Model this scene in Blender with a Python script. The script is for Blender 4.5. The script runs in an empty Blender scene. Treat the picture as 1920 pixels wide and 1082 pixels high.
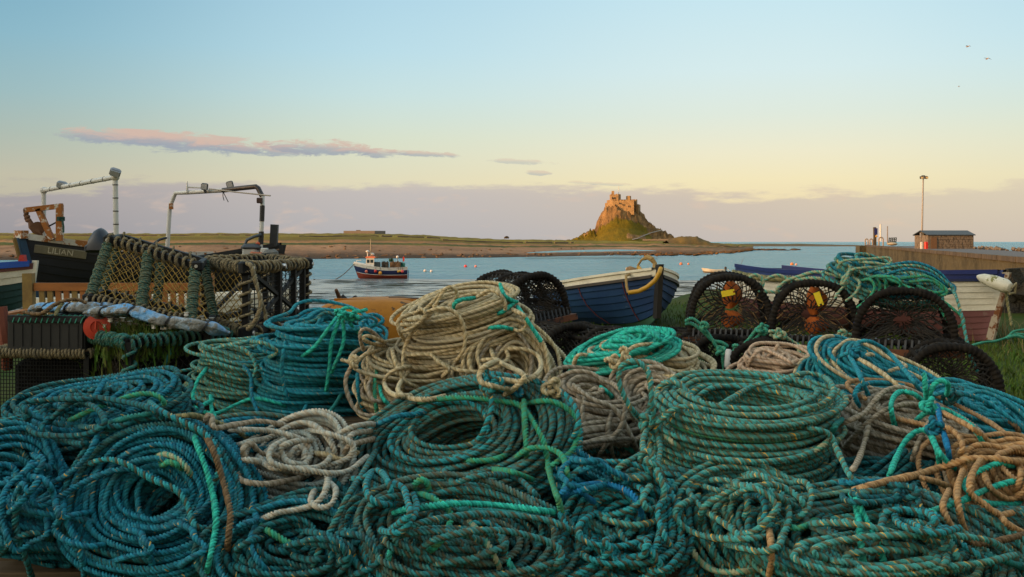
import bpy, math, random
import numpy as np
from mathutils import Vector, Matrix, Euler, noise
S = bpy.context.scene
COL = S.collection
R_ = math.radians
F, CX, HY, EYE = 1866.7, 960.0, 453.0, 1.1      # photo focal length in its pixels, horizon row, eye height
def P(px, py, Y):
    return Vector(((px - CX) / F * Y, Y, EYE - (py - HY) / F * Y))
ORG = {}
def tag(o, label=None, cat=None, group=None, kind=None):
    if label: o['label'] = label
    if cat: o['category'] = cat
    if group: o['group'] = group
    if kind: o['kind'] = kind
    return o
def thing(name, label, cat, loc=(0, 0, 0), group=None):
    o = bpy.data.objects.new(name, None); COL.objects.link(o)
    o.empty_display_size = .1
    o.location = Vector(loc); ORG[o.name] = Vector(loc)
    return tag(o, label, cat, group)
def finish(me, name, mats, parent, org):
    for m in (mats if isinstance(mats, (list, tuple)) else [mats]): me.materials.append(m)
    o = bpy.data.objects.new(name, me); COL.objects.link(o)
    if parent is not None:
        o.parent = parent; ORG[o.name] = org
    else:
        o.location = org; ORG[o.name] = org
    return o
class MB:
    def __init__(s): s.v = []; s.f = []; s.m = []; s.col = None
    def add(s, vs, fs, mi=0):
        b = len(s.v); s.v.extend([Vector(p) for p in vs])
        s.f.extend([tuple(i + b for i in f) for f in fs]); s.m.extend([mi] * len(fs)); return s
    def hexa(s, p, mi=0):
        return s.add(p, [(3, 2, 1, 0), (4, 5, 6, 7), (0, 1, 5, 4), (1, 2, 6, 5), (2, 3, 7, 6), (3, 0, 4, 7)], mi)
    def box(s, c, sz, rot=None, mi=0, bev=0):
        x, y, z = [q / 2 for q in sz]; c = Vector(c)
        if bev:
            bm_v = []; b = bev
            ring = lambda X, Y, Z: [(-X + b, -Y, Z), (X - b, -Y, Z), (X, -Y + b, Z), (X, Y - b, Z), (X - b, Y, Z), (-X + b, Y, Z), (-X, Y - b, Z), (-X, -Y + b, Z)]
            rings = [[(p[0] * (1 - b / x), p[1] * (1 - b / y), -z) for p in ring(x, y, 0)], ring(x, y, -z + b), ring(x, y, z - b), [(p[0] * (1 - b / x), p[1] * (1 - b / y), z) for p in ring(x, y, 0)]]
            pts = []
            for r in rings: pts += r
            fs = [tuple(range(7, -1, -1)), tuple(range(24, 32))]
            for k in range(3):
                for i in range(8): fs.append((k * 8 + i, k * 8 + (i + 1) % 8, k * 8 + 8 + (i + 1) % 8, k * 8 + 8 + i))
            pts = [Vector(p) for p in pts]
            if rot: pts = [rot @ p for p in pts]
            return s.add([p + c for p in pts], fs, mi)
        p = [Vector(q) for q in ((-x, -y, -z), (x, -y, -z), (x, y, -z), (-x, y, -z), (-x, -y, z), (x, -y, z), (x, y, z), (-x, y, z))]
        if rot: p = [rot @ q for q in p]
        return s.hexa([q + c for q in p], mi)
    def bar(s, a, b, w, h=None, up=(0, 0, 1), mi=0):
        a = Vector(a); b = Vector(b); h = h or w; t = (b - a).normalized(); up = Vector(up)
        if abs(t.dot(up)) > .95: up = Vector((0, 1, 0))
        x = t.cross(up).normalized() * (w / 2); y = x.cross(t).normalized() * (h / 2)
        return s.hexa([a - x - y, a + x - y, b + x - y, b - x - y, a - x + y, a + x + y, b + x + y, b - x + y], mi)
    def tube(s, pts, r, n=8, mi=0, cap=True, closed=False):
        pts = [Vector(p) for p in pts]; N = len(pts)
        rad = r if isinstance(r, (list, tuple)) else [r] * N
        vs = []; nrm = None
        for i in range(N):
            a = pts[i - 1] if (i or closed) else pts[0]; b = pts[(i + 1) % N] if (i < N - 1 or closed) else pts[-1]
            t = (b - a).normalized()
            if nrm is None:
                nrm = t.orthogonal().normalized()
            nrm = (nrm - t * nrm.dot(t)).normalized(); bn = t.cross(nrm)
            for k in range(n):
                A = 2 * math.pi * k / n
                vs.append(pts[i] + (nrm * math.cos(A) + bn * math.sin(A)) * rad[i])
        fs = []
        for i in range(N if closed else N - 1):
            j = (i + 1) % N
            for k in range(n): fs.append((i * n + k, i * n + (k + 1) % n, j * n + (k + 1) % n, j * n + k))
        if cap and not closed: fs += [tuple(range(n - 1, -1, -1)), tuple(range((N - 1) * n, N * n))]
        return s.add(vs, fs, mi)
    def lathe(s, prof, c, n=16, axis='z', mi=0, rot=None):
        c = Vector(c); vs = []
        for r, h in prof:
            for k in range(n):
                A = 2 * math.pi * k / n; p = Vector((r * math.cos(A), r * math.sin(A), h))
                if rot: p = rot @ p
                vs.append(p + c)
        fs = [(i * n + k, i * n + (k + 1) % n, (i + 1) * n + (k + 1) % n, (i + 1) * n + k) for i in range(len(prof) - 1) for k in range(n)]
        fs += [tuple(range(n - 1, -1, -1)), tuple(range((len(prof) - 1) * n, len(prof) * n))]
        return s.add(vs, fs, mi)
    def ball(s, c, r, n=12, sq=(1, 1, 1), mi=0):
        c = Vector(c); m = n // 2; vs = [c + Vector((0, 0, -r * sq[2]))]
        for i in range(1, m):
            t = -math.pi / 2 + math.pi * i / m
            for k in range(n):
                A = 2 * math.pi * k / n
                vs.append(c + Vector((r * math.cos(t) * math.cos(A) * sq[0], r * math.cos(t) * math.sin(A) * sq[1], r * math.sin(t) * sq[2])))
        vs.append(c + Vector((0, 0, r * sq[2]))); T = len(vs) - 1
        fs = [(0, 1 + (k + 1) % n, 1 + k) for k in range(n)] + [(T, T - n + k, T - n + (k + 1) % n) for k in range(n)]
        for i in range(m - 2):
            for k in range(n): fs.append((1 + i * n + k, 1 + i * n + (k + 1) % n, 1 + (i + 1) * n + (k + 1) % n, 1 + (i + 1) * n + k))
        return s.add(vs, fs, mi)
    def grid(s, rows, mi=0, flip=False):
        n = len(rows[0]); vs = [p for r in rows for p in r]; fs = []
        for i in range(len(rows) - 1):
            for k in range(n - 1):
                q = (i * n + k, i * n + k + 1, (i + 1) * n + k + 1, (i + 1) * n + k); fs.append(q[::-1] if flip else q)
        return s.add(vs, fs, mi)
    def prism(s, poly, ext, mi=0):
        n = len(poly); ext = Vector(ext); poly = [Vector(p) for p in poly]
        return s.add(poly + [p + ext for p in poly], [tuple(range(n - 1, -1, -1)), tuple(range(n, 2 * n))] + [(i, (i + 1) % n, n + (i + 1) % n, n + i) for i in range(n)], mi)
    def xf(s, M, b=0):
        for i in range(b, len(s.v)): s.v[i] = M @ s.v[i]
        return s
    def build(s, name, mats, parent=None, smooth=False, loc=None, attr=None, ang=40):
        if parent is not None:
            org = ORG[parent.name]
        elif loc is not None: org = Vector(loc)
        else:
            xs = [v.x for v in s.v]; ys = [v.y for v in s.v]; zs = [v.z for v in s.v]
            org = Vector(((min(xs) + max(xs)) / 2, (min(ys) + max(ys)) / 2, min(zs)))
        me = bpy.data.meshes.new(name)
        me.from_pydata([tuple(v - org) for v in s.v], [], s.f); me.update()
        o = finish(me, name, mats, parent, org)
        if any(s.m): me.polygons.foreach_set('material_index', s.m)
        if smooth:
            me.shade_smooth()
            if ang < 180: me.set_sharp_from_angle(angle=R_(ang))
        if attr is not None:
            a = me.attributes.new('tint', 'FLOAT_COLOR', 'POINT'); a.data.foreach_set('color', np.asarray(attr, dtype=np.float32).ravel())
        return o
def copy_tree(o, parent=None):
    c = o.copy(); COL.objects.link(c)
    if parent is not None: c.parent = parent
    for ch in list(o.children): copy_tree(ch, c)
    return c
def npmesh(name, V, Q, mats, parent=None, org=None, midx=None, uv=None, smooth=True):
    V = np.asarray(V, dtype=np.float32); Q = np.asarray(Q, dtype=np.int32)
    if parent is not None: org = ORG[parent.name]
    elif org is None:
        lo = V.min(0); hi = V.max(0); org = Vector(((lo[0] + hi[0]) / 2, (lo[1] + hi[1]) / 2, lo[2]))
    V = V - np.array(org, dtype=np.float32)
    me = bpy.data.meshes.new(name); k = Q.shape[1]
    me.vertices.add(len(V)); me.vertices.foreach_set('co', V.ravel())
    me.loops.add(Q.size); me.loops.foreach_set('vertex_index', Q.ravel())
    me.polygons.add(len(Q)); me.polygons.foreach_set('loop_start', np.arange(0, Q.size, k, dtype=np.int32))
    me.polygons.foreach_set('loop_total', np.full(len(Q), k, dtype=np.int32))
    if uv is not None:
        l = me.uv_layers.new(name='UVMap'); l.data.foreach_set('uv', np.asarray(uv, dtype=np.float32).ravel())
    o = finish(me, name, mats, parent, Vector(org))
    if midx is not None: me.polygons.foreach_set('material_index', np.asarray(midx, dtype=np.int32))
    me.update(calc_edges=True)
    if smooth: me.shade_smooth()
    return o
def tubes(paths, r, n=4):
    """many thin strands -> verts, quads"""
    Vs, Qs = [], []; b = 0; ref = np.array([.31, .22, .925])
    ca = np.cos(np.arange(n) * 2 * np.pi / n + .4); sa = np.sin(np.arange(n) * 2 * np.pi / n + .4)
    for p in paths:
        p = np.asarray(p, dtype=float); N = len(p)
        T = np.gradient(p, axis=0); T /= np.linalg.norm(T, axis=1)[:, None] + 1e-12
        A = np.cross(T, ref); A /= np.linalg.norm(A, axis=1)[:, None] + 1e-9; B = np.cross(T, A)
        V = p[:, None, :] + r * (A[:, None, :] * ca[None, :, None] + B[:, None, :] * sa[None, :, None])
        Vs.append(V.reshape(-1, 3)); i = np.arange(N - 1)[:, None]; k = np.arange(n)[None, :]; k2 = (k + 1) % n
        Qs.append((np.stack([i * n + k, i * n + k2, (i + 1) * n + k2, (i + 1) * n + k], -1)).reshape(-1, 4) + b); b += N * n
    return np.concatenate(Vs), np.concatenate(Qs)
# ------------------------------------------------------------------ materials
class NT:
    def __init__(s, t): s.t = t
    def n(s, ty, **kw):
        nd = s.t.nodes.new(ty)
        for k, v in kw.items():
            if k in ('ins',):
                for a, b in v.items(): s.put(nd.inputs[a], b)
            else: setattr(nd, k, v)
        return nd
    def put(s, sock, v):
        if isinstance(v, bpy.types.NodeSocket): s.t.links.new(v, sock)
        elif v is not None:
            if hasattr(sock.default_value, '__len__') and not hasattr(v, '__len__'): v = [v] * len(sock.default_value)
            if hasattr(v, '__len__') and len(v) == 3 and len(sock.default_value) == 4: v = (*v, 1)
            sock.default_value = v
    def m(s, op, a, b=None, c=None, clamp=False):
        nd = s.t.nodes.new('ShaderNodeMath'); nd.operation = op; nd.use_clamp = clamp
        for i, x in enumerate((a, b, c)):
            if x is not None: s.put(nd.inputs[i], x)
        return nd.outputs[0]
    def mix(s, f, a, b, mode='MIX'):
        nd = s.t.nodes.new('ShaderNodeMix'); nd.data_type = 'RGBA'; nd.blend_type = mode; nd.clamp_factor = True
        s.put(nd.inputs[0], f); s.put(nd.inputs[6], a); s.put(nd.inputs[7], b); return nd.outputs[2]
    def noise(s, vec, sc, det=4, rough=.55, dist=0, dim='3D'):
        nd = s.n('ShaderNodeTexNoise', noise_dimensions=dim); nd.inputs['Scale'].default_value = sc
        nd.inputs['Detail'].default_value = det; nd.inputs['Roughness'].default_value = rough; nd.inputs['Distortion'].default_value = dist
        if vec is not None: s.t.links.new(vec, nd.inputs['Vector'])
        return nd.outputs['Fac']
    def step(s, x, a, b):
        nd = s.n('ShaderNodeMapRange', interpolation_type='SMOOTHSTEP'); s.put(nd.inputs[0], x)
        s.put(nd.inputs[1], a); s.put(nd.inputs[2], b); return nd.outputs[0]
    def ramp(s, f, stops, mode='LINEAR'):
        nd = s.n('ShaderNodeValToRGB'); cr = nd.color_ramp; cr.interpolation = mode
        while len(cr.elements) < len(stops): cr.elements.new(1)
        for e, (p, c) in zip(cr.elements, stops): e.position = p; e.color = (*c, 1)
        s.put(nd.inputs[0], f); return nd.outputs[0]
    def obj(s): return s.n('ShaderNodeTexCoord').outputs['Object']
    def comb(s, x, y, z):
        nd = s.n('ShaderNodeCombineXYZ'); s.put(nd.inputs[0], x); s.put(nd.inputs[1], y); s.put(nd.inputs[2], z); return nd.outputs[0]
    def sep(s, v):
        nd = s.n('ShaderNodeSeparateXYZ'); s.put(nd.inputs[0], v); return nd.outputs
    def scale(s, v, k):
        nd = s.n('ShaderNodeVectorMath', operation='MULTIPLY'); s.put(nd.inputs[0], v); nd.inputs[1].default_value = k; return nd.outputs[0]
    def bump(s, h, st, dist):
        nd = s.n('ShaderNodeBump'); nd.inputs['Strength'].default_value = st; nd.inputs['Distance'].default_value = dist
        s.put(nd.inputs['Height'], h); return nd.outputs[0]
def newmat(name):
    m = bpy.data.materials.new(name); m.use_nodes = True; m.node_tree.nodes.clear()
    t = NT(m.node_tree); out = t.n('ShaderNodeOutputMaterial'); b = t.n('ShaderNodeBsdfPrincipled')
    m.node_tree.links.new(b.outputs[0], out.inputs[0]); return m, t, b
def mat_plain(name, col, rough=.6, col2=None, sc=8, amt=.5, bump=.15, bsc=60, bd=.004, metal=0, spec=.5, spots=None, thr=.62, ssc=6, stretch=(1, 1, 1)):
    m, t, b = newmat(name); v = t.scale(t.obj(), stretch)
    n1 = t.noise(v, sc, 5, .6); n2 = t.noise(v, bsc, 3)
    col2 = col2 or tuple(c * .6 for c in col)
    c = t.mix(t.m('MULTIPLY', t.step(n1, .35, .68), amt), col, col2)
    c = t.mix(t.m('MULTIPLY', t.step(n2, .4, .75), .25), c, tuple(min(1, x * 1.35) for x in col))
    if spots is not None:
        n3 = t.noise(v, ssc, 6, .68); sm = t.step(n3, thr, thr + .04)
        c = t.mix(sm, c, t.mix(n2, spots, tuple(x * .5 for x in spots)))
    t.put(b.inputs['Base Color'], c)
    t.put(b.inputs['Roughness'], t.m('ADD', rough - .1, t.m('MULTIPLY', n1, .2)))
    b.inputs['Metallic'].default_value = metal; b.inputs['Specular IOR Level'].default_value = spec
    if bump: t.put(b.inputs['Normal'], t.bump(t.m('ADD', n2, t.m('MULTIPLY', n1, .7)), bump, bd))
    return m
def mat_tint(name, rough=.9, sc=.05, sc2=.4, lo=.55, hi=1.35, bump=.4, bd=1.0, fleck=None):
    m, t, b = newmat(name); v = t.obj()
    a = t.n('ShaderNodeAttribute', attribute_name='tint').outputs['Color']
    n1 = t.noise(v, sc, 6, .65); n2 = t.noise(v, sc2, 5, .7)
    k = t.m('MULTIPLY_ADD', t.m('ADD', t.m('MULTIPLY', n1, .5), t.m('MULTIPLY', n2, .5)), (hi - lo) * 2.2, lo - (hi - lo) * .6)
    c = t.mix(1, a, t.comb(k, k, k), 'MULTIPLY')
    if fleck: c = t.mix(t.step(n2, .6, .7), c, fleck)
    t.put(b.inputs['Base Color'], c); b.inputs['Roughness'].default_value = rough; b.inputs['Specular IOR Level'].default_value = .15
    t.put(b.inputs['Normal'], t.bump(t.m('ADD', n1, n2), bump, bd)); return m
def mat_rope(name, c0, c1, c2, fade=None, fleck=(.62, .36, .05), fl=.66, fadeamt=.6, rough=.75):
    m, t, b = newmat(name)
    uv = t.n('ShaderNodeUVMap').outputs[0]; U, V, _ = t.sep(uv)
    c = t.ramp(V, [(0, c0), (.3333, c1), (.6667, c2)], 'CONSTANT')
    ob = t.obj()
    big = t.noise(t.comb(t.m('MULTIPLY', U, .9), 0, 0), 1.0, 3, .6)
    fade = fade or tuple(x * .55 for x in c0)
    c = t.mix(t.m('MULTIPLY', t.step(big, .42, .66), fadeamt), c, fade)
    spot = t.noise(ob, 9, 4, .6)
    c = t.mix(t.m('MULTIPLY', t.step(spot, .5, .72), .35), c, (.06, .065, .05))
    if fleck:
        fn = t.noise(t.comb(t.m('MULTIPLY', U, 45), t.m('MULTIPLY', V, 7), 0), 1.0, 1, .5)
        fm = t.m('MULTIPLY', t.step(fn, fl, fl + .03), t.step(t.m('ABSOLUTE', t.m('SUBTRACT', V, .18)), .15, .13))
        c = t.mix(fm, c, fleck)
    yarn = t.m('SINE', t.m('MULTIPLY_ADD', V, 88, t.m('MULTIPLY', U, 420)))
    fine = t.noise(ob, 420, 2)
    k = t.m('MULTIPLY_ADD', yarn, .13, t.m('MULTIPLY_ADD', fine, .7, .66))
    c = t.mix(1, c, t.comb(k, k, k), 'MULTIPLY')
    t.put(b.inputs['Base Color'], c); b.inputs['Roughness'].default_value = rough; b.inputs['Specular IOR Level'].default_value = .35
    t.put(b.inputs['Normal'], t.bump(t.m('MULTIPLY_ADD', yarn, .5, fine), .5, .0012))
    return m
# ------------------------------------------------------------------ camera, world, sun
cam = bpy.data.cameras.new('camera'); cam.lens = 35; cam.sensor_width = 36; cam.shift_y = -88 / 1920
cam.clip_start = .05; cam.clip_end = 20000
co = bpy.data.objects.new('camera', cam); COL.objects.link(co); co.location = (0, 0, EYE); co.rotation_euler = (R_(90), 0, 0)
S.camera = co
SUN_EL, SUN_AZ = R_(8.0), math.atan2(-.93, -.36)        # towards the sun: behind the camera, to the left
sdir = Vector((math.sin(SUN_AZ) * math.cos(SUN_EL), math.cos(SUN_AZ) * math.cos(SUN_EL), math.sin(SUN_EL)))
sl = bpy.data.lights.new('sun', 'SUN'); sl.energy = 4.1; sl.angle = R_(.5); sl.color = (1, .47, .13)
so = bpy.data.objects.new('sun', sl); COL.objects.link(so); so.rotation_euler = sdir.to_track_quat('Z', 'Y').to_euler(); so.location = sdir * 50
W = bpy.data.worlds.new('World'); S.world = W; W.use_nodes = True; W.node_tree.nodes.clear()
t = NT(W.node_tree); wo = t.n('ShaderNodeOutputWorld'); bg = t.n('ShaderNodeBackground')
W.node_tree.links.new(bg.outputs[0], wo.inputs[0])
d = t.n('ShaderNodeTexCoord').outputs['Generated']; X, Y_, Z = t.sep(d)
hl = t.m('SQRT', t.m('ADD', t.m('MULTIPLY', X, X), t.m('MULTIPLY', Y_, Y_)))
tt = t.m('DIVIDE', Z, t.m('MAXIMUM', hl, .001)); az = t.m('ARCTAN2', X, Y_)
tn = t.m('MULTIPLY', tt, 1 / .6)
def sr(r, g, b):
    f = lambda c: ((c / 255 + .055) / 1.055) ** 2.4 if c > 10 else c / 255 / 12.92
    return (f(r), f(g), f(b))
K = 1 / .6
def T_(py): return (HY - py) / F * K
clear_l = t.ramp(tn, [(0, sr(186, 176, 160)), (T_(340), sr(196, 191, 170)), (T_(270), sr(176, 190, 180)), (T_(200), sr(158, 190, 194)), (T_(100), sr(140, 186, 203)), (T_(0), sr(126, 177, 200)), (.40 * K, sr(124, 178, 204)), (1, sr(205, 232, 246))])
clear_c = t.ramp(tn, [(0, sr(220, 205, 180)), (T_(340), sr(230, 223, 192)), (T_(260), sr(220, 229, 208)), (T_(180), sr(204, 230, 230)), (T_(100), sr(190, 226, 238)), (T_(0), sr(180, 219, 236)), (.40 * K, sr(178, 218, 236)), (1, sr(220, 242, 252))])
clear_r = t.ramp(tn, [(0, sr(236, 210, 170)), (T_(340), sr(249, 235, 192)), (T_(290), sr(244, 238, 208)), (T_(220), sr(229, 239, 226)), (T_(140), sr(220, 241, 242)), (T_(0), sr(204, 236, 246)), (.40 * K, sr(196, 228, 240)), (1, sr(220, 242, 252))])
c = t.mix(t.step(az, -.52, -.10), clear_l, clear_c); c = t.mix(t.m('SUBTRACT', t.step(az, -.20, .24), t.m('MULTIPLY', t.step(az, .28, .55), .6)), c, clear_r)
# the sunset half of the sky, behind the camera
warm = t.ramp(tn, [(0, sr(255, 180, 96)), (.12 * K, sr(255, 214, 150)), (.3 * K, sr(206, 206, 190)), (1, sr(170, 200, 215))])
c = t.mix(t.step(Y_, .15, -.5), c, t.mix(1, warm, (1.0, 1.0, 1.0), 'MULTIPLY'))
# cloud bank along the horizon and the loose streaks above it
cv = t.comb(t.m('MULTIPLY', az, 5.5), t.m('MULTIPLY', tt, 26), 3.1)
n1 = t.noise(cv, 1.3, 8, .66); n2 = t.noise(t.comb(t.m('MULTIPLY', az, 12), t.m('MULTIPLY', tt, 34), 1.7), 1.5, 7, .58, .2)
edge = t.m('ADD', t.m('MULTIPLY_ADD', t.m('SUBTRACT', n1, .5), .074, .0505), t.m('MULTIPLY', t.step(az, .12, -.02), .004))
bank = t.step(t.m('SUBTRACT', edge, tt), -.003, .0075)
bank = t.m('MULTIPLY', bank, t.m('SUBTRACT', .88, t.m('MULTIPLY', t.step(az, .12, .5), .34)))
bl = t.ramp(t.m('MULTIPLY', tt, 1 / .06), [(0, sr(148, 148, 158)), (.8, sr(166, 159, 165)), (1, sr(176, 168, 166))])
bc_ = t.ramp(t.m('MULTIPLY', tt, 1 / .06), [(0, sr(180, 181, 188)), (.8, sr(194, 187, 189)), (1, sr(206, 196, 188))])
br_ = t.ramp(t.m('MULTIPLY', tt, 1 / .06), [(0, sr(194, 188, 188)), (.7, sr(206, 192, 182)), (1, sr(222, 204, 182))])
bcol = t.mix(t.step(az, -.52, -.10), bl, bc_); bcol = t.mix(t.step(az, -.15, .25), bcol, br_)
bcol = t.mix(t.m('MULTIPLY', t.step(n2, .55, .72), .5), bcol, sr(222, 194, 178))
c = t.mix(bank, c, bcol)
cv2 = t.comb(t.m('MULTIPLY', az, 16), t.m('MULTIPLY', tt, 58), 7.7); n3 = t.noise(cv2, 2.1, 9, .66, .35)
def streak(px, py, hw, hh, amt=1, lean=.05):
    a0 = math.atan((px - CX) / F); t0 = (HY - py) / F * math.cos(a0)
    u = t.m('DIVIDE', t.m('SUBTRACT', az, a0), hw / F)
    w = t.m('DIVIDE', t.m('ADD', t.m('SUBTRACT', tt, t0), t.m('MULTIPLY', t.m('SUBTRACT', az, a0), lean)), hh / F)
    dd = t.m('ADD', t.m('MULTIPLY', u, u), t.m('MULTIPLY', w, w))
    den = t.m('SUBTRACT', t.m('MULTIPLY_ADD', t.m('SUBTRACT', n3, .5), 4.8, 1.05), dd)
    return t.m('MULTIPLY', t.step(den, -.05, .75), amt), w
for a in ((240, 258, 130, 17, .85), (360, 268, 150, 20, .85), (470, 279, 110, 12, .8), (610, 278, 110, 15, .85), (700, 286, 70, 9, .6), (795, 289, 80, 7, .7), (975, 303, 60, 6, .4), (1012, 324, 28, 5, .5), (1120, 344, 60, 4, .35)):
    mk, w = streak(*a)
    cc = t.mix(t.step(t.m('ADD', w, t.m('MULTIPLY', t.m('SUBTRACT', n3, .5), 2)), -.5, .55), sr(158, 166, 180), sr(216, 187, 173))
    c = t.mix(mk, c, cc)
sky = t.n('ShaderNodeTexSky', sky_type='NISHITA'); sky.sun_disc = False; sky.sun_elevation = SUN_EL; sky.sun_rotation = SUN_AZ
sk = t.mix(1, sky.outputs[0], (.1, .1, .1), 'MULTIPLY')
c = t.mix(.08, c, sk)
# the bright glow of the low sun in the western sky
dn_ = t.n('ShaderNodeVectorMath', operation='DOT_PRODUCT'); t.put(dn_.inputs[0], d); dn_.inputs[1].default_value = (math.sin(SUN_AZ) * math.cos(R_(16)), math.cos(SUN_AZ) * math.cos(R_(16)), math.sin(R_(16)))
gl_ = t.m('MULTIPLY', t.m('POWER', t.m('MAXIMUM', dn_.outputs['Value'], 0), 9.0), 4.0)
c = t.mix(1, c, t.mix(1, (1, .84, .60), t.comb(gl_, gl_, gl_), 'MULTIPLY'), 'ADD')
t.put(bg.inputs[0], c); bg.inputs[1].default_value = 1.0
vs = S.view_settings; vs.view_transform = 'Standard'; vs.look = 'None'; vs.exposure = 0; vs.gamma = 1
S.cycles.max_bounces = 6; S.cycles.diffuse_bounces = 1; S.cycles.glossy_bounces = 3; S.cycles.caustics_reflective = False; S.cycles.caustics_refractive = False
# ------------------------------------------------------------------ ground, sea, ridge behind the camera
SEA = -3.9
def nz(x, y, s, o=0): return noise.noise(Vector((x * s, y * s, o)))
def gz(x, y):
    b = .10 * nz(x, y, .35) + .03 * nz(x, y, 1.3) - .02
    edge = 15.5 + 1.5 * nz(x, 0, .25, 5) + max(0, min(4, (x - 2) * 1.2))
    b += .30 * math.exp(-((y - 17.5) / 2.5) ** 2) * max(0, min(1, (x - 1.8) / 1.5)) * max(0, min(1, (9 - x) / 3))
    s = max(0, min(1, (y - edge) / 45)); s = 1 - (1 - s) ** 2.2
    z = b * (1 - s) + (SEA + .12 + .10 * nz(x, y, .07) + .05 * nz(x, y, .3)) * s
    mud_end = 140 + 6 * nz(x, 0, .03, 9) + 3 * nz(x, 0, .1, 2)
    e = max(0, min(1, (y - mud_end + 12) / 40)); z -= e * 2.2
    if x > 19 + (y - 30) * .25 and y > 20: z = max(z, -1.5 + .5 * nz(x, y, .5)) if y < 60 else z
    return z
xs = [-6000, -2500, -900, -300, -120] + [-70 + 1.6 * i for i in range(12)] + [-50 + i * 1.0 for i in range(30)] + [-20 + .5 * i for i in range(81)] + [21 + i for i in range(30)] + [55 + 3 * i for i in range(12)] + [100, 300, 900, 2500, 6000]
xs = sorted(set(xs))
ys = [-120, -80, -40, -20, -8, -3] + [-1 + .35 * i for i in range(62)] + [21 + 1.5 * i for i in range(90)] + [160, 200, 300, 600, 1500, 4000, 9000]
ys = sorted(set(ys))
g = MB(); g.grid([[Vector((x, y, gz(x, y))) for x in xs] for y in ys])
m, t, b = newmat('ground_grass_shore_mud')
geo = t.n('ShaderNodeNewGeometry').outputs['Position']; gx, gy, gzz = t.sep(geo)
n1 = t.noise(geo, .7, 5, .6); n2 = t.noise(geo, 6, 5, .65); n3 = t.noise(t.scale(geo, (.5, 1, 1)), .26, 7, .68); n4 = t.noise(geo, 2.4, 4, .6)
grass = t.mix(t.step(n1, .35, .7), (.04, .07, .008), (.085, .085, .02)); grass = t.mix(t.m('MULTIPLY', n2, .6), grass, (.012, .02, .006))
shore = t.mix(t.step(n2, .38, .62), (.035, .026, .017), (.12, .095, .07))
wet = t.m('MULTIPLY', t.step(n3, .43, .53), 1.0)
wet = t.m('MAXIMUM', wet, t.step(t.m('ADD', gy, t.m('MULTIPLY', n1, 6)), 126, 134))
mud = t.mix(wet, t.mix(t.step(n4, .4, .6), (.03, .026, .018), (.055, .055, .03)), (.10, .095, .085))
c = t.mix(t.step(t.m('ADD', gzz, t.m('MULTIPLY', n1, .3)), -.35, -.15), shore, grass)
lowm = t.step(t.m('ADD', gzz, t.m('MULTIPLY', n1, .6)), -2.9, -3.3)
c = t.mix(lowm, c, mud)
t.put(b.inputs['Base Color'], c)
ro = t.m('SUBTRACT', .9, t.m('MULTIPLY', t.m('MULTIPLY', wet, lowm), .72)); t.put(b.inputs['Roughness'], ro)
t.put(b.inputs['Specular IOR Level'], t.m('MULTIPLY_ADD', t.m('MULTIPLY', wet, lowm), .5, .08))
t.put(b.inputs['Normal'], t.bump(t.m('ADD', n4, t.m('MULTIPLY', n2, .5)), .35, .05))
go = g.build('ground', m, smooth=True, loc=(0, 0, 0), ang=180); tag(go, kind='structure')
m, t, b = newmat('sea_water'); geo = t.n('ShaderNodeNewGeometry').outputs['Position']
w1 = t.noise(t.scale(geo, (.5, .9, 1)), 1.1, 4, .6); w2 = t.noise(t.scale(geo, (.45, 1, 1)), .11, 4, .65); w3 = t.noise(t.scale(geo, (.3, 1, 1)), .02, 4, .5)
t.put(b.inputs['Base Color'], t.mix(w3, (.09, .32, .44), (.13, .39, .50))); b.inputs['Roughness'].default_value = .24; b.inputs['IOR'].default_value = 1.33
b.inputs['Specular Tint'].default_value = (.74, .93, 1, 1)
t.put(b.inputs['Normal'], t.bump(t.m('ADD', w1, t.m('MULTIPLY', w2, 5.0)), 1.0, 4.0))
sea = MB().add([(-9000, 128, SEA), (9000, 128, SEA), (9000, 16000, SEA), (-9000, 16000, SEA)], [(0, 1, 2, 3)]).build('sea', m, loc=(0, 128, SEA)); tag(sea, kind='structure')
# ridge of land to the west, behind the camera: it puts the foreshore in shade while the sun still reaches the castle
ax = Vector((.36, -.93, 0)); back = Vector((-.93, -.36, 0)); r = MB(); rows = []
for j, (dd, hh) in enumerate(((44, -.2), (52, 4.0), (62, 9.2), (74, 12.7), (92, 11), (150, 0))):
    rows.append([back * dd + ax * (-180 + 8 * i) + Vector((0, 0, hh + (.35 * nz(i, j, .4) if 0 < j < 5 else 0))) for i in range(53)])
rd = r.grid(rows).build('ridge', mat_plain('ridge_turf', (.04, .06, .015), .95, (.08, .07, .03), .2, .7), smooth=True); tag(rd, kind='structure')
# ------------------------------------------------------------------ headland, castle crag, spit
def lerpt(tab, x):
    if x <= tab[0][0]: return tab[0][1]
    for (a, u), (b, v) in zip(tab, tab[1:]):
        if x <= b: return u + (v - u) * (x - a) / (b - a)
    return tab[-1][1]
SHORE = [(-600, 490), (0, 488), (300, 487), (560, 486), (870, 484), (1000, 482), (1160, 479), (1300, 478), (1370, 474), (1410, 469)]
SKYL = [(-600, 436), (0, 437), (250, 438), (420, 437), (600, 438), (640, 437), (730, 438), (800, 441), (860, 445), (950, 449), (1080, 450), (1250, 451), (1330, 455), (1410, 459)]
rows, cols = [], []
pxs = [-600 + 40 * i for i in range(14)] + [-40 + 6 * i for i in range(243)]
def rowpt(px, q, Y, jig=0):
    ys, yk = lerpt(SHORE, px), lerpt(SKYL, px)
    y = ys + (yk - ys) * q; Y = Y * (5.03 * F / (ys - HY)) / 292
    p = P(px, y, Y); p.z += jig * min(2, Y / (ROWD[1][1])) * (nz(p.x, p.y, .12) + .6 * nz(p.x, p.y, .5)); return p
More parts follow.
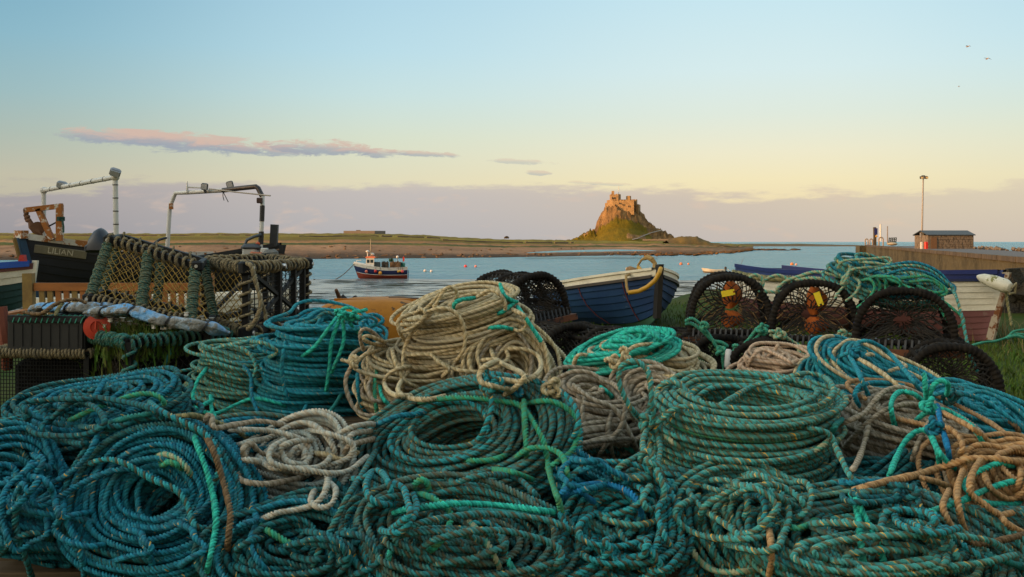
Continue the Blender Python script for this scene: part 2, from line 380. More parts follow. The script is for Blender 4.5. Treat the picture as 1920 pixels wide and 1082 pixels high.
ROWD = [(-.10, 286, 0, (.045, .03, .018)), (0, 292, .25, (.045, .03, .018)), (.09, 302, .5, (.075, .042, .02)), (.17, 312, .45, (.10, .055, .026)), (.24, 322, .3, (.22, .125, .068)),
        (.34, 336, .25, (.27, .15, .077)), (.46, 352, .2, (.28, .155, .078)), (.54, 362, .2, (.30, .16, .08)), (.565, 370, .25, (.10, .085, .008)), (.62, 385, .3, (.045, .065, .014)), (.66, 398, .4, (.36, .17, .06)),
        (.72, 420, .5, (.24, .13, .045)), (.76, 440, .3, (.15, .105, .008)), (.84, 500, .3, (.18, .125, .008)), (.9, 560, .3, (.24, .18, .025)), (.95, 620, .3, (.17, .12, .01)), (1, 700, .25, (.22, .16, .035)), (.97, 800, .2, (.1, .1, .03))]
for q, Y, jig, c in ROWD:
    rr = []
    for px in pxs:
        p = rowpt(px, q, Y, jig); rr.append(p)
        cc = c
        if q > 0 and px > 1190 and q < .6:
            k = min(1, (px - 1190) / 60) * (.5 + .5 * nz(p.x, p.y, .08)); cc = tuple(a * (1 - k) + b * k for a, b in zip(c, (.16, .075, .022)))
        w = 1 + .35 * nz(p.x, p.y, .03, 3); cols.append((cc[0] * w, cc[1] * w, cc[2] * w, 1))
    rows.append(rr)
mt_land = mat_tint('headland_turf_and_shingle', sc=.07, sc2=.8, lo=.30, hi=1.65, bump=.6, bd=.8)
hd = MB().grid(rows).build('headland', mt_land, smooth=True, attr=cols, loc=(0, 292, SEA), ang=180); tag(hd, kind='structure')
# tidal pool lying in the dark weed below the castle
pw = MB(); up, lo = [], []
for i in range(41):
    px = 985 + 6.2 * i; yy = lerpt(SHORE, px)
    a = 4.0 * math.sin(math.pi * i / 40) ** .5; Y = 305
    lo.append(P(px, yy - 3.2 + .6 * nz(i, 0, .5), 299)); up.append(P(px, yy - 3.2 - a, 312))
for q in lo + up: q.z += .75
pool = pw.grid([lo, up]).build('tidal_pool', sea.data.materials[0], smooth=True); tag(pool, kind='structure')
# long low spit running out to the right
rows, cols = [], []
for k, (dy, Y) in enumerate(((2.6, 990), (1.5, 1020), (-.2, 1060), (-3.4, 1200), (-3.0, 1500))):
    rr = []
    for i in range(60):
        px = 1290 + 6 * i; f = max(0, 1 - max(0, (px - 1500)) / 140); base = 461 if k < 2 else 460
        p = P(px, base + dy * (f if k > 1 else 1) + .5, Y); p.z += .5 * nz(p.x, Y, .05); rr.append(p); cols.append((.16, .10, .05, 1) if k in (1, 2) else (.10, .09, .03, 1))
    rows.append(rr)
sp = MB().grid(rows).build('spit', mt_land, smooth=True, attr=cols, ang=180); tag(sp, kind='structure')
# skerry of orange weed covered rock beyond the beach
def rockfield(name, spots, cola, seed, attrs):
    rnd = random.Random(seed); mb = MB(); cl = []
    for (px, py, Y, rx, ry, rz) in spots:
        c = P(px, py, Y); b = len(mb.v); n, m_ = 12, 6
        for i in range(m_ + 1):
            th = math.pi * i / m_
            for k in range(n):
                A = 2 * math.pi * k / n; dvec = Vector((math.sin(th) * math.cos(A), math.sin(th) * math.sin(A), math.cos(th)))
                s = 1 + .55 * noise.noise(dvec * 1.3 + Vector((px * .37, py, seed))) + .25 * noise.noise(dvec * 3.1 + Vector((px, 0, seed)))
                mb.v.append(c + Vector((dvec.x * rx, dvec.y * ry, dvec.z * rz)) * s)
                q = max(0, min(1, .5 + nz(px, k * .3 + i, .9))); cl.append(tuple(a * (1 - q) + b2 * q for a, b2 in zip(cola[0], cola[1])) + (1,))
        for i in range(m_):
            for k in range(n): mb.f.append((b + i * n + k, b + (i + 1) * n + k, b + (i + 1) * n + (k + 1) % n, b + i * n + (k + 1) % n)); mb.m.append(0)
    return mb.build(name, mt_rock, smooth=True, attr=cl, ang=50)
mt_rock = mat_tint('weed_covered_rock', sc=.25, sc2=1.6, lo=.5, hi=1.4, bump=.8, bd=.4)
rnd = random.Random(4)
sk_ = [(1180 + rnd.random() * 235, 0, 0, 0, 0, 0) for _ in range(170)]
sk_ = [(px, yy, 4.6 * F / (yy - HY), (0.6 + rnd.random() ** 2 * 2.2) * 15 / (yy - HY), 2, (.25 + rnd.random() * .5) * 15 / (yy - HY)) for px, yy in [(q[0], lerpt(SHORE, q[0]) - rnd.random() * 13 * max(.12, (1420 - q[0]) / 240)) for q in sk_]]
rf = rockfield('foreshore_rocks', sk_, ((.035, .026, .018), (.27, .12, .03)), 3, None); tag(rf, kind='structure')
rf = rockfield('foreshore_rocks', [(1398 + rnd.random() * 100, 470 - rnd.random() * 2.5, 555 + rnd.random() * 40, 1 + rnd.random() * 2, 2, .3 + rnd.random() * .35) for _ in range(26)], ((.035, .026, .018), (.2, .10, .035)), 9, None); tag(rf, kind='structure')
# crag under the castle
CY, CS = 800.0, 800.0 / F
CRAG = [(1040, 452), (1068, 450.5), (1092, 442), (1117, 430.5), (1121, 417), (1129, 403), (1135, 391), (1141, 383), (1150, 378), (1170, 380), (1186, 390), (1200, 398), (1206, 405), (1215, 418), (1225, 427), (1238, 433), (1250, 439), (1261, 446), (1266, 451), (1285, 453)]
rows, cols = [], []
NV = 80
for j in range(NV + 1):
    v = -1 + 2 * j / NV; rr = []
    for i in range(198):
        px = 1040 + 1.25 * i; sy = lerpt(CRAG, px); top = (HY - sy) * CS + EYE; base = EYE - 1.0
        pr = max(0, 1 - abs(v) ** 1.6) if v < 0 else max(0, 1 - v * v)
        # front: steep rock above, grass apron below
        if v < 0:
            a = 1 + v; pr = (a / .45) * .36 if a < .45 else .36 + .64 * ((a - .45) / .4) ** .8 if a < .85 else 1.0
        bul = .5 + .5 * math.cos(math.pi * min(1, abs(px - 1165) / 95))
        depth = 20 + 34 * bul
        x = (px - CX) * CS; Y = CY + v * depth
        h = (top - base) * pr
        rk = max(0, min(1, (pr - .45) * 5)) if v < 0 else .8
        if px > 1212: rk = max(rk, .8 if pr > .15 else rk)
        jit = (nz(x, Y, .13) * 3.4 + abs(nz(x, Y, .3, 2)) * 5.0 - 1 + abs(nz(x, Y, .75, 4)) * 2.6 - .7 + nz(x, Y, 1.9, 5) * .9) * (.12 + rk) * (1 if pr < .98 else .35)
        z = base + h + jit * min(1, h / 6)
        
        isrock = pr > .58 + .12 * nz(x, Y, .09, 11) + .5 * max(0, (1128 - px) / 40) - max(0, (px - 1206) / 22)
        if not isrock and nz(x, z, .12, 21) > .28 and 1128 < px < 1200 and .10 < pr < .3: isrock = True
        q = .5 + .5 * nz(x, z, .35, 13)
        if isrock: cl = (.13 + .48 * q * q, .075 + .25 * q * q, .03 + .09 * q * q)
        else: cl = (.11 + .07 * q, .088 + .03 * q, .008)
        rr.append(Vector((x, Y, z))); cols.append((*cl, 1))
    rows.append(rr)
mt_crag = mat_tint('crag_rock_and_turf', sc=.12, sc2=.8, lo=.55, hi=1.45, bump=.8, bd=1.2)
cg = MB().grid(rows).build('castle_crag', mt_crag, smooth=True, attr=cols, loc=P(1165, 452, CY), ang=180); tag(cg, kind='structure')
# path climbing the crag on the right
pth = MB(); L_, R2 = [], []
for px, py, Y in ((1185, 449, 752), (1196, 446.5, 756), (1207, 441.5, 768), (1220, 436.5, 779), (1232, 433.3, 788), (1242, 431, 794)):
    L_.append(P(px, py - .6, Y)); R2.append(P(px, py + .9, Y - 2))
po = pth.grid([R2, L_]).build('path', mat_plain('path_stone', (.30, .24, .19), .9), loc=P(1205, 445, 760)); tag(po, kind='structure')
# mound with the lime kilns, right of the crag
rows, cols = [], []
for j in range(15):
    v = -1 + j / 7; rr = []
    for i in range(40):
        px = 1248 + 3.2 * i; top = lerpt([(1248, 452), (1262, 447), (1272, 444.5), (1290, 443.5), (1306, 444), (1312, 448), (1330, 455), (1345, 458), (1372, 461)], px)
        z = EYE - (461 - HY) * .33 + ((461 - top) * .335) * max(0, 1 - v * v) + .5 * nz(px, j, .3); x = (px - CX) * 620 / F
        rr.append(Vector((x, 620 + 22 * v, z + .6 * nz(x, v * 22, .4)))); k = .5 + .5 * nz(x, z, .2, 3)
        cols.append((.20 * k + .06, .10 * k + .05, .03, 1))
    rows.append(rr)
kn = MB().grid(rows).build('mound', mt_crag, smooth=True, attr=cols, ang=180); tag(kn, kind='structure')
def Q(px, py, dy=0): return P(px, py, CY + dy)
stone = mat_plain('castle_stone', (.40, .235, .095), .9, (.22, .13, .055), .5, .8, bump=.7, bsc=1.4, bd=.35, spots=(.12, .075, .035), thr=.63, ssc=.8)
cst = thing('castle', 'honey coloured stone castle with battlements on top of the rocky crag', 'castle', Q(1168, 385, -4))
def block(name, poly, top, bot, mats=stone, parent=cst, notch=None):
    """plan polygon of (px, depth) -> walls with a parapet"""
    mb = MB(); pl = [Vector(((px - CX) * CS, CY + dy, 0)) for px, dy in poly]
    zt = EYE - (top - HY) * CS; zb = EYE - (bot - HY) * CS
    mb.prism([p + Vector((0, 0, zb)) for p in pl], (0, 0, zt - zb))
    if notch:
        n = len(pl)
        for i in range(n):
            a, b = pl[i], pl[(i + 1) % n]; L = (b - a).length; k = max(1, int(L / 2.2))
            ctr = sum(pl, Vector()) / n
            for q in range(k):
                p = a.lerp(b, (q + .5) / k); p = p + (ctr - p).normalized() * .35
                mb.bar(p + Vector((0, 0, zt)) - (b - a).normalized() * .62, p + Vector((0, 0, zt)) + (b - a).normalized() * .62, .6, 1.3 * notch)
    return mb.build(name, mats, parent)
block('battery_wall', [(1146, -13), (1183, -20), (1189, -2), (1189, 8), (1146, 8)], 377.5, 404, notch=1)
block('west_wall', [(1134, -5), (1146.5, -12.5), (1146.5, 6), (1136, 8)], 381, 412)
block('west_turret_wall', [(1139, -3), (1146, -9), (1146, 6), (1139, 6)], 375.5, 385)
block('keep', [(1145, -7), (1157, -9), (1163.5, -2), (1163.5, 8), (1145, 8)], 365.5, 382, notch=.7)
block('chimney', [(1146.3, -4), (1150.6, -4.6), (1151, -1), (1146.3, -1)], 358.5, 368)
block('gun_tower', [(1175, -6), (1179.5, -7), (1183, -1), (1183, 4), (1175, 4)], 368.5, 380, notch=.5)
block('roof_ridge', [(1163, -3), (1175, -4), (1175, 2), (1163, 2)], 374.5, 380)
block('upper_battery', [(1183, -9), (1190, -11), (1194.5, -2), (1194.5, 8), (1183, 8)], 375.5, 400, notch=.6)
block('lower_battery', [(1188, -12), (1193.5, -13.5), (1201.5, 2), (1201.5, 10), (1188, 10)], 384, 408)
fp = MB().tube([Q(1160, 368, -1), Q(1160, 349, -1)], .22, 6).build('flagpole', mat_plain('flagpole_paint', (.7, .68, .62), .5), cst)
dk = mat_plain('window_dark', (.02, .02, .022), .3)
for px, py, dy in ((1148.5, 371.5, -7.9), (1152.5, 371.5, -8.5), (1155, 376.5, -9), (1168, 384, -17.4), (1154, 385, -14.8), (1162, 381.5, -16.2), (1179, 387, -19.3), (1186.5, 381.5, -9.8), (1160.2, 371.5, -5.6)):
    c = Q(px, py, dy); MB().box(c, (.8, .5, 1.3)).build('window', dk, cst)
# scrub bushes along the right shoulder of the crag
def bush(name, label, c, rx, rz, n, seed, mat, group=None):
    rnd = random.Random(seed); Vv, Qv = [], []
    for i in range(n):
        u = Vector((rnd.gauss(0, 1), rnd.gauss(0, 1), rnd.gauss(0, 1))).normalized() * rnd.random() ** .4
        p = Vector((u.x * rx, u.y * rx, abs(u.z) * rz)) + c; s = rx * (.12 + .12 * rnd.random())
        a = Vector((rnd.gauss(0, 1), rnd.gauss(0, 1), rnd.gauss(0, 1))).normalized() * s; b2 = a.orthogonal().normalized() * s
        k = len(Vv); Vv += [p - a, p + b2, p + a, p - b2]; Qv.append((k, k + 1, k + 2, k + 3))
    o = npmesh(name, [tuple(v) for v in Vv], Qv, mat, org=c, smooth=False)
    return tag(o, label, 'bush', group)
leafd = mat_plain('scrub_leaf', (.035, .045, .014), .9, (.06, .05, .02), 3, .7, bump=0)
for i, (px, py, r_) in enumerate(((1228, 429, 1.4), (1237, 432.5, 1.4), (1246, 435, 1.8), (1256, 441, 2.0), (1260, 444, 1.6))):
    bush('bush', 'dark scrub bush on the right shoulder of the castle crag', Q(px, py, 4) - Vector((0, 0, 1)), r_, r_ * 1.1, 260, i, leafd, 'scrub on the shoulder of the castle crag')
for i, (px, py, Y) in enumerate(((432, 449, 520), (950, 447, 640))):
    bush('bush', ['low brown bush on the open field behind the arch of the black boat', 'lone brown bush on the headland between the fishing boat and the castle'][i], P(px, py, Y), 1.6, 1.5, 200, 20 + i, mat_plain('gorse_leaf', (.12, .07, .025), .9, bump=0))
# walled enclosure on the skyline of the headland
wl = thing('stone_wall', 'low stone walled enclosure on the skyline of the headland', 'wall', P(684, 437.5, 690))
mb = MB(); st2 = mat_plain('enclosure_stone', (.19, .15, .12), .9, bsc=2, bump=.4, bd=.1)
a, b, c_, d_ = P(645, 438, 688), P(703, 438, 680), P(722, 438, 700), P(660, 438, 715)
for p, q in ((a, b), (b, c_), (c_, d_), (d_, a)): mb.bar(p + Vector((0, 0, .6)), q + Vector((0, 0, .6)), .6, 2.6)
mb.build('wall', st2, wl); MB().bar(P(668, 434.5, 705), P(676, 434.5, 705), 1, 2.4).build('ruin', st2, wl)
# field walls and posts across the headland
fw_m = mat_plain('field_wall_stone', (.20, .14, .09), .95, bsc=2)
def land_at(px, q):
    Y = lerpt([(a[0], a[1]) for a in sorted(ROWD[:-1])], q) * (5.03 * F / (lerpt(SHORE, px) - HY)) / 292; return rowpt(px, q, 0) if False else P(px, lerpt(SHORE, px) + (lerpt(SKYL, px) - lerpt(SHORE, px)) * q, Y)
for (x0, x1, q0, q1, lb_) in ((-40, 470, .90, .905, 'low field wall crossing the grass behind the two black boats'), (560, 830, .86, .88, 'low field wall below the walled enclosure on the headland'), (830, 1075, .80, .80, 'low field wall leading across the headland towards the crag')):
    mb = MB(); n_ = int((x1 - x0) / 5); pts = [land_at(x0 + (x1 - x0) * k / n_, q0 + (q1 - q0) * k / n_) for k in range(n_ + 1)]
    for k, (p_, q_) in enumerate(zip(pts, pts[1:])):
        if nz(k * .7, x0, .5) > -.35: mb.bar(p_ + Vector((0, 0, .2)), q_ + Vector((0, 0, .2)), .5, .9 + .5 * nz(k, 2, .6))
    o = mb.build('field_wall', fw_m); tag(o, lb_, 'wall')
rnd = random.Random(44)
bl_ = []
for _ in range(260):
    px = rnd.uniform(-30, 1200); q = rnd.choice((rnd.uniform(.02, .2), rnd.uniform(.02, .5))); p_ = land_at(px, q); bl_.append((px, HY + (EYE - p_.z) / p_.y * F, p_.y, rnd.uniform(.25, .9), .5, rnd.uniform(.15, .5)))
rf = rockfield('beach_boulders', bl_, ((.05, .035, .022), (.30, .17, .09)), 6, None); tag(rf, kind='structure')
# dry stone boundary wall at the foot of the crag
bw = MB(); pts = [P(px, lerpt([(1205, 450), (1260, 449.5)], px) + .3 * math.sin(px), 745) for px in range(1205, 1262, 4)]
for p, q in zip(pts, pts[1:]): bw.bar(p, q, .5, 1.2)
o = bw.build('stone_wall', mat_plain('boundary_stone', (.33, .24, .16), .9)); tag(o, 'dry stone boundary wall running along the foot of the castle crag', 'wall')
# ------------------------------------------------------------------ pier on the right
m, t, b = newmat('pier_concrete_stained'); g_ = t.n('ShaderNodeNewGeometry').outputs['Position']; _x, _y, zz = t.sep(g_)
n1 = t.noise(t.scale(g_, (1, .5, .7)), .55, 6, .65); n2 = t.noise(g_, 3, 5, .65); n3 = t.noise(g_, .35, 3)
cc = t.mix(t.step(n1, .38, .66), (.085, .072, .038), (.038, .033, .016)); cc = t.mix(t.m('MULTIPLY', t.step(n2, .45, .7), .5), cc, (.13, .11, .065))
cc = t.mix(t.step(t.m('ADD', zz, t.m('MULTIPLY', t.m('SUBTRACT', n1, .5), 1.2)), -.85, -1.25), cc, t.mix(n2, (.018, .015, .008), (.06, .045, .02)))
t.put(b.inputs['Base Color'], cc); b.inputs['Roughness'].default_value = .9; b.inputs['Specular IOR Level'].default_value = .2; t.put(b.inputs['Normal'], t.bump(t.m('ADD', n2, n1), .5, .06)); concw = m
conc = mat_plain('pier_concrete', (.15, .115, .06), .9, (.06, .045, .025), .6, .8, bump=.4, bsc=5, bd=.05, spots=(.035, .03, .018), thr=.50, ssc=.9, stretch=(1, 1, .22))
asph = mat_plain('pier_deck_asphalt', (.10, .09, .085), .85, bsc=20)
timber = mat_plain('pier_timber', (.09, .065, .035), .85, (.04, .03, .018), 2, .8, stretch=(1, 1, .2))
pier = thing('pier', 'concrete harbour pier with a timber edged deck', 'pier', P(1622, 515, 150))
A, B_ = Vector((53.2, 150, .38)), Vector((23.1, 45, .14)); dirp = (B_ - A).normalized(); nrm = Vector((-dirp.y, dirp.x, 0)); nrm = nrm if nrm.x > 0 else -nrm
Bx = A + dirp * 135
mb = MB(); mb.hexa([A + Vector((0, 0, -5)), Bx + Vector((0, 0, -5)), Bx + nrm * 9 + Vector((0, 0, -5)), A + nrm * 9 + Vector((0, 0, -5)), A, Bx, Bx + nrm * 9, A + nrm * 9]); mb.build('wall', concw, pier)
mb = MB(); up4 = Vector((0, 0, .004)); mb.hexa([A + nrm * .4 + up4, Bx + nrm * .4 + up4, Bx + nrm * 8.6 + up4, A + nrm * 8.6 + up4] + [p + Vector((0, 0, .05)) for p in (A + nrm * .4, Bx + nrm * .4, Bx + nrm * 8.6, A + nrm * 8.6)]); mb.build('deck', asph, pier)
mb = MB(); Lp = (Bx - A).length
for i in range(30):
    a = A + dirp * (Lp * i / 30 + .1) + Vector((0, 0, .13)) + nrm * .1; b = A + dirp * (Lp * (i + 1) / 30 - .1) + Vector((0, 0, .13 + .03 * nz(i, 0, .9))) + nrm * .1; mb.bar(a, b, .35, .25)
mb.build('edge_beam', timber, pier)
for i in range(46):
    p = A + dirp * (Lp * (i + .5) / 46) - nrm * .13
    if p.y > 200: MB().bar(p + Vector((0, 0, -4.4)), p + Vector((0, 0, .05 + .1 * nz(i, 3, .7))), .24, .24, up=nrm).build('fender_post', timber, pier)
mb = MB(); rr = random.Random(5)
for i in range(150):
    p = A + dirp * rr.uniform(34, 130) + nrm * (8.3 + rr.gauss(0, .3)); s = rr.uniform(.10, .26)
    mb.box(p + Vector((0, 0, .06 + s * .4)), (s * 1.7, s * 1.3, s), Euler((rr.random(), rr.random(), rr.random())).to_matrix())
mb.build('rubble_parapet', mat_plain('pier_rubble', (.15, .12, .09), .9), pier)
mb = MB(); mb.hexa([A + Vector((-1.5, -2, -5)), A + Vector((0, -2, -5)), A + Vector((1.4, 3, -5)), A + Vector((-.4, 3, -5)), A + Vector((-1.5, -2, .1)), A + Vector((0, -2, .1)), A + Vector((1.4, 3, .1)), A + Vector((-.4, 3, .1))]); mb.build('end_pillar', concw, pier)
# stone hut
h0 = P(1740, 471.5, 106); hut = thing('stone_hut', 'small rubble stone hut with a dark pitched roof on the pier', 'hut', h0)
hx = Vector((1, .04, 0)).normalized(); hy = Vector((-.04, 1, 0)); hw, hd_, hh = 4.95, 3.2, 1.72
msn = mat_plain('hut_rubble', (.19, .15, .11), .9, (.085, .066, .048), 3, .9, bump=.6, bsc=7, bd=.05, spots=(.30, .24, .17), thr=.55, ssc=3.5)
mb = MB(); q = lambda a, b, c: h0 + hx * a + hy * b + Vector((0, 0, c))
mb.hexa([q(0, 0, -.6), q(hw, 0, -.6), q(hw, hd_, -.6), q(0, hd_, -.6), q(0, 0, hh), q(hw, 0, hh), q(hw, hd_, hh), q(0, hd_, hh)])
rr = random.Random(8)
for row in range(8):
    x = 0
    while x < hw - .15:
        w = rr.uniform(.25, .6); w = min(w, hw - x)
        if not (1.0 < x + w / 2 < 1.0 and row < 6): mb.box(q(x + w / 2, -.01, -.3 + row * .26 + .13), (w - .05, .05 + rr.random() * .05, .22))
        x += w
wall_h = mb.build('wall', msn, hut)
mb = MB(); e = .15
mb.add([q(-e, -e, hh - .02), q(hw + e, -e, hh - .02), q(hw + e, hd_ / 2, hh + .45), q(-e, hd_ / 2, hh + .45), q(hw + e, hd_ + e, hh - .02), q(-e, hd_ + e, hh - .02),
        q(-e, -e, hh + .07), q(hw + e, -e, hh + .07), q(hw + e, hd_ / 2, hh + .54), q(-e, hd_ / 2, hh + .54), q(hw + e, hd_ + e, hh + .07), q(-e, hd_ + e, hh + .07)],
       [(0, 3, 2, 1), (3, 5, 4, 2), (6, 7, 8, 9), (9, 8, 10, 11), (0, 1, 7, 6), (4, 5, 11, 10), (1, 2, 8, 7), (2, 4, 10, 8), (0, 6, 9, 3), (3, 9, 11, 5)])
mb.build('roof', mat_plain('hut_slate', (.045, .055, .06), .6, bsc=8), hut)
MB().box(q(.62, -.075, .55), (.62, .05, 1.9)).build('door', mat_plain('hut_door', (.16, .085, .04), .8, stretch=(6, 1, .5)), hut)
c = P(1736.5, 461, 104); mb = MB(); mb.box(c, (.34, .3, .85), bev=.06); mb.build('body', mat_plain('lifebuoy_red', (.62, .02, .012), .45), None)
lb = bpy.context.scene.objects['body']; lb.name = 'lifebuoy_box'; tag(lb, 'bright red lifebuoy cabinet standing against the left wall of the hut', 'lifebuoy box')
c = P(1727.8, 461, 103); mb = MB(); mb.box(c, (.2, .2, .8), bev=.03); o = mb.build('notice_board', mat_plain('notice_white', (.75, .74, .7), .5)); tag(o, 'narrow white board standing just left of the red lifebuoy cabinet', 'board')
# lamp post
b0 = P(1728, 463, 108); lp = thing('lamp_post', 'tall grey harbour lamp post with two square floodlights on the pier', 'lamp post', b0)
top = P(1731, 335, 108)
MB().tube([b0, b0.lerp(top, .2), top], [.13, .11, .075], 10).build('pole', mat_plain('galvanised_post', (.42, .38, .34), .5, metal=.3), lp)
MB().box(b0 + Vector((-.05, -.2, 1.3)), (.35, .3, .5)).build('control_box', mat_plain('control_grey', (.25, .25, .25), .5), lp)
blk = mat_plain('black_metal', (.02, .02, .022), .45)
for sx in (-.2, .25):
    hd2 = MB().box(top + Vector((sx, -.1, .12)), (.34, .34, .3), Euler((0, sx * .6, 0)).to_matrix(), bev=.04).build('lamp_head', blk, lp)
    MB().box(top + Vector((sx + (.06 if sx > 0 else -.02), -.28, .09)), (.25, .03, .2)).build('lens', mat_plain('lamp_lens', (.75, .55, .25), .2), hd2)
MB().box(top + Vector((0, 0, .3)), (.3, .25, .1)).build('sensor_cap', blk, lp)
# ladder hoops, posts and signs at the pier head
galv = mat_plain('galvanised_rail', (.40, .30, .20), .55, metal=.2)
def hoop(px, py, w, h, Y, lab):
    a = P(px - w, py, Y); b = P(px + w, py, Y); mb = MB(); H2 = h * Y / F; r0 = (b - a).length / 2; mid = (a + b) / 2
    pts = [a] + [mid + Vector((-math.cos(math.pi * k / 8) * r0, 0, H2 - r0 + math.sin(math.pi * k / 8) * r0)) for k in range(9)] + [b]
    o = mb.tube(pts, .09, 6).build('ladder_hoop', galv, smooth=True, loc=mid); tag(o, lab, 'ladder rail', 'ladder hoops at the pier head')
hoop(1625, 461, 2.6, 13, 150, 'thin metal ladder hoop at the outermost corner of the pier')
hoop(1633.5, 461, 2.6, 13, 148, 'middle metal ladder hoop at the pier head, left of the sign post')
hoop(1652, 461, 4, 16, 140, 'thickest ladder hoop at the pier head, in front of the white post')
sg = thing('sign_post', 'timber post carrying a dark blue sign at the pier head', 'sign', P(1641, 461, 148))
MB().bar(P(1640.5, 461, 148), P(1640, 426, 148), .35).build('post', timber, sg)
MB().box(P(1642.5, 434, 147.4), (.45, .08, .95)).build('board', mat_plain('sign_blue', (.02, .025, .14), .4), sg)
MB().ball(P(1643.5, 443, 147.2), .16).build('lamp', mat_plain('sign_lamp', (.7, .35, .05), .4), sg)
o = MB().tube([P(1651, 452, 142), P(1651, 420.5, 142)], .13, 8).build('white_post', mat_plain('post_white', (.8, .77, .7), .5)); tag(o, 'slim bright white post rising behind the thickest ladder hoop', 'post')
o = MB().tube([P(1664, 458, 139), P(1664, 424, 139)], [.1, .07], 8).build('mast_pole', mat_plain('pole_grey', (.3, .25, .22), .5)); tag(o, 'thin grey pole on the pier between the white post and the stacked pots', 'pole')
tr = thing('stacked_pots', 'pots piled on a pale sack near the pier head', 'pots', P(1673, 459, 138))
MB().ball(P(1673, 457.5, 138), .75, sq=(1, .6, .32)).build('sack', mat_plain('sack_tan', (.5, .40, .26), .9), tr, smooth=True)
mb = MB()
for k in range(3):
    for u, v in (((1666, 454 - 3.4 * k), (1680, 452.5 - 3.4 * k)),): mb.bar(P(u[0] + k * .4, u[1], 138), P(v[0] + k * .4, v[1], 138), .1)
for k in range(5): mb.bar(P(1666.5 + 3.3 * k, 456, 138), P(1667.5 + 3.3 * k, 445.5, 138.2), .1)
mb.build('pot_frame', mat_plain('pot_green', (.05, .06, .05), .8), tr)
# gulls
def gull(px, py, Y, span, lift_l, lift_r, tilt, lab):
    c = P(px, py, Y); th = thing('gull', lab, 'bird', c, 'gulls flying over the harbour')
    wt = mat_plain('gull_white', (.50, .34, .22), .8); gr_ = mat_plain('gull_grey', (.09, .065, .055), .8); s = span
    mb = MB(); prof = [(.001, -.30), (.05, -.26), (.075, -.12), (.085, 0), (.07, .12), (.05, .19), (.05, .23), (.03, .27), (.004, .33)]
    mb.lathe([(r * s, h * s) for r, h in prof], c, 10, rot=Euler((R_(80), 0, tilt)).to_matrix()); mb.build('body', wt, th, smooth=True)
    rot = Euler((0, 0, tilt)).to_matrix()
    for sd, (l1, l2) in ((-1, lift_l), (1, lift_r)):
        pts = [(0, 0, .02), (sd * .22, .02, l1 * .5 + .02), (sd * .30, .03, l1), (sd * .42, -.02, (l1 + l2) / 2), (sd * .55, -.10, l2)]
        ch = [.16, .15, .13, .09, .02]; mb = MB(); rowsw = []
        for (x, y, z), w in zip(pts, ch):
            rowsw.append([c + rot @ (Vector(q) * s) for q in ((x, y + w * .5, z), (x, y, z + .018), (x, y - w * .5, z), (x, y, z - .006), (x, y + w * .5, z))])
        mb.grid(rowsw); mb.build('wing', gr_, th, smooth=True)
gull(1815, 87, 60, .42, (.10, -.16), (.14, .0), .5, 'highest gull, wings bent in an M against the sky')
gull(1851, 110, 62, .5, (.08, .04), (.06, -.12), .2, 'rightmost gull gliding with wings spread nearly flat')
gull(1798, 162, 95, .30, (.12, .14), (-.12, -.2), 1.1, 'smallest and lowest gull, banking with one wing down')
